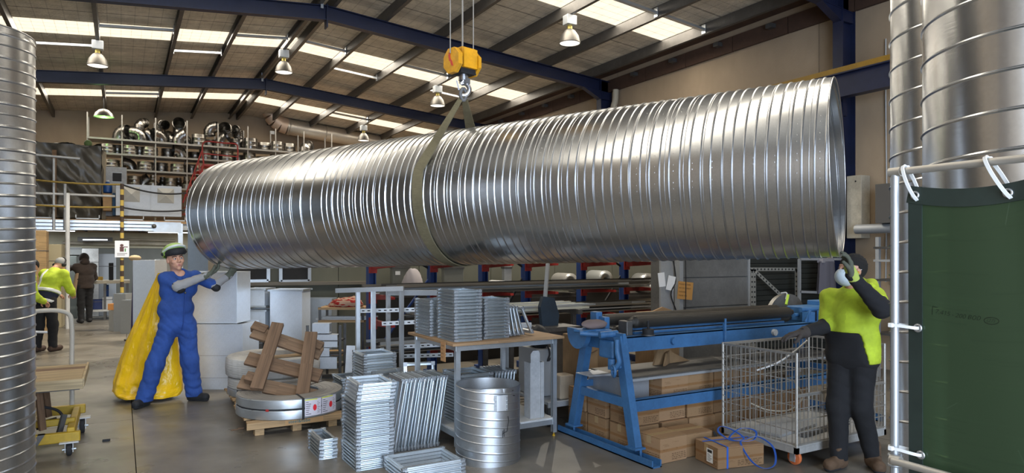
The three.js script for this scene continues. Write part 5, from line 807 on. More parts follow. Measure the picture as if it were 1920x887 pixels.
  for (const s of ['L', 'R']) { const a = v('ankle' + s), t = v('toe' + s), low = (q) => V3(q.x, 0.052, q.z); const bt = part(g, 'boot', boneMesh([[a.clone().setY(0.17), a.clone().setY(0.07), 0.062, 0.058], [low(a).addScaledVector(t.clone().sub(a).setY(0), -0.28), low(t), 0.050, 0.050]], 0.010, 0, 0.03, (d, x, y, z) => Math.max(d + 0.003 * wr(x, y, z, 0, 70), 0.016 - y)), bm); part(bt, 'sole', boneMesh([[low(a).addScaledVector(t.clone().sub(a).setY(0), -0.3).setY(0.048), low(t).setY(0.048), 0.050, 0.053]], 0.010, 0, 0.03, (d, x, y) => Math.max(d, 0.001 - y, y - 0.028)), M.rubber); }
  part(g, 'hair', onHead(sdfMesh((x, y, z) => Math.max(ell(x, y, z, 0, 0.034, -0.014, 0.085, 0.106, 0.107), Math.min(0.045 - y, z + 0.005) , -0.05 - y) , V3(-0.11, -0.08, -0.14), V3(0.11, 0.16, 0.12), 0.006)), hairM);
  part(g, 'fringe', onHead(sdfMesh((x, y, z) => Math.max(ell(x, y, z, 0, 0.036, -0.012, 0.084, 0.104, 0.106) + 0.006 * Math.sin(x * 160 + z * 90) * Math.sin(y * 120 + z * 70), 0.055 - y), V3(-0.12, 0.02, -0.15), V3(0.12, 0.17, 0.14), 0.005)), hairM);
  part(g, 'face_mask', onHead(sdfMesh((x, y, z) => { const d = ell(x, y, z, 0, -0.052, 0.040, 0.064, 0.072, 0.084); return Math.max(Math.abs(d) - 0.004, -z + 0.012, y - 0.008 + 0.25 * Math.abs(x)); }, V3(-0.09, -0.14, -0.01), V3(0.09, 0.03, 0.14), 0.005)), mat(lin(0.60, 0.68, 0.72), { roughness: 0.8 }), 'pale face mask'); for (const s of [-1, 1]) { part(g, 'mask_strap', onHead(tube([V3(s * 0.066, -0.02, 0.03), V3(s * 0.080, 0.0, 0.0), V3(s * 0.084, 0.02, -0.03)], 0.0025, 10, 5)), M.paper); const e = part(g, 'eye', onHead(at(new THREE.SphereGeometry(0.0125, 12, 8), s * 0.032, 0.010, 0.080)), mat(lin(0.6, 0.58, 0.55), { roughness: 0.3 })); part(e, 'iris', onHead(at(new THREE.SphereGeometry(0.0075, 10, 8), s * 0.032, 0.010, 0.0866)), hairM); part(g, 'ear_plug', onHead(at(new THREE.SphereGeometry(0.010, 10, 8), s * 0.088, -0.006, 0.0)), M.orange); }
}
// ---------------------------------------------------------------- men at the back
function standing(label, px, z, lean, o) {
  // lean: forward bend of the trunk in the direction o.face (x right, z to camera)
  const f = V3(o.face[0], 0, o.face[1]).normalize(), r = new THREE.Vector3().crossVectors(f, V3(0, 1, 0)), q = (a, y, b) => { const w = f.clone().multiplyScalar(a).addScaledVector(r, b); return [w.x, y, w.z]; };
  const hipY = 0.90 * o.h, L = Math.sin(lean), C = Math.cos(lean), tq = (d, b, fw = 0) => q(L * d + C * fw, hipY + C * d - L * fw, b), s = o.h;
  const J = { pelvis: q(0, hipY + 0.03, 0), pelvisR: q(0, hipY, 0.06), pelvisL: q(0, hipY, -0.06), waist: tq(0.17 * s, 0), chest: tq(0.38 * s, 0), chestR: tq(0.39 * s, 0.08), chestL: tq(0.39 * s, -0.08), neck: tq(0.55 * s, 0), shoulderR: tq(0.50 * s, 0.18), shoulderL: tq(0.50 * s, -0.18), elbowR: o.elbowR, wristR: o.wristR, elbowL: o.elbowL, wristL: o.wristL, hipR: q(0, hipY, 0.09), hipL: q(0, hipY, -0.09), kneeR: q(0.04 + (o.step ?? 0) * 0.5, 0.48 * s, 0.10), kneeL: q(0.02 - (o.step ?? 0) * 0.5, 0.48 * s, -0.10), ankleR: q(o.step ?? 0, 0.09, 0.11), ankleL: q(-(o.step ?? 0), 0.09, -0.11), toeR: q((o.step ?? 0) + 0.15, 0.035, 0.12), toeL: q(-(o.step ?? 0) + 0.15, 0.035, -0.12) };
  const { g, v, torso, legs, arms } = person(label, px, z, J), headC = V3(...tq(0.70 * s, 0, o.nod ?? 0.03)), hf = V3(...q(Math.cos(o.look ?? lean), -Math.sin(o.look ?? lean), 0)), hm = basis(hf, V3(0, 1, 0)).setPosition(headC), onHead = (k) => k.applyMatrix4(hm);
  const hands = [handBones(v('wristR'), v('wristR').sub(v('elbowR')), V3(0, -1, 0.2), r.clone().negate(), 0.4), handBones(v('wristL'), v('wristL').sub(v('elbowL')), V3(0, -1, 0.2), r, 0.4)];
  part(g, 'body', mergeVertices(mergeGeometries([boneMesh([...torso, ...legs, ...arms], 0.018, -0.012), onHead(headGeo()), ...hands.map((k) => boneMesh(k, 0.006))].map((k) => k.toNonIndexed()))), skin);
  part(g, 'trousers', boneMesh([[v('pelvisL'), v('pelvisR'), 0.115, 0.115], [v('pelvis'), v('waist'), 0.122, 0.112], [v('hipL'), v('kneeL'), 0.105, 0.082], [v('kneeL'), v('ankleL'), 0.082, 0.068], [v('hipR'), v('kneeR'), 0.105, 0.082], [v('kneeR'), v('ankleR'), 0.082, 0.068]], 0.016, 0, 0.04, (d, x, y, z) => Math.max(d + 0.006 * wr(x, y, z, 0.3, 26), 0.07 - y)), pants);
  for (const k of ['L', 'R']) { const a = v('ankle' + k), t = v('toe' + k), low = (m) => V3(m.x, 0.05, m.z); part(g, 'boot', boneMesh([[a.clone().setY(0.16), a.clone().setY(0.07), 0.058, 0.056], [low(a).addScaledVector(t.clone().sub(a).setY(0), -0.3), low(t), 0.05, 0.05]], 0.012, 0, 0.03, (d, x, y) => Math.max(d, 0.001 - y)), o.bootMat ?? M.black); }
  const jk = [...torso.map((b) => [b[0], b[1], b[2] + 0.024, b[3] + 0.024, b[4]]), [v('shoulderR'), v('elbowR'), 0.078, 0.064], [v('elbowR'), v('wristR'), 0.064, 0.048], [v('shoulderL'), v('elbowL'), 0.078, 0.064], [v('elbowL'), v('wristL'), 0.064, 0.048]], ax = V3(...tq(1, 0)).sub(V3(...tq(0, 0))).normalize(), o0 = V3(...tq(0, 0));
  const along = (x, y, z) => (x - o0.x) * ax.x + (y - o0.y) * ax.y + (z - o0.z) * ax.z;
  return { g, v, jk, along, onHead, tq, r, f, s };
}
{
  const a = standing('man in lime reflective jacket bending with his back turned, beside the lift trolley', 84, 11.9, 0.42, { h: 1.0, face: [0.12, -0.99], elbowR: [0.27, 1.06, -0.28], wristR: [0.14, 0.98, -0.54], elbowL: [-0.28, 1.08, -0.36], wristL: [-0.20, 0.98, -0.60], nod: 0.06, look: 0.8, step: 0.05, bootMat: mat(lin(0.06, 0.035, 0.025), { roughness: 0.85 }) });
  const wk = (d, x, y, z) => d + 0.006 * wr(x, y, z, 0.5, 24);
  part(a.g, 'jacket', boneMesh(a.jk, 0.016, 0, 0.05, (d, x, y, z) => Math.max(wk(d, x, y, z), 0.13 - a.along(x, y, z))), hivis); part(a.g, 'jacket_hem', boneMesh(a.jk, 0.016, 0, 0.05, (d, x, y, z) => Math.max(wk(d, x, y, z), a.along(x, y, z) - 0.13, -0.10 - a.along(x, y, z))), mat(lin(0.010, 0.014, 0.035), { roughness: 0.9 }), 'navy lower band');
  const tape = mat(lin(0.75, 0.76, 0.76), { roughness: 0.4 }), rside = (x, z) => x * a.r.x + z * a.r.z;
  for (const [lo, hi] of [[0.135, 0.19], [-0.055, -0.005]]) part(a.g, 'reflective_band', boneMesh(a.jk, 0.012, 0.010, 0.05, (d, x, y, z) => Math.max(wk(d, x, y, z), lo - a.along(x, y, z), a.along(x, y, z) - hi)), tape, 'silver reflective band'); part(a.g, 'reflective_brace', boneMesh(a.jk, 0.012, 0.010, 0.05, (d, x, y, z) => Math.max(wk(d, x, y, z), Math.abs(rside(x, z)) - 0.2, 0.19 - a.along(x, y, z), a.along(x, y, z) - 0.56, Math.abs(rside(x, z) + 0.085) - 0.027)), tape, 'silver reflective brace');
  part(a.g, 'cap', a.onHead(sdfMesh((x, y, z) => Math.max(ell(x, y, z, 0, 0.036, -0.014, 0.086, 0.104, 0.108), 0.02 - y - 0.6 * Math.max(0, -z)), V3(-0.11, -0.08, -0.14), V3(0.11, 0.16, 0.12), 0.007)), mat(lin(0.30, 0.30, 0.29), { roughness: 0.8 })); part(a.g, 'earmuff_band', a.onHead(tube([V3(-0.1, -0.01, -0.02), V3(-0.085, 0.09, -0.04), V3(0, 0.145, -0.05), V3(0.085, 0.09, -0.04), V3(0.1, -0.01, -0.02)], 0.011, 30, 8)), M.rubber); for (const s of [-1, 1]) part(a.g, 'earmuff', a.onHead(at(new THREE.SphereGeometry(0.036, 14, 10), s * 0.092, -0.008, -0.015)), M.rubber);
  const b = standing('man in plain lime jacket half hidden behind the tall upright duct', 20, 10.9, 0.40, { h: 0.98, face: [0.5, -0.85], elbowR: [0.26, 1.02, -0.18], wristR: [0.24, 0.92, -0.42], elbowL: [-0.16, 1.05, -0.35], wristL: [0.05, 0.95, -0.55], look: 0.8 });
  part(b.g, 'jacket', boneMesh(b.jk, 0.016, 0, 0.05, (d, x, y, z) => Math.max(wk(d, x, y, z), -0.04 - b.along(x, y, z))), hivis); part(b.g, 'hair', b.onHead(sdfMesh((x, y, z) => Math.max(ell(x, y, z, 0, 0.036, -0.016, 0.084, 0.102, 0.106), Math.min(0.05 - y, z)), V3(-0.11, -0.08, -0.14), V3(0.11, 0.16, 0.12), 0.008)), hairM);
  const brown = mat(lin(0.045, 0.031, 0.025), { roughness: 0.95, map: T.blotch });
  const c = standing('man in dark brown hooded jumper reaching across the far bench', 160, 17.0, 0.12, { h: 1.0, face: [-0.75, -0.66], elbowR: [0.05, 1.12, -0.30], wristR: [-0.18, 1.1, -0.45], elbowL: [-0.40, 1.36, 0.02], wristL: [-0.68, 1.34, -0.04], look: 0.25, step: 0.06 });
  part(c.g, 'jumper', boneMesh(c.jk, 0.018, 0.004, 0.05, (d, x, y, z) => Math.max(d + 0.007 * wr(x, y, z, 0.5, 24), -0.06 - c.along(x, y, z))), brown); part(c.g, 'hood', c.onHead(sdfMesh((x, y, z) => { const d = Math.min(ell(x, y, z, 0, 0.02, -0.025, 0.112, 0.135, 0.125), ell(x, y, z, 0, -0.09, -0.05, 0.11, 0.09, 0.11)); return Math.max(d, -(ell(x, y, z, 0, 0.0, 0.09, 0.07, 0.10, 0.09))); }, V3(-0.15, -0.2, -0.2), V3(0.15, 0.19, 0.15), 0.009)), brown);
  part(c.g, 'leather_apron', (() => { const g = new THREE.CylinderGeometry(0.15, 0.24, 0.62, 20, 6, true, -1.9, 1.9); g.translate(0, 0.98, 0); const p = g.attributes.position; for (let i = 0; i < p.count; i++) { p.setX(i, p.getX(i) - 0.06 - 0.05 * (1.3 - p.getY(i))); } g.computeVertexNormals(); return g; })(), mat(lin(0.36, 0.25, 0.16), { roughness: 0.85, side: THREE.DoubleSide }));
}
// ---------------------------------------------------------------- yellow sheet trailing behind the blue worker
{
  const rows = [[512, 297, 312, 7.98, 0.05], [530, 289, 318, 8.0, 0.07], [560, 275, 324, 8.03, 0.09], [600, 257, 328, 8.06, 0.12], [640, 238, 332, 8.08, 0.15], [680, 224, 336, 8.08, 0.18], [712, 215, 340, 8.06, 0.21], [732, 213, 340, 8.04, 0.22], [742, 222, 334, 8.0, 0.20]];
  const N = 72, K = 48, pos = [], idx = [], uv = [];
  const s = thing('yellow_sheet', 'crumpled glossy yellow plastic sheet trailing behind the worker in blue', 'sheet');
  for (let j = 0; j <= K; j++) {
    const t = j / K * (rows.length - 1), i0 = Math.min(rows.length - 2, Math.floor(t)), f = t - i0, r = rows[i0].map((q, k) => q + (rows[i0 + 1][k] - q) * f);
    const a = P(r[1], r[0], r[3]), b = P(r[2], r[0], r[3]), c = a.clone().lerp(b, 0.5), ax = b.clone().sub(a), hw = ax.length() / 2; ax.normalize(); const nz = fromCam(0, 0, -1).sub(fromCam(0, 0, 0));
    for (let i = 0; i <= N; i++) { const th = i / N * Math.PI * 2, fold = 1 + (0.06 + 0.12 * j / K) * Math.sin(th * 5 + j * 0.07) + 0.08 * Math.sin(th * 11 - j * 0.13) + 0.05 * (fbm(i / N * 12 + 3, j / K * 6, 12, 4, 77) - 0.5); const v = c.clone().addScaledVector(ax, Math.cos(th) * hw * Math.min(1.02, 0.94 + 0.06 * fold)).addScaledVector(nz, Math.sin(th) * r[4] * fold * (0.8 + 0.5 * fbm(i / N * 10, j / K * 9 + 4, 10, 4, 99))); v.y = Math.max(v.y, 0.004 + 0.02 * hash2(i % N, j, 3) * (j / K)); pos.push(v.x, v.y, v.z); uv.push(i / N, j / K); }
    if (j) for (let i = 0; i < N; i++) { const q = (j - 1) * (N + 1) + i; idx.push(q, q + 1, q + N + 1, q + 1, q + N + 2, q + N + 1); }
  }
  const g = new THREE.BufferGeometry(); g.setAttribute('position', new THREE.Float32BufferAttribute(pos, 3)); g.setAttribute('uv', new THREE.Float32BufferAttribute(uv, 2)); g.setIndex(idx); g.computeVertexNormals();
  part(s, 'draped_sheet', g, phys(lin(0.80, 0.475, 0.006), { roughness: 0.33, side: THREE.DoubleSide, bumpMap: withRep(T.cloth, 2.5, 1.2), bumpScale: 0.022 }));
}
// ================================================================ BACK OF THE HALL
const onW = (px, w) => { const X = px - 229, u = CT * (w * CT) * X / (FOCAL - ST * CT * X); return u; };          // where the line of sight through a picture column meets the plane w
const atW = (px, py, w) => { const u = onW(px, w), z = u * ST + w * CT; return U(u, w, EYE - (py - HORIZON) / FOCAL * z); };
const grad = (x) => x;
{ // painted partition behind the racks and back room wall under the mezzanine
  const green = mat(lin(0.15, 0.155, 0.125), { roughness: 0.8, map: T.wall });
  const pw = struct('wall_partition'); for (let i = 0; i < 6; i++) part(pw, 'partition_panel', box(1.37, 2.25, 0.08, 2.32 + i * 1.38, 1.125, -10.8), green); part(pw, 'top_rail', box(8.4, 0.08, 0.1, 5.68, 2.28, -10.8), M.steelDark);
  const under = struct('wall_under_mezzanine'); part(under, 'upper_paint', box(9.6, 0.46, 0.06, 1.5, 2.12, -23.2), mat(lin(0.62, 0.60, 0.48), { roughness: 0.8, map: T.wall })); part(under, 'lower_paint', box(9.6, 1.9, 0.06, 1.5, 0.95, -23.2), mat(lin(0.20, 0.215, 0.21), { roughness: 0.8, map: T.wall }));
}
{ // mezzanine
  const m = thing('mezzanine', 'mezzanine platform with galvanised edge rails at the back of the hall', 'mezzanine'), W0 = 19.3;
  part(m, 'deck', box(9.7, 0.06, 5.0, 1.55, 2.53, -(W0 + 2.55)), M.ply);
  for (let i = 0; i < 3; i++) part(m, 'edge_rail', merge([box(4.5, 0.055, 0.05, -1.0, 2.33 + i * 0.085, -W0), box(4.5, 0.012, 0.08, -1.0, 2.355 + i * 0.085, -W0 + 0.01)]), M.galvBright);
  part(m, 'joist', box(9.7, 0.16, 0.08, 1.55, 2.42, -(W0 + 0.15)), M.galvDull); for (let i = 0; i < 14; i++) part(m, 'joist', box(0.05, 0.1, 4.6, -3.0 + i * 0.7, 2.45, -(W0 + 2.5)), M.galvDull);
  part(m, 'end_plate', box(0.62, 0.26, 0.03, 1.02, 2.40, -W0 + 0.06), M.galv); part(m, 'camera_dome', at(new THREE.SphereGeometry(0.055, 14, 10), 0.72, 2.42, -W0 + 0.1), M.steelDark);
  for (const [u, w] of [[1.32, W0], [-3.0, W0], [5.6, W0 + 0.2], [1.32, 23.6], [5.6, 23.6]]) part(m, 'post', box(0.11, 2.5, 0.11, u, 1.25, -w), M.galvBright);
  for (let i = 0; i < 5; i++) { const u = -2.6 + i * 0.95; part(m, 'toe_bracket', merge([box(0.5, 0.03, 0.06, u, 2.58, -W0 - 0.1), box(0.02, 0.1, 0.06, u - 0.24, 2.62, -W0 - 0.1), box(0.02, 0.1, 0.06, u + 0.24, 2.62, -W0 - 0.1)]), M.galvDull); }
  // edge barrier
  const b = thing('edge_barrier', 'mezzanine edge barrier of grey posts and white rails', 'barrier'), g2 = M.white, W1 = W0 - 0.08;
  for (const [px, y0, y1, r] of [[103, 432, 297, 0.03], [124, 432, 345, 0.035]]) part(b, 'post', rod(atW(px, y0, W1), atW(px, y1, W1), r, 8), M.galvDull);
  for (const [x0, x1, y0, y1] of [[66, 152, 290, 298], [66, 218, 362, 368], [66, 130, 385, 386]]) part(b, 'rail', rod(atW(x0, y0, W1), atW(x1, y1, W1), 0.028, 8), x1 > 200 ? M.white : M.galvDull);
  single('white_pole', 'white painted pole standing between the two mezzanine bays', 'pole', rod(atW(129, 362, 18.6), atW(129, 478, 18.6).setY(0), 0.045, 12), M.white);
  const sp = thing('striped_post', 'yellow and black striped post carrying a white safety sign', 'post'); const pA = atW(231, 345, 18.9); pA.y = 0; const seg = 26, topY = atW(231, 345, 18.9).y;
  for (let i = 0; i < seg; i++) part(sp, i % 2 ? 'black_stripe' : 'yellow_stripe', cyl(0.042, topY / seg, pA.x, topY * (i + 0.5) / seg, pA.z, 10), i % 2 ? mat(lin(0.05, 0.03, 0.02)) : mat(lin(0.5, 0.36, 0.08)));
  const st = canvasTex(128, 200, (x) => { x.fillStyle = '#dfe4ee'; x.fillRect(0, 0, 128, 200); x.fillStyle = '#5a3a3a'; x.beginPath(); x.arc(62, 56, 16, 0, 7); x.fill(); x.fillRect(44, 72, 36, 60); x.fillRect(80, 70, 36, 10); x.fillStyle = '#3f8a3f'; x.fillRect(88, 92, 10, 40); x.fillStyle = '#777'; x.fillRect(20, 150, 90, 8); x.fillRect(20, 168, 70, 8); });
  const sg = part(sp, 'safety_sign', box(0.30, 0.40, 0.012, pA.x, 0, pA.z + 0.06), mat(lin(1, 1, 1), { map: st, roughness: 0.5 })); { const q = sg.geometry.attributes; for (let i = 0; i < q.position.count; i++) q.uv.setXY(i, (q.position.getX(i) - pA.x) / 0.30 + 0.5, q.position.getY(i) / 0.40 + 0.5); sg.position.y = atW(231, 467, 18.9).y; }
  const hz = canvasTex(256, 16, (x) => { for (let i = 0; i < 16; i++) { x.fillStyle = i % 2 ? '#1c1a18' : '#c9a94a'; x.fillRect(i * 16, 0, 16, 16); } }); hz.wrapS = hz.wrapT = THREE.RepeatWrapping; const hzm = mat(lin(1, 1, 1), { map: withRep(hz, 1, 6), roughness: 0.6 });
  const chain = (a, z0, z1, sag, mt, label) => { const pts = []; for (let i = 0; i <= 24; i++) { const t = i / 24, p = a[0].clone().lerp(a[1], t); p.y -= sag * 4 * t * (1 - t); pts.push(p); } const g = new THREE.TubeGeometry(new THREE.CatmullRomCurve3(pts), 48, 0.022, 6); const uv = g.attributes.uv; for (let i = 0; i < uv.count; i++) uv.setXY(i, uv.getY(i), uv.getX(i)); single('barrier_rope', label, 'rope', g, mt, undefined, 0, 'barrier ropes'); };
  chain([atW(66, 337, W1 - 0.05), atW(231, 346, 18.9)], 0, 0, 0.03, hzm, 'upper yellow and black barrier rope before the tarpaulin'); chain([atW(66, 384, W1 - 0.05), atW(231, 388, 18.9)], 0, 0, 0.03, hzm, 'lower yellow and black barrier rope before the tarpaulin');
  chain([atW(231, 346, 18.9), atW(352, 362, 18.9)], 0, 0, 0.10, M.rubber, 'upper black rope slung from the striped post to the red ladder'); chain([atW(231, 389, 18.9), atW(350, 394, 18.9)], 0, 0, 0.06, M.rubber, 'lower black rope slung from the striped post to the red ladder');
  // tarpaulin over stacked goods
  const a = atW(62, 405, 20.0), c = atW(192, 278, 20.0), tw = c.x - a.x, th = c.y - 2.56; const tp = new THREE.BoxGeometry(tw, th, 1.4, 60, 50, 30), p = tp.attributes.position, n0 = tp.attributes.normal;
  for (let i = 0; i < p.count; i++) { const x = p.getX(i), y = p.getY(i), z = p.getZ(i); const f = (fbm(x * 3 + y * 1.2 + 8, y * 0.9 + z * 2 + 8, 64, 4, 5) - 0.5) * 0.34 + 0.05 * Math.sin(x * 9 + y * 3 + Math.sin(y * 4) * 2) + 0.04 * Math.sin((x + y) * 13), yy = (y / th + 0.5); p.setXYZ(i, x + n0.getX(i) * f * 0.5, Math.max(-th / 2, y + n0.getY(i) * f * 0.5), z + n0.getZ(i) * (f * (0.4 + 0.6 * (1 - yy)) )); } tp.computeVertexNormals(); metric(tp);
  const tarp = thing('tarpaulin_load', 'dark grey plastic tarpaulin draped over goods on the mezzanine', 'tarpaulin', V3((a.x + c.x) / 2, 2.56 + th / 2 + 0.06, -20.75)); part(tarp, 'tarpaulin', mergeVertices(tp.deleteAttribute('uv') && tp), mat(lin(0.075, 0.068, 0.055), { roughness: 0.38 })); part(tarp, 'tan_edge', box(0.09, th * 0.95, 0.9, tw / 2 + 0.05, -0.05, 0), mat(lin(0.36, 0.29, 0.19))); part(tarp, 'timber', box(0.09, th * 0.9, 0.04, -tw * 0.18, -0.1, 0.84), M.oldWood);
  part(tarp, 'green_tie', at(new THREE.SphereGeometry(0.09, 10, 8), tw * 0.30, th / 2 + 0.06, 0.6), mat(lin(0.10, 0.16, 0.05)));
  // control panel, jug, carton, crate
  const q = (name, lab, cat, x0, x1, y0, y1, w, d, mt, extra) => { const A = atW(x0, y1, w), B = atW(x1, y0, w); const t = thing(name, lab, cat, V3((A.x + B.x) / 2, Math.max(A.y, 2.561), A.z - d / 2)); part(t, 'body', rbox(B.x - A.x, B.y - Math.max(A.y, 2.561), d, 0.01, 0, (B.y - Math.max(A.y, 2.561)) / 2, 0), mt); if (extra) extra(t, B.x - A.x, B.y - Math.max(A.y, 2.561), d); return t; };
  q('control_cabinet', 'pale control cabinet with a dark square window on the mezzanine', 'cabinet', 200, 240, 314, 405, 20.35, 0.5, mat(lin(0.46, 0.47, 0.48), { roughness: 0.6, map: T.blotch }), (t, w, h, d) => { part(t, 'window', box(0.20, 0.22, 0.02, 0.02, h - 0.27, d / 2 + 0.006), M.black); for (const k of [0.15, 0.39]) part(t, 'window_frame', box(0.24, 0.02, 0.03, 0.02, h - k, d / 2), M.galvDull); });
  q('brown_carton', 'brown carton beside the blue drum on the mezzanine', 'box', 195, 212, 363, 395, 19.7, 0.3, M.card); q('blue_drum', 'dark blue plastic tub standing on the mezzanine edge', 'tub', 213, 219, 362, 404, 19.72, 0.3, mat(lin(0.012, 0.05, 0.11)));
  const jug = thing('blue_jug', 'blue plastic jug on top of the brown carton', 'jug', atW(204, 359, 19.72).setY(atW(204, 362, 19.72).y + 0.002)); part(jug, 'body', lathe([[0, 0], [0.09, 0.005], [0.10, 0.04], [0.10, 0.2], [0.05, 0.27], [0.035, 0.3], [0, 0.3]], 16).translate(0, 0, -0.12), mat(lin(0.01, 0.06, 0.22), { roughness: 0.4 })); part(jug, 'cap', cyl(0.04, 0.04, 0, 0.31, -0.12, 12), M.white);
  // long silver duct box with crossed panels
  q('rectangular_duct', 'long galvanised rectangular duct with two cross-folded panels on the mezzanine', 'duct', 219, 343, 350, 404, 19.55, 0.6, mat(lin(0.46, 0.48, 0.51), { metalness: 0.5, roughness: 0.5, map: T.spangle }), (t, w, h, d) => {
    for (const k of [-0.27, 0.25]) { const s2 = 0.19, g = new THREE.ConeGeometry(s2 * 1.414, 0.05, 4, 1, true); g.rotateY(Math.PI / 4); g.rotateX(Math.PI / 2); g.translate(w * k, h * 0.68, d / 2 + 0.026); part(t, 'cross_folded_panel', toCreasedNormals(g, 0.1), mat(lin(0.42, 0.41, 0.38), { metalness: 0.5, roughness: 0.5 })); }
    part(t, 'seam', box(0.012, h, 0.012, -w * 0.42, h / 2, d / 2 + 0.006), M.galvDull); part(t, 'seam', box(0.012, h, 0.012, w * 0.02, h / 2, d / 2 + 0.006), M.galvDull);
  });
}
{ // shelving with duct elbows
  const rackM = mat(lin(0.30, 0.285, 0.26), { metalness: 0.4, roughness: 0.6 }), W = 22.4, rack = thing('fitting_rack', 'tall galvanised shelf rack full of duct elbows along the back wall', 'rack');
  const posts = [166, 231, 294, 353, 411, 467, 519, 572, 624];
  for (const px of posts) for (const dw of [0, 0.85]) { const u = onW(px, W); part(rack, 'upright', box(0.032, 5.72 - 2.56 - 0.02, 0.04, u, (5.72 + 2.56) / 2, -(W + dw)), rackM); }
  const u0 = onW(166, W), u1 = onW(624, W), LV = [[5.02, u0], [4.60, onW(200, W)], [4.16, onW(240, W)], [3.68, onW(240, W)]];
  for (const [y, a] of LV) { for (let i = 0; i < posts.length - 1; i++) { const s0 = Math.max(a, onW(posts[i], W)), s1 = onW(posts[i + 1], W); if (s1 <= s0 + 0.1) continue; part(rack, 'shelf', box(s1 - s0 - 0.01, 0.025, 0.86, (s0 + s1) / 2, y - 0.015, -(W + 0.425)), M.galvDull); } part(rack, 'shelf_beam', box(u1 - a, 0.05, 0.03, (a + u1) / 2, y - 0.025, -(W - 0.02)), rackM); }
  // elbow made of mitred gores with raised joints
  const em = mat(lin(0.34, 0.32, 0.29), { metalness: 1, roughness: 0.34, map: T.spangle }), em2 = mat(lin(0.26, 0.245, 0.225), { metalness: 1, roughness: 0.3, map: T.spangle });
  function elbow(r, R, ang, gores) {
    const rows = [], N = 20; const ring = (t, rad) => { const c = V3(0, 0, 0), out = []; for (let i = 0; i <= N; i++) { const a = i / N * Math.PI * 2, x = R - Math.cos(t) * (R + Math.cos(a) * rad), y = Math.sin(t) * (R + Math.cos(a) * rad), z = Math.sin(a) * rad; out.push(V3(x, y, z)); } return out; };
    rows.push(ring(-0.0, r).map((v) => v.add(V3(0, -r * 0.35, 0)))); for (let k = 0; k <= gores; k++) { const t = ang * k / gores; rows.push(ring(t - 0.015, r), ring(t - 0.012, r * 1.07), ring(t + 0.012, r * 1.07), ring(t + 0.015, r)); } const e = rows[rows.length - 1], dir = V3(Math.sin(ang), Math.cos(ang), 0); rows.push(e.map((v) => v.clone().addScaledVector(dir, r * 0.4)));
    const pos = [], idx = []; rows.forEach((q) => q.forEach((v) => pos.push(v.x, v.y + r * 0.35, v.z))); for (let j = 0; j < rows.length - 1; j++) for (let i = 0; i < N; i++) { const a = j * (N + 1) + i; idx.push(a, a + N + 1, a + 1, a + 1, a + N + 1, a + N + 2); }
    const g = new THREE.BufferGeometry(); g.setAttribute('position', new THREE.Float32BufferAttribute(pos, 3)); g.setIndex(idx); g.computeVertexNormals(); return metric(toCreasedNormals(g, 0.5));
  }
  const collar = (r, h) => lathe([[r * 0.93, 0], [r, 0], [r, h * 0.25], [r * 1.06, h * 0.27], [r * 1.06, h * 0.33], [r, h * 0.35], [r, h * 0.62], [r * 1.06, h * 0.64], [r * 1.06, h * 0.70], [r, h * 0.72], [r, h], [r * 0.93, h], [r * 0.93, 0]], 22);
  const reducer = (r, h) => lathe([[r, 0], [r, h * 0.3], [r * 1.07, h * 0.32], [r * 1.07, h * 0.38], [r * 0.98, h * 0.4], [r * 0.6, h * 0.62], [r * 0.6, h * 0.7], [r * 0.66, h * 0.72], [r * 0.66, h * 0.78], [r * 0.55, h * 0.8], [r * 0.55, h]], 20);
  const kinds = [elbow(0.17, 0.19, Math.PI / 2, 4), elbow(0.19, 0.22, Math.PI / 3, 3), collar(0.19, 0.32), collar(0.22, 0.27), reducer(0.15, 0.38), elbow(0.14, 0.17, Math.PI / 2, 4)];
  for (const k of kinds) { k.computeBoundingBox(); const b = k.boundingBox; k.translate(-(b.min.x + b.max.x) / 2, -b.min.y, -(b.min.z + b.max.z) / 2); }
  const kn = ['segmented duct elbow', 'short segmented duct bend', 'beaded duct collar', 'wide beaded duct collar', 'stepped duct reducer', 'small segmented duct elbow'];
  reseed(4242); const rowsDef = [[5.02, [[228, 0], [246, 5], [264, 0], [284, 1], [303, 0], [322, 1], [340, 1], [352, 0], [375, 2], [394, 3], [420, 1], [447, 2], [472, 2], [498, 3], [522, 2], [545, 2], [575, 0]]], [4.60, [[203, 3], [222, 2], [245, 3], [264, 2], [283, 3], [317, 2], [341, 0], [368, 3], [388, 2], [406, 3], [428, 2], [448, 3], [470, 2], [495, 3], [520, 2]]], [4.16, [[211, 3], [247, 0], [275, 3], [305, 2], [336, 3], [362, 2], [380, 3], [400, 3], [425, 2]]], [3.68, [[254, 2], [272, 1], [289, 4], [307, 4], [322, 2], [337, 4], [352, 4], [368, 2], [384, 2]]]];
  const rn = ['on the highest shelf', 'on the second highest shelf', 'on the third shelf', 'on the lowest shelf'], on = ['leftmost', 'second', 'third', 'fourth', 'fifth', 'sixth', 'seventh', 'eighth', 'ninth', 'tenth', 'eleventh', 'twelfth', 'thirteenth', 'fourteenth', 'fifteenth', 'sixteenth', 'seventeenth'];
  rowsDef.forEach(([y, list], ri) => list.forEach(([px, k], i) => { const ix = single('duct_fitting', `shiny ${kn[k]}, ${on[i]}${i ? ' from the left' : ''} ${rn[ri]}`, 'duct fitting', kinds[k], rnd() > 0.5 ? em : em2, U(onW(px, W + 0.22 + (i % 2) * 0.4), W + 0.22 + (i % 2) * 0.4, y), k < 2 || k === 5 ? rr(-0.7, 0.7) + (rnd() > 0.5 ? Math.PI : 0) : rr(0, 3), 'duct fittings on the back rack'); const s = Math.min(1.15, rr(0.92, 1.1)); ix.scale.setScalar(ri ? Math.min(s, 0.97) : s);
    if (!ri && (k === 0 || k === 2 || k === 3) && i % 4 !== 1 && i < 12) { const h = k === 0 ? 0.36 : 0.30; } }));
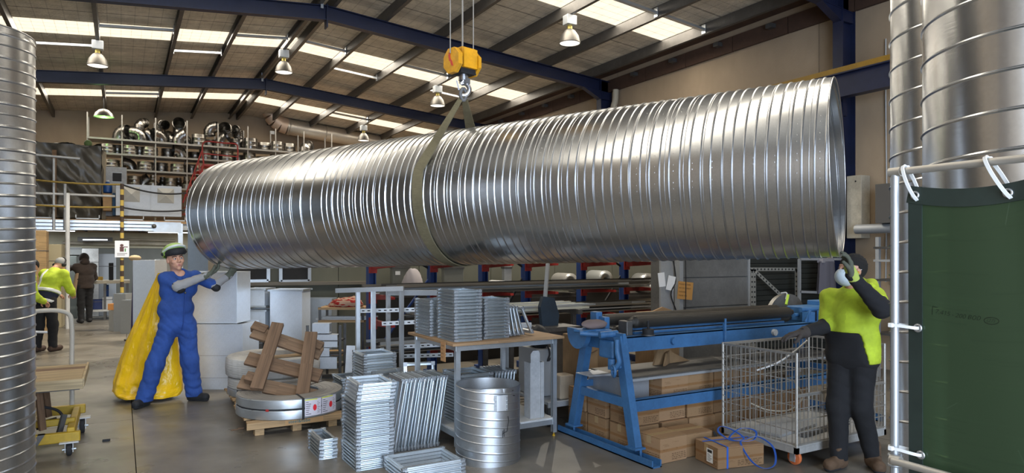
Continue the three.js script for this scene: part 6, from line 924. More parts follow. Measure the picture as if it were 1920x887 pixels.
  // a second layer on the top shelf where the photograph shows them piled higher
  [[398, 0], [427, 1], [338, 0], [304, 5], [266, 5], [448, 5]].forEach(([px, k], i) => { const e = single('duct_fitting', `shiny ${kn[k]} piled above the others, ${['above the red ladder platform', 'right of the red ladder platform', 'near the ladder top', 'left of centre', 'on the leftmost pile', 'at the right end'][i]}`, 'duct fitting', kinds[k], em2, U(onW(px, W + 0.3), W + 0.3, 5.02 + 0.35), rr(0, 6), 'duct fittings on the back rack'); e.rotation.z = rr(-0.25, 0.25); });
}
{ // red platform ladder
  const W = 19.9, l = thing('platform_ladder', 'red tubular platform ladder in front of the fitting rack', 'ladder'), r = 0.022, R = M.red, p = (x, y, w = W) => atW(x, y, w);
  for (const w of [W, W + 0.6]) { part(l, 'stringer', rod(p(384, 308, w), p(350, 409, w).setY(2.6), 0.03, 8), R); part(l, 'guard_rail', tube([p(384, 308, w), p(382, 272, w), p(386, 266, w), p(420, 268, w), p(446, 271, w), p(448, 280, w), p(447, 318, w)], r, 40, 6), R); part(l, 'middle_rail', rod(p(384, 288, w), p(448, 294, w), r * 0.8, 6), R); part(l, 'hand_rail', rod(p(382, 280, w), p(345, 380, w), r, 6), R); part(l, 'leg', rod(p(447, 318, w), p(449, 409, w).setY(2.6), 0.03, 8), R); for (let i = 1; i < 5; i++) part(l, 'rail_post', rod(p(384 - i * 7, 308 + i * 20, w), p(382 - i * 7.5, 282 + i * 19, w), r * 0.7, 6), R); }
  const A = p(384, 308), B = p(447, 318); part(l, 'platform', box(B.x - A.x + 0.06, 0.05, 0.64, (A.x + B.x) / 2, A.y - 0.02, -(W + 0.3)), R); for (let i = 1; i < 8; i++) { const c = p(384, 308).lerp(p(350, 409).setY(2.6), i / 8); part(l, 'step', box(0.2, 0.03, 0.6, c.x, c.y, -(W + 0.3)), R); }
}
{ // extraction duct under the roof
  const d = thing('extraction_duct', 'large galvanised extraction duct with segmented bend under the roof', 'duct'); const W = 23.75, m1 = mat(lin(0.62, 0.56, 0.48), { metalness: 0.75, roughness: 0.4, map: T.spangle }), m2 = mat(lin(0.66, 0.50, 0.38), { metalness: 0.5, roughness: 0.5 });
  const A = atW(540, 237, W), B = atW(735, 272, W), cr = 0.27; part(d, 'straight_run', rod(A, B, cr, 32), m1);
  const dir = B.clone().sub(A).normalize(), up = V3(0, 1, 0), pts = []; const n = 5, R = 0.62, ctr = A.clone().add(V3(-dir.y, dir.x, 0).multiplyScalar(R)); for (let k = 0; k <= n; k++) { const t = k / n * 1.62, v = V3(-dir.y, dir.x, 0).multiplyScalar(-R * Math.cos(t)).addScaledVector(dir, -R * Math.sin(t)); pts.push(ctr.clone().add(v)); }
  for (let k = 0; k < n; k++) part(d, 'bend_gore', rod(pts[k], pts[k + 1].clone().lerp(pts[k], -0.06), cr - 0.002 * (k % 2), 28), m2);
  part(d, 'riser', rod(pts[n], pts[n].clone().add(V3(-0.05, 0.35, 0)), cr, 28), m2); for (const t of [0.02, 0.35, 0.7]) { const c = A.clone().lerp(B, t), g = new THREE.TorusGeometry(cr + 0.005, 0.02, 8, 32); g.applyQuaternion(new THREE.Quaternion().setFromUnitVectors(V3(0, 0, 1), dir)); g.translate(c.x, c.y, c.z); part(d, 'joint_band', g, m1); } part(d, 'damper_box', box(0.14, 0.1, 0.12, A.x - 0.5, A.y - 0.28, A.z + 0.1), M.white);
}
{ // high-bay lamps
  const refl = mat(lin(0.17, 0.16, 0.145), { metalness: 0.8, roughness: 0.45, side: THREE.DoubleSide }), glow = mat(lin(0.9, 0.85, 0.75), { emissive: lin(1, 0.93, 0.78), emissiveIntensity: 2.2 });
  const lamp = (u, w, label, k = 1) => {
    const y1 = roofY(u) - 0.2, l = thing('high_bay_lamp', label, 'lamp', U(u, w, y1), 0, 'high bay lamps under the purlins');
    part(l, 'ballast', rbox(0.20, 0.17, 0.16, 0.01, 0, -0.10, 0), M.galvDull); part(l, 'neck', cyl(0.045, 0.10, 0, -0.225, 0, 12), mat(lin(0.7, 0.55, 0.15), { metalness: 0.5, roughness: 0.4 }));
    part(l, 'reflector', lathe([[0.06, -0.26], [0.10, -0.29], [0.16, -0.38], [0.19, -0.50], [0.19, -0.515], [0.185, -0.50], [0.155, -0.385], [0.095, -0.295], [0.06, -0.265]], 28), refl); part(l, 'bulb', lathe([[0, -0.33], [0.03, -0.34], [0.05, -0.40], [0.045, -0.46], [0, -0.49]], 16), glow); part(l, 'lens', lathe([[0, -0.512], [0.10, -0.510], [0.178, -0.502]], 24), mat(lin(0.9, 0.88, 0.82), { emissive: lin(1, 0.94, 0.82), emissiveIntensity: 1.2 }));
    const s = new THREE.SpotLight(lin(1, 0.92, 0.78), 60, 0, 1.1, 0.5, 2); s.position.set(u, y1 - 0.53, -w); s.target.position.set(u, 0, -w); s.castShadow = true; s.name = 'high_bay_lamp_light'; scene.add(s, s.target);
  };
  lamp(-0.4, 15.75, 'bell-shaped high bay lamp hanging left of the near ridge'); lamp(RIDGE - 0.13, 15.6, 'high bay lamp hanging under the roof ridge'); lamp(6.9, 9.9, 'high bay lamp nearest the right wall above the near duct end'); lamp(6.9, 15.7, 'high bay lamp half hidden behind the lifting sling'); lamp(6.9, 21.7, 'farthest small high bay lamp above the hanging duct');
  const l = thing('dome_lamp', 'wide dome lamp with green glow hanging on a rod near the back wall', 'lamp', U(-0.4, 21.4, 6.15 - 0.2)); part(l, 'rod', cyl(0.012, 0.34, 0, -0.17, 0, 8), M.steelDark); part(l, 'hood', lathe([[0.03, -0.3], [0.12, -0.33], [0.21, -0.42], [0.25, -0.52], [0.245, -0.52], [0.2, -0.42], [0.11, -0.34]], 28), mat(lin(0.30, 0.28, 0.25), { metalness: 0.7, roughness: 0.35, side: THREE.DoubleSide })); part(l, 'lamp_lens', lathe([[0, -0.535], [0.12, -0.53], [0.235, -0.505]], 24), mat(lin(0.4, 0.9, 0.3), { emissive: lin(0.35, 1.0, 0.22), emissiveIntensity: 0.85 })); const s = new THREE.PointLight(lin(0.5, 1, 0.35), 0.35, 0, 2); s.position.set(-0.4, 5.36, -21.4); s.name = 'dome_lamp_light'; scene.add(s);
}
{ // right wall: crane rail, wall box, downpipe, conduits
  const r = thing('crane_rail', 'dark blue crane runway beam with a yellow top rail along the right wall', 'beam'); const u = 9.22; part(r, 'beam', merge([box(0.02, 0.34, 8.6, u, 4.20, -5.6), box(0.16, 0.02, 8.6, u, 4.37, -5.6), box(0.16, 0.02, 8.6, u, 4.03, -5.6)]), M.navy); part(r, 'top_rail', box(0.07, 0.09, 8.6, u, 4.425, -5.6), mat(lin(0.40, 0.22, 0.02), { roughness: 0.5, map: T.blotch })); for (const w of [6.5, 0.5, 9.7]) part(r, 'bracket', box(0.42, 0.2, 0.14, 9.44, 3.93, -w), M.navy);
  const wb = atW(1603, 420, 6.9); const b = thing('wall_cabinet', 'narrow cream cabinet fixed to the wall beside the blue column', 'cabinet', U(9.70, 6.28, 1.95)); part(b, 'body', rbox(0.22, 0.95, 0.24, 0.01, 0, 0.475, 0), M.cream); part(b, 'lock', at(new THREE.SphereGeometry(0.012, 8, 6), -0.115, 0.86, 0.03), M.black);
  const dp = thing('downpipe', 'grey downpipe with a bend beside the far blue column', 'pipe'); part(dp, 'pipe', tube([U(9.74, 12.15, 5.45), U(9.72, 12.15, 5.2), U(9.66, 12.15, 5.0), U(9.70, 12.15, 4.75), U(9.74, 12.15, 4.2), U(9.74, 12.15, 0.05)], 0.07, 60, 14), M.cream);
  const cd = thing('conduit_frame', 'thin grey conduit frame on the right wall beyond the upright duct', 'conduit'); const q = (w, y) => U(9.80, w, y); part(cd, 'vertical_conduit', rod(q(5.55, 3.15), q(5.55, 1.2), 0.015, 8), M.galvDull); part(cd, 'vertical_conduit', rod(q(5.25, 3.1), q(5.25, 1.2), 0.015, 8), M.galvDull); part(cd, 'cross_conduit', rod(q(5.62, 3.08), q(4.75, 3.08), 0.02, 8), M.galvDull); part(cd, 'junction_box', box(0.06, 0.06, 0.14, 9.8, 3.1, -5.02), M.steelDark);
  single('wall_cable', 'thin cable running down the right wall joint', 'cable', tube([U(9.81, 5.92, 4.9), U(9.81, 5.92, 3.9), U(9.8, 5.9, 2.6), U(9.81, 5.92, 1.3)], 0.012, 30, 6), M.galvDull);
}
// ================================================================ RACKS, SHEET METAL AND BENCHES IN THE MIDDLE
const sheetM = mat(lin(0.78, 0.83, 0.89), { metalness: 0.35, roughness: 0.42, map: T.spangle, roughnessMap: T.spangleRough }), sheetGrey = mat(lin(0.42, 0.45, 0.48), { metalness: 0.6, roughness: 0.45, map: T.spangle });
function ductBox(name, label, px0, px1, pyTop, z, depth, m, base = 0, opt = {}) {    // upright sheet-metal duct piece seen between two picture columns
  const a = P(px0, 478, z), b = P(px1, 478, z), top = P(px0, pyTop, z).y, w = a.distanceTo(b), h = top - base, c = a.clone().lerp(b, 0.5);
  const back = fromCam(0, 0, depth / 2).sub(fromCam(0, 0, 0)); c.add(back); c.y = base; const t = thing(name, label, opt.cat ?? 'duct', c, -TURN + (opt.yaw ?? 0));
  const s = 0.004; part(t, 'front_panel', rbox(w, h, s, 0.0015, 0, h / 2, depth / 2 - s / 2), m); part(t, 'rear_panel', rbox(w, h, s, 0.0015, 0, h / 2, -depth / 2 + s / 2), m); for (const k of [-1, 1]) part(t, 'side_panel', rbox(s, h, depth - 0.012, 0.0015, k * (w / 2 - s / 2), h / 2, 0), m);
  for (const y of opt.folds ?? []) part(t, 'fold_line', box(w, 0.006, 0.006, 0, y * h, depth / 2), M.galvDull);
  if (opt.flange) { for (const y of [0.012, h - 0.012]) part(t, 'flange', merge([box(w + 0.05, 0.024, 0.02, 0, y, depth / 2 + 0.012), box(0.02, 0.024, depth, w / 2 + 0.012, y, 0), box(0.02, 0.024, depth, -w / 2 - 0.012, y, 0), box(w + 0.05, 0.024, 0.02, 0, y, -depth / 2 - 0.012)]), M.galv); }
  if (opt.lid) part(t, 'lid', rbox(w - 0.01, 0.004, depth - 0.01, 0.001, 0, h - 0.02, 0), m); return t;
}
ductBox('sheet_metal_duct', 'tall pale galvanised duct standing upright left of the yellow sheet', 249, 290, 488, 11.2, 0.4, sheetM, 0, { lid: 1, flange: 0 });
ductBox('sheet_metal_duct', 'grey galvanised duct piece standing behind the tall pale duct', 290, 300, 486, 11.75, 0.4, sheetGrey, 0, { lid: 1 });
ductBox('sheet_metal_duct', 'waist-high grey duct piece standing nearest the far bench', 213, 235, 551, 15.0, 0.35, sheetGrey, 0, { lid: 1 });
ductBox('sheet_metal_duct', 'low grey duct piece leaning beside the waist-high one', 226, 250, 563, 14.6, 0.3, sheetGrey, 0, { lid: 1 });
ductBox('small_steel_case', 'small pale steel case stacked below the orange carton', 204, 213, 582, 15.1, 0.3, M.galv, 0, { cat: 'case', lid: 1 });
{ const b = P(206, 570, 15.1); single('orange_carton', 'small orange-brown carton on the pale steel case', 'box', rbox(0.16, 0.14, 0.2, 0.005, 0, 0.07, 0), mat(lin(0.55, 0.24, 0.07)), V3(b.x, P(206, 582, 15.1).y + 0.002, b.z).add(fromCam(0, 0, 0.15).sub(fromCam(0, 0, 0))), -TURN); }
ductBox('sheet_metal_duct', 'large low galvanised duct section with creased front behind the blue worker', 352, 455, 608, 8.55, 0.55, sheetM, 0, { folds: [0.18, 0.52], lid: 1 });
{ const y = P(400, 608, 8.55).y; ductBox('sheet_metal_duct', 'galvanised duct section stacked on the large low one behind the blue worker', 340, 444, 510, 8.62, 0.45, sheetM, y + 0.003, { lid: 1 }); }
ductBox('upright_metal_casing', 'tall shiny silver casing standing behind the welding helmet', 352, 390, 424, 10.6, 0.3, mat(lin(0.50, 0.55, 0.60), { metalness: 0.85, roughness: 0.3, map: T.spangle }), 0, { cat: 'casing', folds: [0.98, 0.63] });
ductBox('sheet_metal_duct', 'pale blue-white duct with wide flat face behind the timber frame', 506, 566, 543, 9.4, 0.4, sheetM, 0, { lid: 1, flange: 1 });
ductBox('flanged_duct_section', 'short flanged duct section with bright face, upper of two behind the coils', 462, 496, 541, 9.4, 0.35, sheetM, 0.972, { flange: 1, lid: 1 });
ductBox('flanged_duct_section', 'short flanged duct section, lower of two behind the coils', 461, 497, 581, 9.38, 0.38, sheetM, 0.645, { flange: 1, lid: 1 });
ductBox('louvre_panel', 'dark louvred grille box behind the white wrapped coils', 459, 492, 627, 9.36, 0.36, M.steelDark, 0, { cat: 'grille', lid: 1, folds: [0.2, 0.5, 0.8] });
ductBox('sheet_metal_duct', 'dull grey duct panel right of the pale blue-white duct', 570, 622, 560, 10.1, 0.3, sheetGrey, 0, { lid: 1 });
{ // folded offcuts stacked right of the crate, leaning strip
  const list = [[588, 620, 606, 624, 8.45], [591, 635, 627, 650, 8.42], [600, 620, 652, 667, 8.4], [598, 634, 669, 690, 8.38]];
  list.forEach(([x0, x1, y0, y1, z], i) => { const a = P(x0, y1, z), b = P(x1, y0, z), w = a.distanceTo(b.clone().setY(a.y)), h = b.y - a.y; const t = thing('folded_metal_piece', `folded galvanised channel piece, ${['topmost', 'second', 'third', 'lowest'][i]} of the pile right of the timber frame`, 'metal piece', a.clone().lerp(b.clone().setY(a.y), 0.5), -TURN, 'folded channel pieces'); part(t, 'web', box(w, h, 0.004, 0, h / 2, 0.06), sheetM); part(t, 'lip', merge([box(w, 0.004, 0.12, 0, h, 0), box(w, 0.004, 0.12, 0, 0.002, 0)]), sheetM); });
  const st = thing('metal_stand', 'dark steel stand holding the folded channel pieces', 'stand'); const c = P(612, 478, 8.48); c.y = 0; for (const [x, zz] of [[-0.2, 0.12], [0.2, 0.12], [-0.2, -0.12], [0.2, -0.12]]) { const o = fromCam(x, 0, -zz).sub(fromCam(0, 0, 0)); part(st, 'leg', box(0.03, 0.83, 0.03, c.x + o.x, 0.415, c.z + o.z), M.steelDark); } for (const y of [0.2, 0.34, 0.49, 0.66]) part(st, 'tray', at(box(0.42, 0.012, 0.26), c.x, y - 0.02, c.z, -TURN), M.steelDark);
  const s = thing('leaning_strip', 'pale metal strip leaning upright beside the rack post', 'strip', G(648, 760).setY(0)); const A = P(652, 705, 7.7), B = P(658, 648, 7.85), A0 = P(652, 757.8, 7.72); part(s, 'strip', bar(A0.sub(s.position), B.sub(s.position), 0.01, 0.10, fromCam(1, 0, 0).sub(fromCam(0, 0, 0))), sheetM);
}
{ // cantilever rack: blue posts, red arms
  const W = 8.7, rack = thing('cantilever_rack', 'cantilever rack of blue posts with red arms behind the table', 'rack'), LV = [0.48, 0.86, 1.20, 1.60];
  const cols = [698, 812, 908, 988, 1092, 1172]; for (const px of cols) { const u = onW(px, W); part(rack, 'post', merge([box(0.015, 2.05, 0.13, u - 0.04, 1.025, -W), box(0.015, 2.05, 0.13, u + 0.04, 1.025, -W), box(0.09, 2.05, 0.012, u, 1.025, -W + 0.0)]), M.rackBlue); part(rack, 'foot', box(0.09, 0.09, 1.0, u, 0.045, -W + 0.3), M.rackBlue); for (const y of LV) part(rack, 'arm', merge([prism([[0, 0], [0.78, 0.045], [0.78, 0.075], [0, 0.09]], 0.05).rotateY(-Math.PI / 2).translate(u, y - 0.09, -W + 0.06), box(0.11, 0.16, 0.02, u, y - 0.06, -W + 0.075)]), M.red); }
  for (let i = 0; i < cols.length - 1; i += 2) { const a = onW(cols[i], W), b = onW(cols[i + 1], W); part(rack, 'brace', rod(U(a, W + 0.04, 0.3), U(b, W + 0.04, 1.4), 0.018, 6), i ? M.black : M.rackBlue); part(rack, 'brace', rod(U(b, W + 0.04, 1.5), U(a, W + 0.04, 1.95), 0.018, 6), M.black); }
  reseed(808); const prof = [merge([box(1, 0.03, 0.004, 0, 0.015, 0.025), box(1, 0.004, 0.05, 0, 0.002, 0), box(1, 0.03, 0.004, 0, 0.015, -0.025)]), merge([box(1, 0.004, 0.06, 0, 0.002, 0), box(1, 0.04, 0.004, 0, 0.02, -0.028)]), box(1, 0.012, 0.08, 0, 0.006, 0)];
  const pm = [M.galvDull, mat(lin(0.22, 0.215, 0.20), { metalness: 0.5, roughness: 0.5 }), mat(lin(0.20, 0.175, 0.14), { metalness: 0.4, roughness: 0.55 }), mat(lin(0.10, 0.092, 0.08), { metalness: 0.5, roughness: 0.5 })];
  const nm = ['lowest arms', 'second level arms', 'third level arms', 'top arms'];
  LV.forEach((y, li) => { for (let k = 0; k < 18; k++) { const L = rr(3.4, 4.7), layer = Math.floor(k / 6); const s = single('long_profile', `long thin steel profile lying in the bundle on the rack's ${nm[li]}`, 'profile', prof[k % 3], pm[(k + li) % 4], U(onW(680, W) + L / 2 + rr(0, 0.5) + (li % 2 ? 0.4 : -0.1), W - 0.14 - (k % 6) * 0.105, y + 0.002 + layer * 0.042), 0, `profiles on the ${nm[li]}`); s.scale.x = L; } });
  // galvanised slotted stand in front of the rack's first post
  const s = thing('slotted_angle_stand', 'galvanised slotted angle stand before the first blue rack post', 'stand'); const hole = (u, w, y) => box(0.022, 0.010, 0.003, u, y, -w); const q = (px, z) => { const p = P(px, 478, z); return p; };
  for (const [px, z] of [[701, 7.4], [754, 7.45], [729, 7.8], [672, 7.6]]) { const p = q(px, z); part(s, 'upright', merge([box(0.042, 1.30, 0.004, p.x, 0.65, p.z), box(0.004, 1.30, 0.042, p.x - 0.02, 0.65, p.z - 0.02)]), M.galvBright); }
  part(s, 'top_bar', bar(P(630, 545, 7.55), P(757, 541, 7.44), 0.04, 0.05), M.galvBright); part(s, 'top_bar', bar(P(728, 549, 7.8), P(830, 549, 7.75), 0.04, 0.06), M.galvDull);
  for (const [x0, y0, x1, y1, z] of [[676, 583, 800, 580, 7.65], [716, 607, 795, 603, 7.5], [755, 650, 830, 646, 7.6], [755, 668, 850, 665, 7.7]]) { const a = P(x0, y0, z), b = P(x1, y1, z), d = b.clone().sub(a), n = Math.floor(d.length() / 0.06); const pr = part(s, 'slotted_rail', bar(a, b, 0.006, 0.045), M.galvBright); const gs = []; for (let i = 0; i < n; i++) { const c = a.clone().addScaledVector(d, (i + 0.5) / n); gs.push(at(box(0.030, 0.012, 0.012), c.x, c.y, c.z, -Math.atan2(d.z, d.x))); } part(pr, 'slots', merge(gs), M.black).userData.kind = 'stuff'; }
  single('rag_heap', 'heap of red and white rags on a shelf by the rack', 'rags', (() => { const g = new THREE.SphereGeometry(0.16, 26, 16); const p = g.attributes.position; for (let i = 0; i < p.count; i++) { const v = V3(p.getX(i), p.getY(i), p.getZ(i)); const n = 0.6 + 0.8 * fbm(v.x * 16 + 9, v.z * 16 + v.y * 9 + 9, 64, 3, 19); p.setXYZ(i, v.x * n * 1.6, Math.max(-0.02, v.y * n * 0.7), v.z * n); } g.computeVertexNormals(); return g; })(), mat(lin(0.5, 0.36, 0.30), { roughness: 0.9, map: dataTex(64, 64, (x, y) => { const v = fbm(x * 6, y * 6, 6, 3, 3); return v > 0.55 ? [0.75, 0.12, 0.10] : [0.9, 0.85, 0.78]; }, true, [4, 4]) }), P(648, 572, 9.35), -TURN);
  const sh = thing('small_shelf', 'low timber-edged shelf holding galvanised strips left of the blue rack post', 'shelf'); const c = P(646, 478, 9.35); for (const y of [P(646, 574, 9.35).y - 0.02, P(646, 600, 9.35).y, 0.35]) part(sh, 'board', at(box(0.62, 0.03, 0.4), c.x, y, c.z, -TURN), M.pine); for (const [x, zz] of [[-0.29, 0.18], [0.29, 0.18], [-0.29, -0.18], [0.29, -0.18]]) { const o = fromCam(x, 0, zz).sub(fromCam(0, 0, 0)); part(sh, 'leg', box(0.03, P(646, 574, 9.35).y, 0.03, c.x + o.x, P(646, 574, 9.35).y / 2, c.z + o.z), M.steelDark); }
  for (let k = 0; k < 5; k++) single('galvanised_strip', 'short galvanised strip lying on the timber-edged shelf', 'strip', box(0.7, 0.02, 0.05, 0, 0.01, 0), k % 2 ? M.galv : M.galvBright, V3(c.x, P(646, 600, 9.35).y + 0.018 + Math.floor(k / 3) * 0.024, c.z).add(fromCam(0.03 * k, 0, -0.14 + (k % 3) * 0.08).sub(fromCam(0, 0, 0))), -TURN, 'strips on the timber-edged shelf');
}
{ // strips and guillotine block between the table and the machine
  reseed(91); const st = thing('profile_trestle', 'dark steel trestle carrying loose pale strips behind the table', 'trestle'); for (const [u, w] of [[4.0, 6.95], [4.9, 6.95], [4.0, 7.6], [4.9, 7.6]]) part(st, 'leg', box(0.05, 0.98, 0.05, u, 0.49, -w), M.steelDark); for (const u of [4.0, 4.9]) part(st, 'bearer', box(0.06, 0.06, 0.9, u, 1.0, -7.25), M.steelDark);
  for (let k = 0; k < 14; k++) { const g = merge([box(1.5, 0.022, 0.004, 0, 0.011, 0.02), box(1.5, 0.004, 0.04, 0, 0.002, 0), box(1.5, 0.022, 0.004, 0, 0.011, -0.02)]); single('pale_strip', 'pale folded strip in the loose heap behind the blue machine', 'strip', g, k % 3 ? M.galvBright : mat(lin(0.62, 0.62, 0.52), { metalness: 0.3, roughness: 0.5 }), U(4.4 + rr(-0.12, 0.12), 6.9 + (k % 7) * 0.11, 1.032 + Math.floor(k / 7) * 0.03), rr(-0.06, 0.06), 'pale strips on the trestle'); }
  const b = thing('guillotine_head', 'dark blue angular steel head standing behind the frame stacks', 'machine', P(1030, 478, 7.9).setY(0)); part(b, 'plate', prism([[-0.11, 0.86], [0.10, 0.86], [0.12, 1.0], [0.05, 1.2], [-0.10, 1.22], [-0.14, 1.1]], 0.06), mat(lin(0.025, 0.045, 0.07), { roughness: 0.5, map: T.blotch })); part(b, 'bed', box(0.5, 0.05, 0.4, 0.05, 0.85, 0), M.steelDark); part(b, 'pedestal', box(0.3, 0.83, 0.3, 0.02, 0.415, 0), M.steelDark); part(b, 'lever', bar(V3(-0.06, 1.18, 0), V3(0.02, 1.68, -0.05), 0.04, 0.03), M.galvDull);
  const sb = thing('open_carton', 'small open cardboard box lying behind the rollers', 'box', P(1232, 597, 7.4).setY(0)); part(sb, 'tray', merge([box(0.38, 0.06, 0.26, 0, P(1232, 590, 7.4).y, 0), prism([[-0.2, 0], [0, 0.06], [0.2, 0]], 0.02).translate(0, P(1232, 590, 7.4).y + 0.03, 0.08)]), M.card); part(sb, 'support_crate', box(0.36, P(1232, 590, 7.4).y - 0.03, 0.3, 0, (P(1232, 590, 7.4).y - 0.03) / 2, 0), M.cardDark);
  // goods standing between table and machine
  const tall = thing('stacked_carton', 'tall brown carton standing behind the fan-shaped guard', 'box', U(4.25, 5.72, 0.26)); part(tall, 'body', rbox(0.5, 0.62, 0.3, 0.006, 0, 0.31, 0), M.cardDark); part(tall, 'front_flap', rbox(0.2, 0.3, 0.01, 0.003, -0.13, 0.36, 0.158), M.card); part(tall, 'string', tube([V3(-0.2, 0.5, 0.16), V3(-0.12, 0.45, 0.17), V3(-0.04, 0.47, 0.165)], 0.006, 10, 5), M.oldWood);
  const low = single('wrapped_parcel', 'paper-wrapped parcel on the low trolley beside the table', 'parcel', rbox(0.17, 0.24, 0.16, 0.015, 0, 0.12, 0), mat(lin(0.40, 0.32, 0.23), { roughness: 0.8, map: T.card }), U(3.86, 5.66, 0.26)); const gm = thing('grey_cabinet', 'small grey steel cabinet with black cables beside the table leg', 'cabinet', U(3.76, 6.0, 0.26)); part(gm, 'body', rbox(0.2, 0.48, 0.4, 0.006, 0, 0.24, 0), mat(lin(0.30, 0.31, 0.32), { roughness: 0.5 })); part(gm, 'cable', tube([V3(-0.08, 0.5, 0.1), V3(-0.02, 0.56, 0.18), V3(0.02, 0.44, 0.22), V3(0.0, 0.36, 0.215), V3(0.08, 0.42, 0.21)], 0.010, 30, 6), M.rubber);
  const tr = thing('low_platform_trolley', 'low platform trolley with galvanised edge beside the table', 'trolley', U(4.08, 6.0)); part(tr, 'deck', merge([rbox(0.92, 0.03, 0.86, 0.004, 0, 0.24, 0), box(0.92, 0.05, 0.02, 0, 0.225, 0.43)]), M.galvDull); for (const [x, zz] of [[-0.4, 0.36], [0.4, 0.36], [-0.4, -0.36], [0.4, -0.36]]) { const w = part(tr, 'castor', box(0.05, 0.1, 0.05, x, 0.17, zz), M.steelDark); part(w, 'wheel', (() => { const g = cyl(0.06, 0.03, 0, 0, 0, 18); g.rotateZ(Math.PI / 2); g.translate(x, 0.06, zz); return g; })(), M.rubber); }
  single('black_bag', 'black bag slumped on the grey cabinet beside the table', 'bag', (() => { const g = new THREE.SphereGeometry(0.13, 20, 14), p = g.attributes.position; for (let i = 0; i < p.count; i++) { const n = 0.8 + 0.4 * fbm(p.getX(i) * 14 + 9, p.getZ(i) * 14 + p.getY(i) * 9 + 9, 64, 3, 29); p.setXYZ(i, p.getX(i) * n * 0.75, Math.max(-0.09, p.getY(i) * n) + 0.09, p.getZ(i) * n * 1.2); } g.computeVertexNormals(); return g; })(), M.black, U(3.78, 5.98, 0.745));
  single('white_sheet_offcut', 'flat white board lying on the floor under the table end', 'board', rbox(0.5, 0.05, 0.36, 0.004, 0, 0.025, 0), M.white, U(3.60, 5.98, 0.001), 0.1);
}
{ // grey cabinet with notices, shutter and slotted racks at the right
  const c = thing('panelled_cabinet', 'large grey panelled steel cabinet behind the rollers', 'cabinet'), u0 = onW(1283, 5.95), u1 = onW(1404, 5.95), g = mat(lin(0.20, 0.20, 0.195), { metalness: 0.3, roughness: 0.55, map: T.blotch }), h = 1.78;
  for (let i = 0; i < 5; i++) part(c, 'panel', rbox(u1 - u0, h / 5 - 0.012, 0.03, 0.004, (u0 + u1) / 2, h * (i + 0.5) / 5, -5.95 - 0.015), g); part(c, 'carcass', box(u1 - u0 - 0.02, h - 0.01, 0.55, (u0 + u1) / 2, h / 2, -6.25), g); part(c, 'edge_strip', box(0.03, h, 0.05, u1 + 0.015, h / 2, -5.96), M.galvDull);
  const p = thing('steel_post_panel', 'narrow grey steel end panel with taped notices left of the cabinet', 'panel'), v0 = onW(1240, 5.9), v1 = onW(1279, 5.9); part(p, 'panel', box((v1 - v0) * 0.6, 1.8, 0.03, v0 + (v1 - v0) * 0.3, 0.9, -5.9), M.galvDull); part(p, 'channel', box(0.06, 1.8, 0.08, v1 - 0.03, 0.9, -5.9), M.galvDull); part(p, 'cable', tube([U(v0 + 0.15, 5.86, 1.7), U(v0 + 0.19, 5.85, 1.4), U(v0 + 0.12, 5.85, 1.25), U(v0 + 0.2, 5.85, 1.05)], 0.008, 20, 6), M.rubber);
  const note = (x0, x1, y0, y1, rot, label) => { const A = atW((x0 + x1) / 2, (y0 + y1) / 2, 5.86), w = (x1 - x0) * 7.6 / FOCAL, hh = (y1 - y0) * 7.6 / FOCAL; const t = single('paper_notice', label, 'notice', box(w, hh, 0.003), M.paper, A, -0.25, 'taped notices'); t.rotation.z = rot; };
  note(1236, 1250, 511, 538, 0.12, 'white paper notice taped to the left edge of the steel panel'); note(1252, 1268, 517, 545, -0.22, 'white paper notice curling beside the cardboard sign');
  const ct = canvasTex(256, 224, (x) => { x.fillStyle = '#b98748'; x.fillRect(0, 0, 256, 224); x.strokeStyle = '#5f3d1b'; x.fillStyle = '#5b3a18'; x.font = 'bold 26px sans-serif'; ['PLEASE RETURN', 'PUT IN CORRECT', 'CHANNEL', 'THANK YOU'].forEach((s, i) => x.fillText(s, 16, 44 + i * 48, 226)); });
  const A = atW(1287, 545, 5.84), sg = thing('cardboard_sign', 'brown cardboard sign with handwriting hung on the grey cabinet', 'sign', A, -0.1); const sgm = box(0.215, 0.205, 0.006); { const q = sgm.attributes; for (let i = 0; i < q.position.count; i++) q.uv.setXY(i, q.position.getX(i) / 0.215 + 0.5, q.position.getY(i) / 0.205 + 0.5); } sgm.rotateZ(-0.10); part(sg, 'card', sgm, mat(lin(0.9, 0.9, 0.9), { map: ct, roughness: 0.85 })); part(sg, 'cord', tube([V3(0.0, 0.5, 0), V3(0.005, 0.1, 0.006), V3(0.0, -0.3, 0.004)], 0.006, 16, 5), M.rubber);
  // dark roller shutter and frame racks
  const W = 6.75, s = thing('roller_shutter', 'dark ribbed shutter panel behind the slotted frame', 'shutter'), a = onW(1400, W), b = 9.62, dm = mat(lin(0.018, 0.020, 0.017), { roughness: 0.6 }); for (let i = 0; i < 24; i++) part(s, 'slat', rbox(b - a, 0.072, 0.02, 0.008, (a + b) / 2, 0.05 + i * 0.078, -W), dm); part(s, 'backing', box(b - a, 2.0, 0.02, (a + b) / 2, 1.0, -W - 0.02), dm);
  const f = thing('slotted_angle_rack', 'slotted angle frame with diagonal brace before the dark shutter', 'frame rack'), fW = 6.55, sm = mat(lin(0.34, 0.34, 0.31), { metalness: 0.5, roughness: 0.5 }); const sb = (x0, y0, x1, y1) => { const A2 = atW(x0, y0, fW), B2 = atW(x1, y1, fW), d = B2.clone().sub(A2), L = d.length(), n = Math.floor(L / 0.07), o = part(f, 'angle_bar', bar(A2, B2, 0.006, 0.05, Math.abs(d.y) > 0.3 ? V3(1, 0, 0) : V3(0, 1, 0)), sm); const gs = []; for (let i = 0; i < n; i++) { const c2 = A2.clone().addScaledVector(d, (i + 0.5) / n); gs.push(box(0.024, 0.024, 0.012, c2.x, c2.y, c2.z)); } part(o, 'slots', merge(gs), M.black).userData.kind = 'stuff'; };
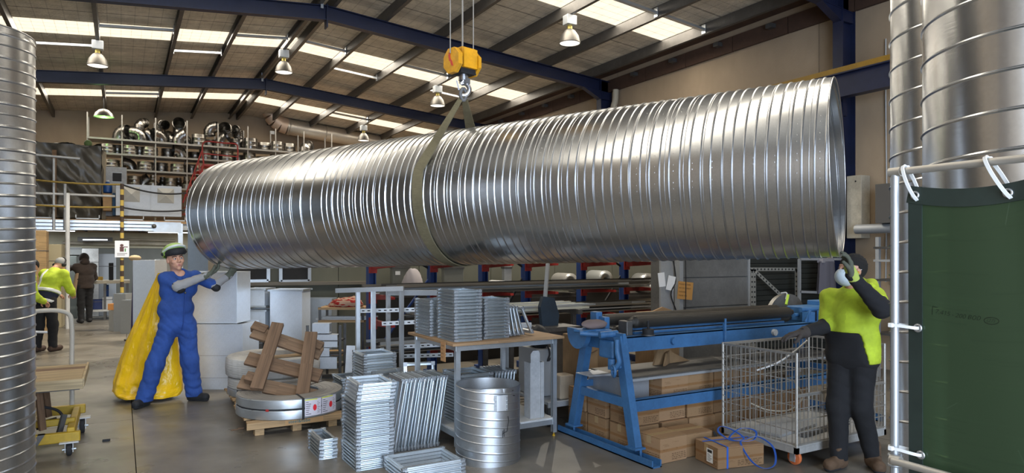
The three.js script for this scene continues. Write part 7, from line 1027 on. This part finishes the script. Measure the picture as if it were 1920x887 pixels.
  sb(1405, 505, 1497, 505); sb(1417, 505, 1417, 760); sb(1412, 505, 1412, 760); sb(1495, 505, 1495, 760); sb(1420, 510, 1488, 574); sb(1405, 576, 1490, 578);
  const f2 = thing('pale_angle_frame', 'pale angle iron frame beside the slotted frame behind the lime worker', 'frame rack'), q = (x0, y0, x1, y1) => part(f2, 'bar', bar(atW(x0, y0, 6.45), atW(x1, y1, 6.45), 0.035, 0.035), M.galvDull); q(1501, 486, 1501, 760); q(1501, 486, 1600, 486); q(1501, 547, 1552, 549); q(1660, 486, 1660, 760);
  const cl = thing('hanging_coat', 'grey purple coat hanging behind the lime worker', 'coat', atW(1552, 490, 6.4)); { const gg = new THREE.CylinderGeometry(0.16, 0.20, 0.48, 28, 8, false), pp = gg.attributes.position; for (let i = 0; i < pp.count; i++) { const an = Math.atan2(pp.getZ(i), pp.getX(i)), k = 1 + 0.08 * Math.sin(an * 7); pp.setXYZ(i, pp.getX(i) * k, pp.getY(i), pp.getZ(i) * k * 0.4); } gg.translate(0, -0.24, 0); gg.computeVertexNormals(); part(cl, 'cloth', gg, mat(lin(0.10, 0.095, 0.115), { roughness: 0.9 })); part(cl, 'collar', box(0.26, 0.06, 0.1, -0.02, 0.01, 0), mat(lin(0.24, 0.23, 0.25), { roughness: 0.9 })); }
  // shelf, hood and pipes by the wall
  const sh = thing('wall_shelf_unit', 'steel shelf unit with slotted rails by the right wall', 'shelf unit'); for (const [y, m2] of [[1.35, M.steelDark], [1.62, M.galvDull], [1.80, M.steelDark]]) part(sh, 'shelf', box(0.5, 0.03, 2.6, 9.4, y, -4.4), m2); for (const w of [3.15, 4.6, 5.65]) part(sh, 'upright', box(0.05, 1.95, 0.05, 9.18, 0.975, -w), M.galvDull); part(sh, 'red_clip', box(0.05, 0.12, 0.06, 9.13, 1.78, -5.1), M.red); for (let i = 0; i < 3; i++) part(sh, 'bin', rbox(0.34, 0.2, 0.55, 0.02, 9.38, 0.72 + 0.0 * i, -(3.6 + i * 0.75)), mat(lin(0.015, 0.05, 0.13))); part(sh, 'bin_shelf', box(0.5, 0.03, 2.6, 9.4, 0.6, -4.4), M.steelDark);
  const hd = thing('fume_hood', 'sheet-metal fume hood with curved pipes above the wall shelf', 'hood'); part(hd, 'hood', prism([[0, 0], [1.7, 0], [1.7, 0.55], [1.5, 0.55]], 0.45).rotateY(Math.PI / 2).translate(9.5, 2.15, -3.45 - 0.0 + -2.2 + 1.6), mat(lin(0.12, 0.115, 0.11), { metalness: 0.4, roughness: 0.5 })); part(hd, 'rail_duct', rod(U(9.45, 2.6, 2.08), U(9.45, 6.15, 2.08), 0.07, 14), M.galvDull); for (const w of [4.4, 5.2]) { const pts = []; for (let i = 0; i <= 10; i++) { const t = i / 10 * Math.PI; pts.push(U(9.42, w + Math.cos(t) * 0.3, 1.82 + Math.sin(t) * 0.24)); } part(hd, 'curved_pipe', tube(pts, 0.05, 24, 10), M.steelDark); }
  // silver flexible piece and parts behind the trolley
  const bb = thing('silver_drum', 'round silver drum standing behind the lime worker', 'drum', U(6.7, 3.75)); part(bb, 'shell', lathe([[0, 0], [0.2, 0], [0.21, 0.03], [0.21, 0.55], [0.2, 0.58], [0, 0.6]], 28), M.galvDull); part(bb, 'stand', box(0.01, 0.01, 0.01, 0, 0.005, 0), M.galvDull);
}
{ // far bench area under the mezzanine
  const t = thing('far_workbench', 'cream-topped workbench with clutter below, under the mezzanine', 'bench', U(0, 0)); const a = atW(150, 530, 20.6), b = atW(246, 530, 20.6), y = a.y; part(t, 'top', rbox(b.x - a.x, 0.08, 0.8, 0.006, (a.x + b.x) / 2, y, -21.0), M.cream); part(t, 'lower_shelf', box(b.x - a.x, 0.05, 0.8, (a.x + b.x) / 2, 0.25, -21.0), M.white); for (const x of [a.x + 0.06, (a.x + b.x) / 2, b.x - 0.06]) for (const w of [20.65, 21.35]) part(t, 'leg', box(0.06, y, 0.06, x, y / 2, -w), M.steelDark);
  const put = (name, label, cat, x0, x1, y0, y1, w, d, m, base) => { const A = atW(x0, y1, w), B = atW(x1, y0, w), by = base ?? A.y; const g = thing(name, label, cat, V3((A.x + B.x) / 2, by, A.z - d / 2)); part(g, 'body', rbox(B.x - A.x, B.y - by, d, 0.012, 0, (B.y - by) / 2, 0), m); part(g, 'edge', box(B.x - A.x + 0.01, 0.012, d + 0.01, 0, (B.y - by) * 0.8, 0), M.steelDark); return g; };
  put('tool_chest', 'navy blue tool chest on the lower shelf of the far bench', 'tool chest', 168, 194, 562, 577, 20.7, 0.4, mat(lin(0.015, 0.03, 0.12)), 0.277); put('blue_bin', 'royal blue bin on the lower shelf of the far bench', 'bin', 196, 206, 535, 556, 21.0, 0.38, mat(lin(0.02, 0.07, 0.25)), 0.277); put('grey_case', 'pale grey case pushed under the right end of the far bench', 'case', 194, 213, 557, 577, 20.65, 0.3, mat(lin(0.45, 0.48, 0.52)), 0.277);
  put('bench_vice', 'dark drill clamp standing on the far bench', 'clamp', 206, 215, 493, 524, 20.8, 0.2, M.black, y + 0.042); put('white_board', 'tall white board standing behind the hooded man', 'board', 156, 187, 466, 522, 21.9, 0.05, M.white, 0); put('grey_screen_panel', 'grey screen panel behind the far bench', 'panel', 187, 220, 476, 520, 22.0, 0.05, mat(lin(0.34, 0.37, 0.41)), 0); put('pale_window_unit', 'pale framed window unit on the wall under the mezzanine', 'window unit', 130, 156, 464, 478, 23.05, 0.05, mat(lin(0.55, 0.58, 0.58)), undefined); put('timber_crate', 'tall timber crate standing left of the white pole', 'crate', 60, 89, 432, 500, 18.0, 0.6, mat(lin(0.42, 0.28, 0.13), { map: T.woodL }), 0); put('cream_machine', 'cream machine housing behind the man in the reflective jacket', 'machine', 93, 120, 458, 500, 19.0, 0.7, mat(lin(0.34, 0.29, 0.18)), 0); put('grey_locker', 'grey locker left of the white board', 'locker', 131, 146, 480, 540, 21.5, 0.4, mat(lin(0.16, 0.18, 0.17)), 0);
  const tubeL = thing('unlit_batten', 'dark fluorescent batten hung below the mezzanine wall', 'light fitting', atW(181, 449, 22.6)); part(tubeL, 'housing', box(0.85, 0.12, 0.14, 0, 0, 0), M.steelDark); part(tubeL, 'lamp_tube', box(0.6, 0.03, 0.02, 0, -0.01, 0.08), mat(lin(0.9, 0.92, 0.95), { emissive: lin(0.9, 0.97, 1.0), emissiveIntensity: 1.5 }));
  for (const u of [-1.6, 1.2, 4.0]) { const b2 = thing('ceiling_batten', `fluorescent batten fixed under the mezzanine deck, ${u < -1 ? 'left' : u < 2 ? 'middle' : 'right'} one`, 'light fitting', U(u, 21.2, 2.36)); part(b2, 'housing', box(1.2, 0.05, 0.1, 0, 0, 0), M.white); part(b2, 'lamp_tube', box(1.1, 0.02, 0.05, 0, -0.036, 0), mat(lin(0.9, 0.92, 0.95), { emissive: lin(0.92, 0.97, 1.0), emissiveIntensity: 2.5 })); const l2 = rectLight(0.12, 1.1, U(u, 21.2, 2.305), U(u, 21.2, 0), lin(0.92, 0.97, 1.0), 105); l2.name = 'batten_light'; }
  const pp = thing('wall_pipes', 'pair of pale pipes running along the wall under the mezzanine', 'pipe'); for (const [x0, y0, x1, y1, r] of [[120, 455, 228, 458, 0.05], [240, 449, 330, 451, 0.03], [240, 456, 330, 458, 0.05]]) part(pp, 'pipe', rod(atW(x0, y0, 23.0), atW(x1, y1, 23.0), r, 10), M.cream);
  const fan = thing('work_lamp_head', 'tan round lamp head beside the tall pale duct', 'lamp head', P(253, 484, 13.5)); part(fan, 'head', at(new THREE.SphereGeometry(0.10, 18, 12).scale(1.1, 0.6, 0.9), 0, 0, 0), mat(lin(0.45, 0.34, 0.20))); part(fan, 'arm', rod(V3(0, 0, 0), V3(-0.05, -1.64, 0), 0.03, 8), mat(lin(0.03, 0.025, 0.09))); part(fan, 'base', cyl(0.14, 0.03, -0.05, -1.62, 0, 16), M.steelDark);
  single('yellow_tag_case', 'small yellow case on the bench behind the hooded man', 'case', rbox(0.13, 0.09, 0.1, 0.01, 0, 0.045, 0), M.yellow, atW(190, 506, 21.0).setY(y + 0.042));
}
// ================================================================ YELLOW LIFT TROLLEY
{
  const base = U(-0.49, 7.21), t = thing('lift_trolley', 'yellow scissor lift trolley with a worn timber deck beside the upright duct', 'trolley', base), Y = mat(lin(0.62, 0.40, 0.02), { roughness: 0.5, map: T.blotch });
  const deck = mat(lin(0.50, 0.38, 0.22), { roughness: 0.8, map: T.woodL }), dy = 0.61; for (let i = 0; i < 6; i++) part(t, 'deck_board', rbox(0.84, 0.05, 0.158, 0.006, -0.22, dy, -0.55 + i * 0.162 ), i === 1 ? M.oldWood : deck); part(t, 'deck_edge', merge([rbox(0.02, 0.075, 1.0, 0.004, 0.21, dy, -0.14), rbox(0.86, 0.085, 0.025, 0.004, -0.22, dy - 0.01, 0.355)]), mat(lin(0.58, 0.46, 0.28), { roughness: 0.75, map: T.woodL }));
  part(t, 'deck_frame', merge([box(0.8, 0.03, 0.04, -0.22, dy - 0.06, 0.25), box(0.8, 0.03, 0.04, -0.22, dy - 0.06, -0.2)]), M.steelDark);
  for (const x of [-0.42, -0.12]) for (const k of [0.2, -0.35]) part(t, 'scissor_arm', bar(V3(x, dy - 0.06, k), V3(x + 0.03, 0.2, k - 0.02), 0.03, 0.05), M.oldWood);
  part(t, 'front_beam', rbox(0.78, 0.085, 0.06, 0.01, -0.20, 0.155, 0.34), Y); part(t, 'rear_beam', rbox(0.78, 0.085, 0.06, 0.01, -0.2, 0.20, -0.62), Y); part(t, 'side_beam', merge([rbox(0.06, 0.09, 0.95, 0.01, 0.12, 0.185, -0.14), rbox(0.06, 0.09, 0.95, 0.01, -0.2, 0.185, -0.14)]), Y); part(t, 'cross_beam', rbox(0.72, 0.06, 0.05, 0.01, -0.22, 0.23, 0.06), Y); part(t, 'hydraulic_cylinder', rod(V3(-0.42, 0.17, 0.1), V3(0.0, 0.23, 0.0), 0.035, 12), M.black); part(t, 'foot_pedal', bar(V3(0.02, 0.13, 0.12), V3(0.06, 0.30, 0.1), 0.03, 0.04), M.steelDark); part(t, 'stripe', prism([[0, 0], [0.05, 0], [0.10, 0.085], [0.05, 0.085]], 0.064).translate(-0.16, 0.1125, 0.34), M.steelDark);
  const cast = (x, z2, r) => { const c = part(t, 'castor', merge([rbox(0.14, 0.012, 0.1, 0.003, x, 2 * r + 0.012, z2), box(0.006, r * 1.4, 0.05, x - 0.028, r * 1.3, z2), box(0.006, r * 1.4, 0.05, x + 0.028, r * 1.3, z2)]), M.white); const g = lathe([[0.02, -0.02], [r - 0.006, -0.02], [r, -0.012], [r, 0.012], [r - 0.006, 0.02], [0.02, 0.02]], 28); g.rotateZ(Math.PI / 2); g.translate(x, r + 0.001, z2); part(c, 'wheel', g, M.rubber); part(c, 'axle', (() => { const q = cyl(0.011, 0.10, 0, 0, 0, 10); q.rotateZ(Math.PI / 2); q.translate(x, r + 0.001, z2); return q; })(), M.galv); };
  cast(0.11, 0.36, 0.052); cast(-0.5, 0.36, 0.052); cast(0.17, -0.45, 0.068); cast(-0.5, -0.45, 0.068);
  const hm = mat(lin(0.60, 0.56, 0.48), { roughness: 0.6, map: T.blotch }); part(t, 'push_handle', tube([V3(0.08, 0.16, -0.64), V3(0.075, 0.6, -0.645), V3(0.075, 1.0, -0.65), V3(0.055, 1.12, -0.65), V3(-0.03, 1.16, -0.65), V3(-0.3, 1.16, -0.65), V3(-0.62, 1.15, -0.65), V3(-0.68, 1.05, -0.65), V3(-0.68, 0.16, -0.64)], 0.021, 90, 12), hm); part(t, 'release_lever', tube([V3(-0.55, 0.95, -0.65), V3(-0.3, 0.97, -0.64), V3(-0.12, 0.96, -0.63)], 0.012, 14, 8), M.white); part(t, 'hose', tube([V3(-0.5, 0.2, 0.0), V3(-0.4, 0.34, -0.05), V3(-0.15, 0.36, -0.05), V3(0.0, 0.3, -0.1), V3(0.05, 0.22, -0.1)], 0.012, 30, 8), M.rubber);
  single('cardboard_flap', 'torn cardboard flap lying on the lift trolley frame', 'cardboard', prism([[-0.2, 0], [0.06, 0.01], [0.1, 0.08], [-0.05, 0.13], [-0.2, 0.12]], 0.006).rotateX(-1.1), M.card, base.clone().add(V3(-0.25, 0.27, 0.1)), 0);
}

{ // odds and ends stored behind the cantilever rack
  const W = 9.75, it = (px0, px1, pyTop, d, m, name, label, cat, dw = 0) => { const w = W + dw, u0 = onW(px0, w), u1 = onW(px1, w), top = atW((px0 + px1) / 2, pyTop, w).y; const t = thing(name, label, cat, U((u0 + u1) / 2, w + d / 2, 0)); part(t, 'body', rbox(u1 - u0, top, d, 0.012, 0, top / 2, 0), m); part(t, 'rim', box(u1 - u0 + 0.02, 0.03, d + 0.02, 0, top * 0.94, 0), M.steelDark); return t; };
  const dk = mat(lin(0.035, 0.032, 0.028), { roughness: 0.7, map: T.blotch }), dk2 = mat(lin(0.06, 0.052, 0.045), { roughness: 0.7, map: T.blotch });
  it(712, 800, 548, 0.5, dk, 'storage_crate', 'dark storage crate behind the first two rack posts', 'crate'); it(822, 898, 556, 0.5, dk2, 'storage_crate', 'dark brown storage crate behind the frame stacks', 'crate'); it(918, 980, 545, 0.5, dk, 'storage_crate', 'tall dark crate between the middle rack posts', 'crate'); it(998, 1082, 550, 0.5, dk2, 'storage_crate', 'wide dark crate behind the guillotine head', 'crate'); it(1100, 1165, 540, 0.5, dk, 'storage_crate', 'dark crate behind the last two rack posts', 'crate'); it(1178, 1236, 548, 0.4, dk2, 'storage_crate', 'dark crate left of the steel end panel', 'crate');
  it(738, 770, 490, 0.12, mat(lin(0.13, 0.135, 0.12), { roughness: 0.7 }), 'grey_locker', 'grey locker with a white label behind the rack', 'locker', 0.55); it(835, 872, 492, 0.12, mat(lin(0.15, 0.155, 0.14)), 'grey_switch_cabinet', 'grey switch cabinet behind the second rack post', 'cabinet', 0.55); it(948, 962, 492, 0.1, M.galvDull, 'grey_standing_channel', 'upright grey channel behind the tall dark crate', 'channel', 0.55);
  const lb = atW(748, 512, W + 0.53); single('wall_label', 'small white label plate behind the first rack bay', 'label', box(0.08, 0.06, 0.006), M.paper, lb);
  const roll = (px, py, r, l, m, label, dw = -0.0) => { const c = atW(px, py, W + dw); const g = lathe([[r * 0.3, 0], [r, 0], [r, l], [r * 0.3, l], [r * 0.3, 0]], 24); g.rotateX(Math.PI / 2); single('material_roll', label, 'roll', g, m, V3(c.x, c.y, c.z - l / 2)); };
  roll(935, 536, 0.09, 0.4, M.white, 'white roll lying on the tall dark crate'); roll(1060, 528, 0.15, 0.4, mat(lin(0.32, 0.31, 0.29), { metalness: 0.4, roughness: 0.4 }), 'silver grey roll lying on the wide dark crate'); roll(1125, 523.5, 0.16, 0.4, mat(lin(0.42, 0.43, 0.42), { metalness: 0.6, roughness: 0.35 }), 'silver duct offcut lying on the crate by the last rack posts'); roll(1208, 530, 0.18, 0.3, mat(lin(0.38, 0.38, 0.37), { metalness: 0.7, roughness: 0.3 }), 'large silver duct offcut left of the taped notices');
  const sh = single('dust_sheet', 'pale dust sheet draped over goods between the rack posts', 'cloth', (() => { const g = new THREE.SphereGeometry(0.3, 26, 18), p = g.attributes.position; for (let i = 0; i < p.count; i++) { const n = 0.8 + 0.3 * fbm(p.getX(i) * 7 + 9, p.getZ(i) * 7 + p.getY(i) * 5 + 9, 64, 3, 39); p.setXYZ(i, p.getX(i) * n * 0.6, Math.max(0, p.getY(i) * n * 1.2), p.getZ(i) * n * 0.6); } g.computeVertexNormals(); return g; })(), mat(lin(0.34, 0.31, 0.32), { roughness: 0.9 }), atW(775, 544, W + 0.25));
  const wf = thing('window_hatch', 'silver framed hatch window in the partition above the coils', 'hatch', U(0, 0)); for (const [x0, x1] of [[440, 505], [528, 582]]) { const a = atW(x0, 528, 10.7), b = atW(x1, 490, 10.7); part(wf, 'frame', merge([box(b.x - a.x, 0.05, 0.05, (a.x + b.x) / 2, a.y, a.z), box(b.x - a.x, 0.05, 0.05, (a.x + b.x) / 2, b.y + 0.1, a.z), box(0.05, b.y + 0.1 - a.y, 0.05, a.x, (a.y + b.y + 0.1) / 2, a.z), box(0.05, b.y + 0.1 - a.y, 0.05, b.x, (a.y + b.y + 0.1) / 2, a.z)]), M.galv); part(wf, 'opening', box(b.x - a.x - 0.04, b.y + 0.06 - a.y, 0.02, (a.x + b.x) / 2, (a.y + b.y + 0.1) / 2, a.z), M.black); }
  const lg = single('long_ledge_rail', 'long dull rail running along the partition above the duct pieces', 'rail', bar(atW(440, 533, 10.69), atW(690, 530, 10.69), 0.14, 0.05), mat(lin(0.16, 0.14, 0.11), { roughness: 0.6 }));
}
scene.traverse((o) => { if (o.isMesh) { o.castShadow = true; o.receiveShadow = true; } });
renderer.render(scene, camera);
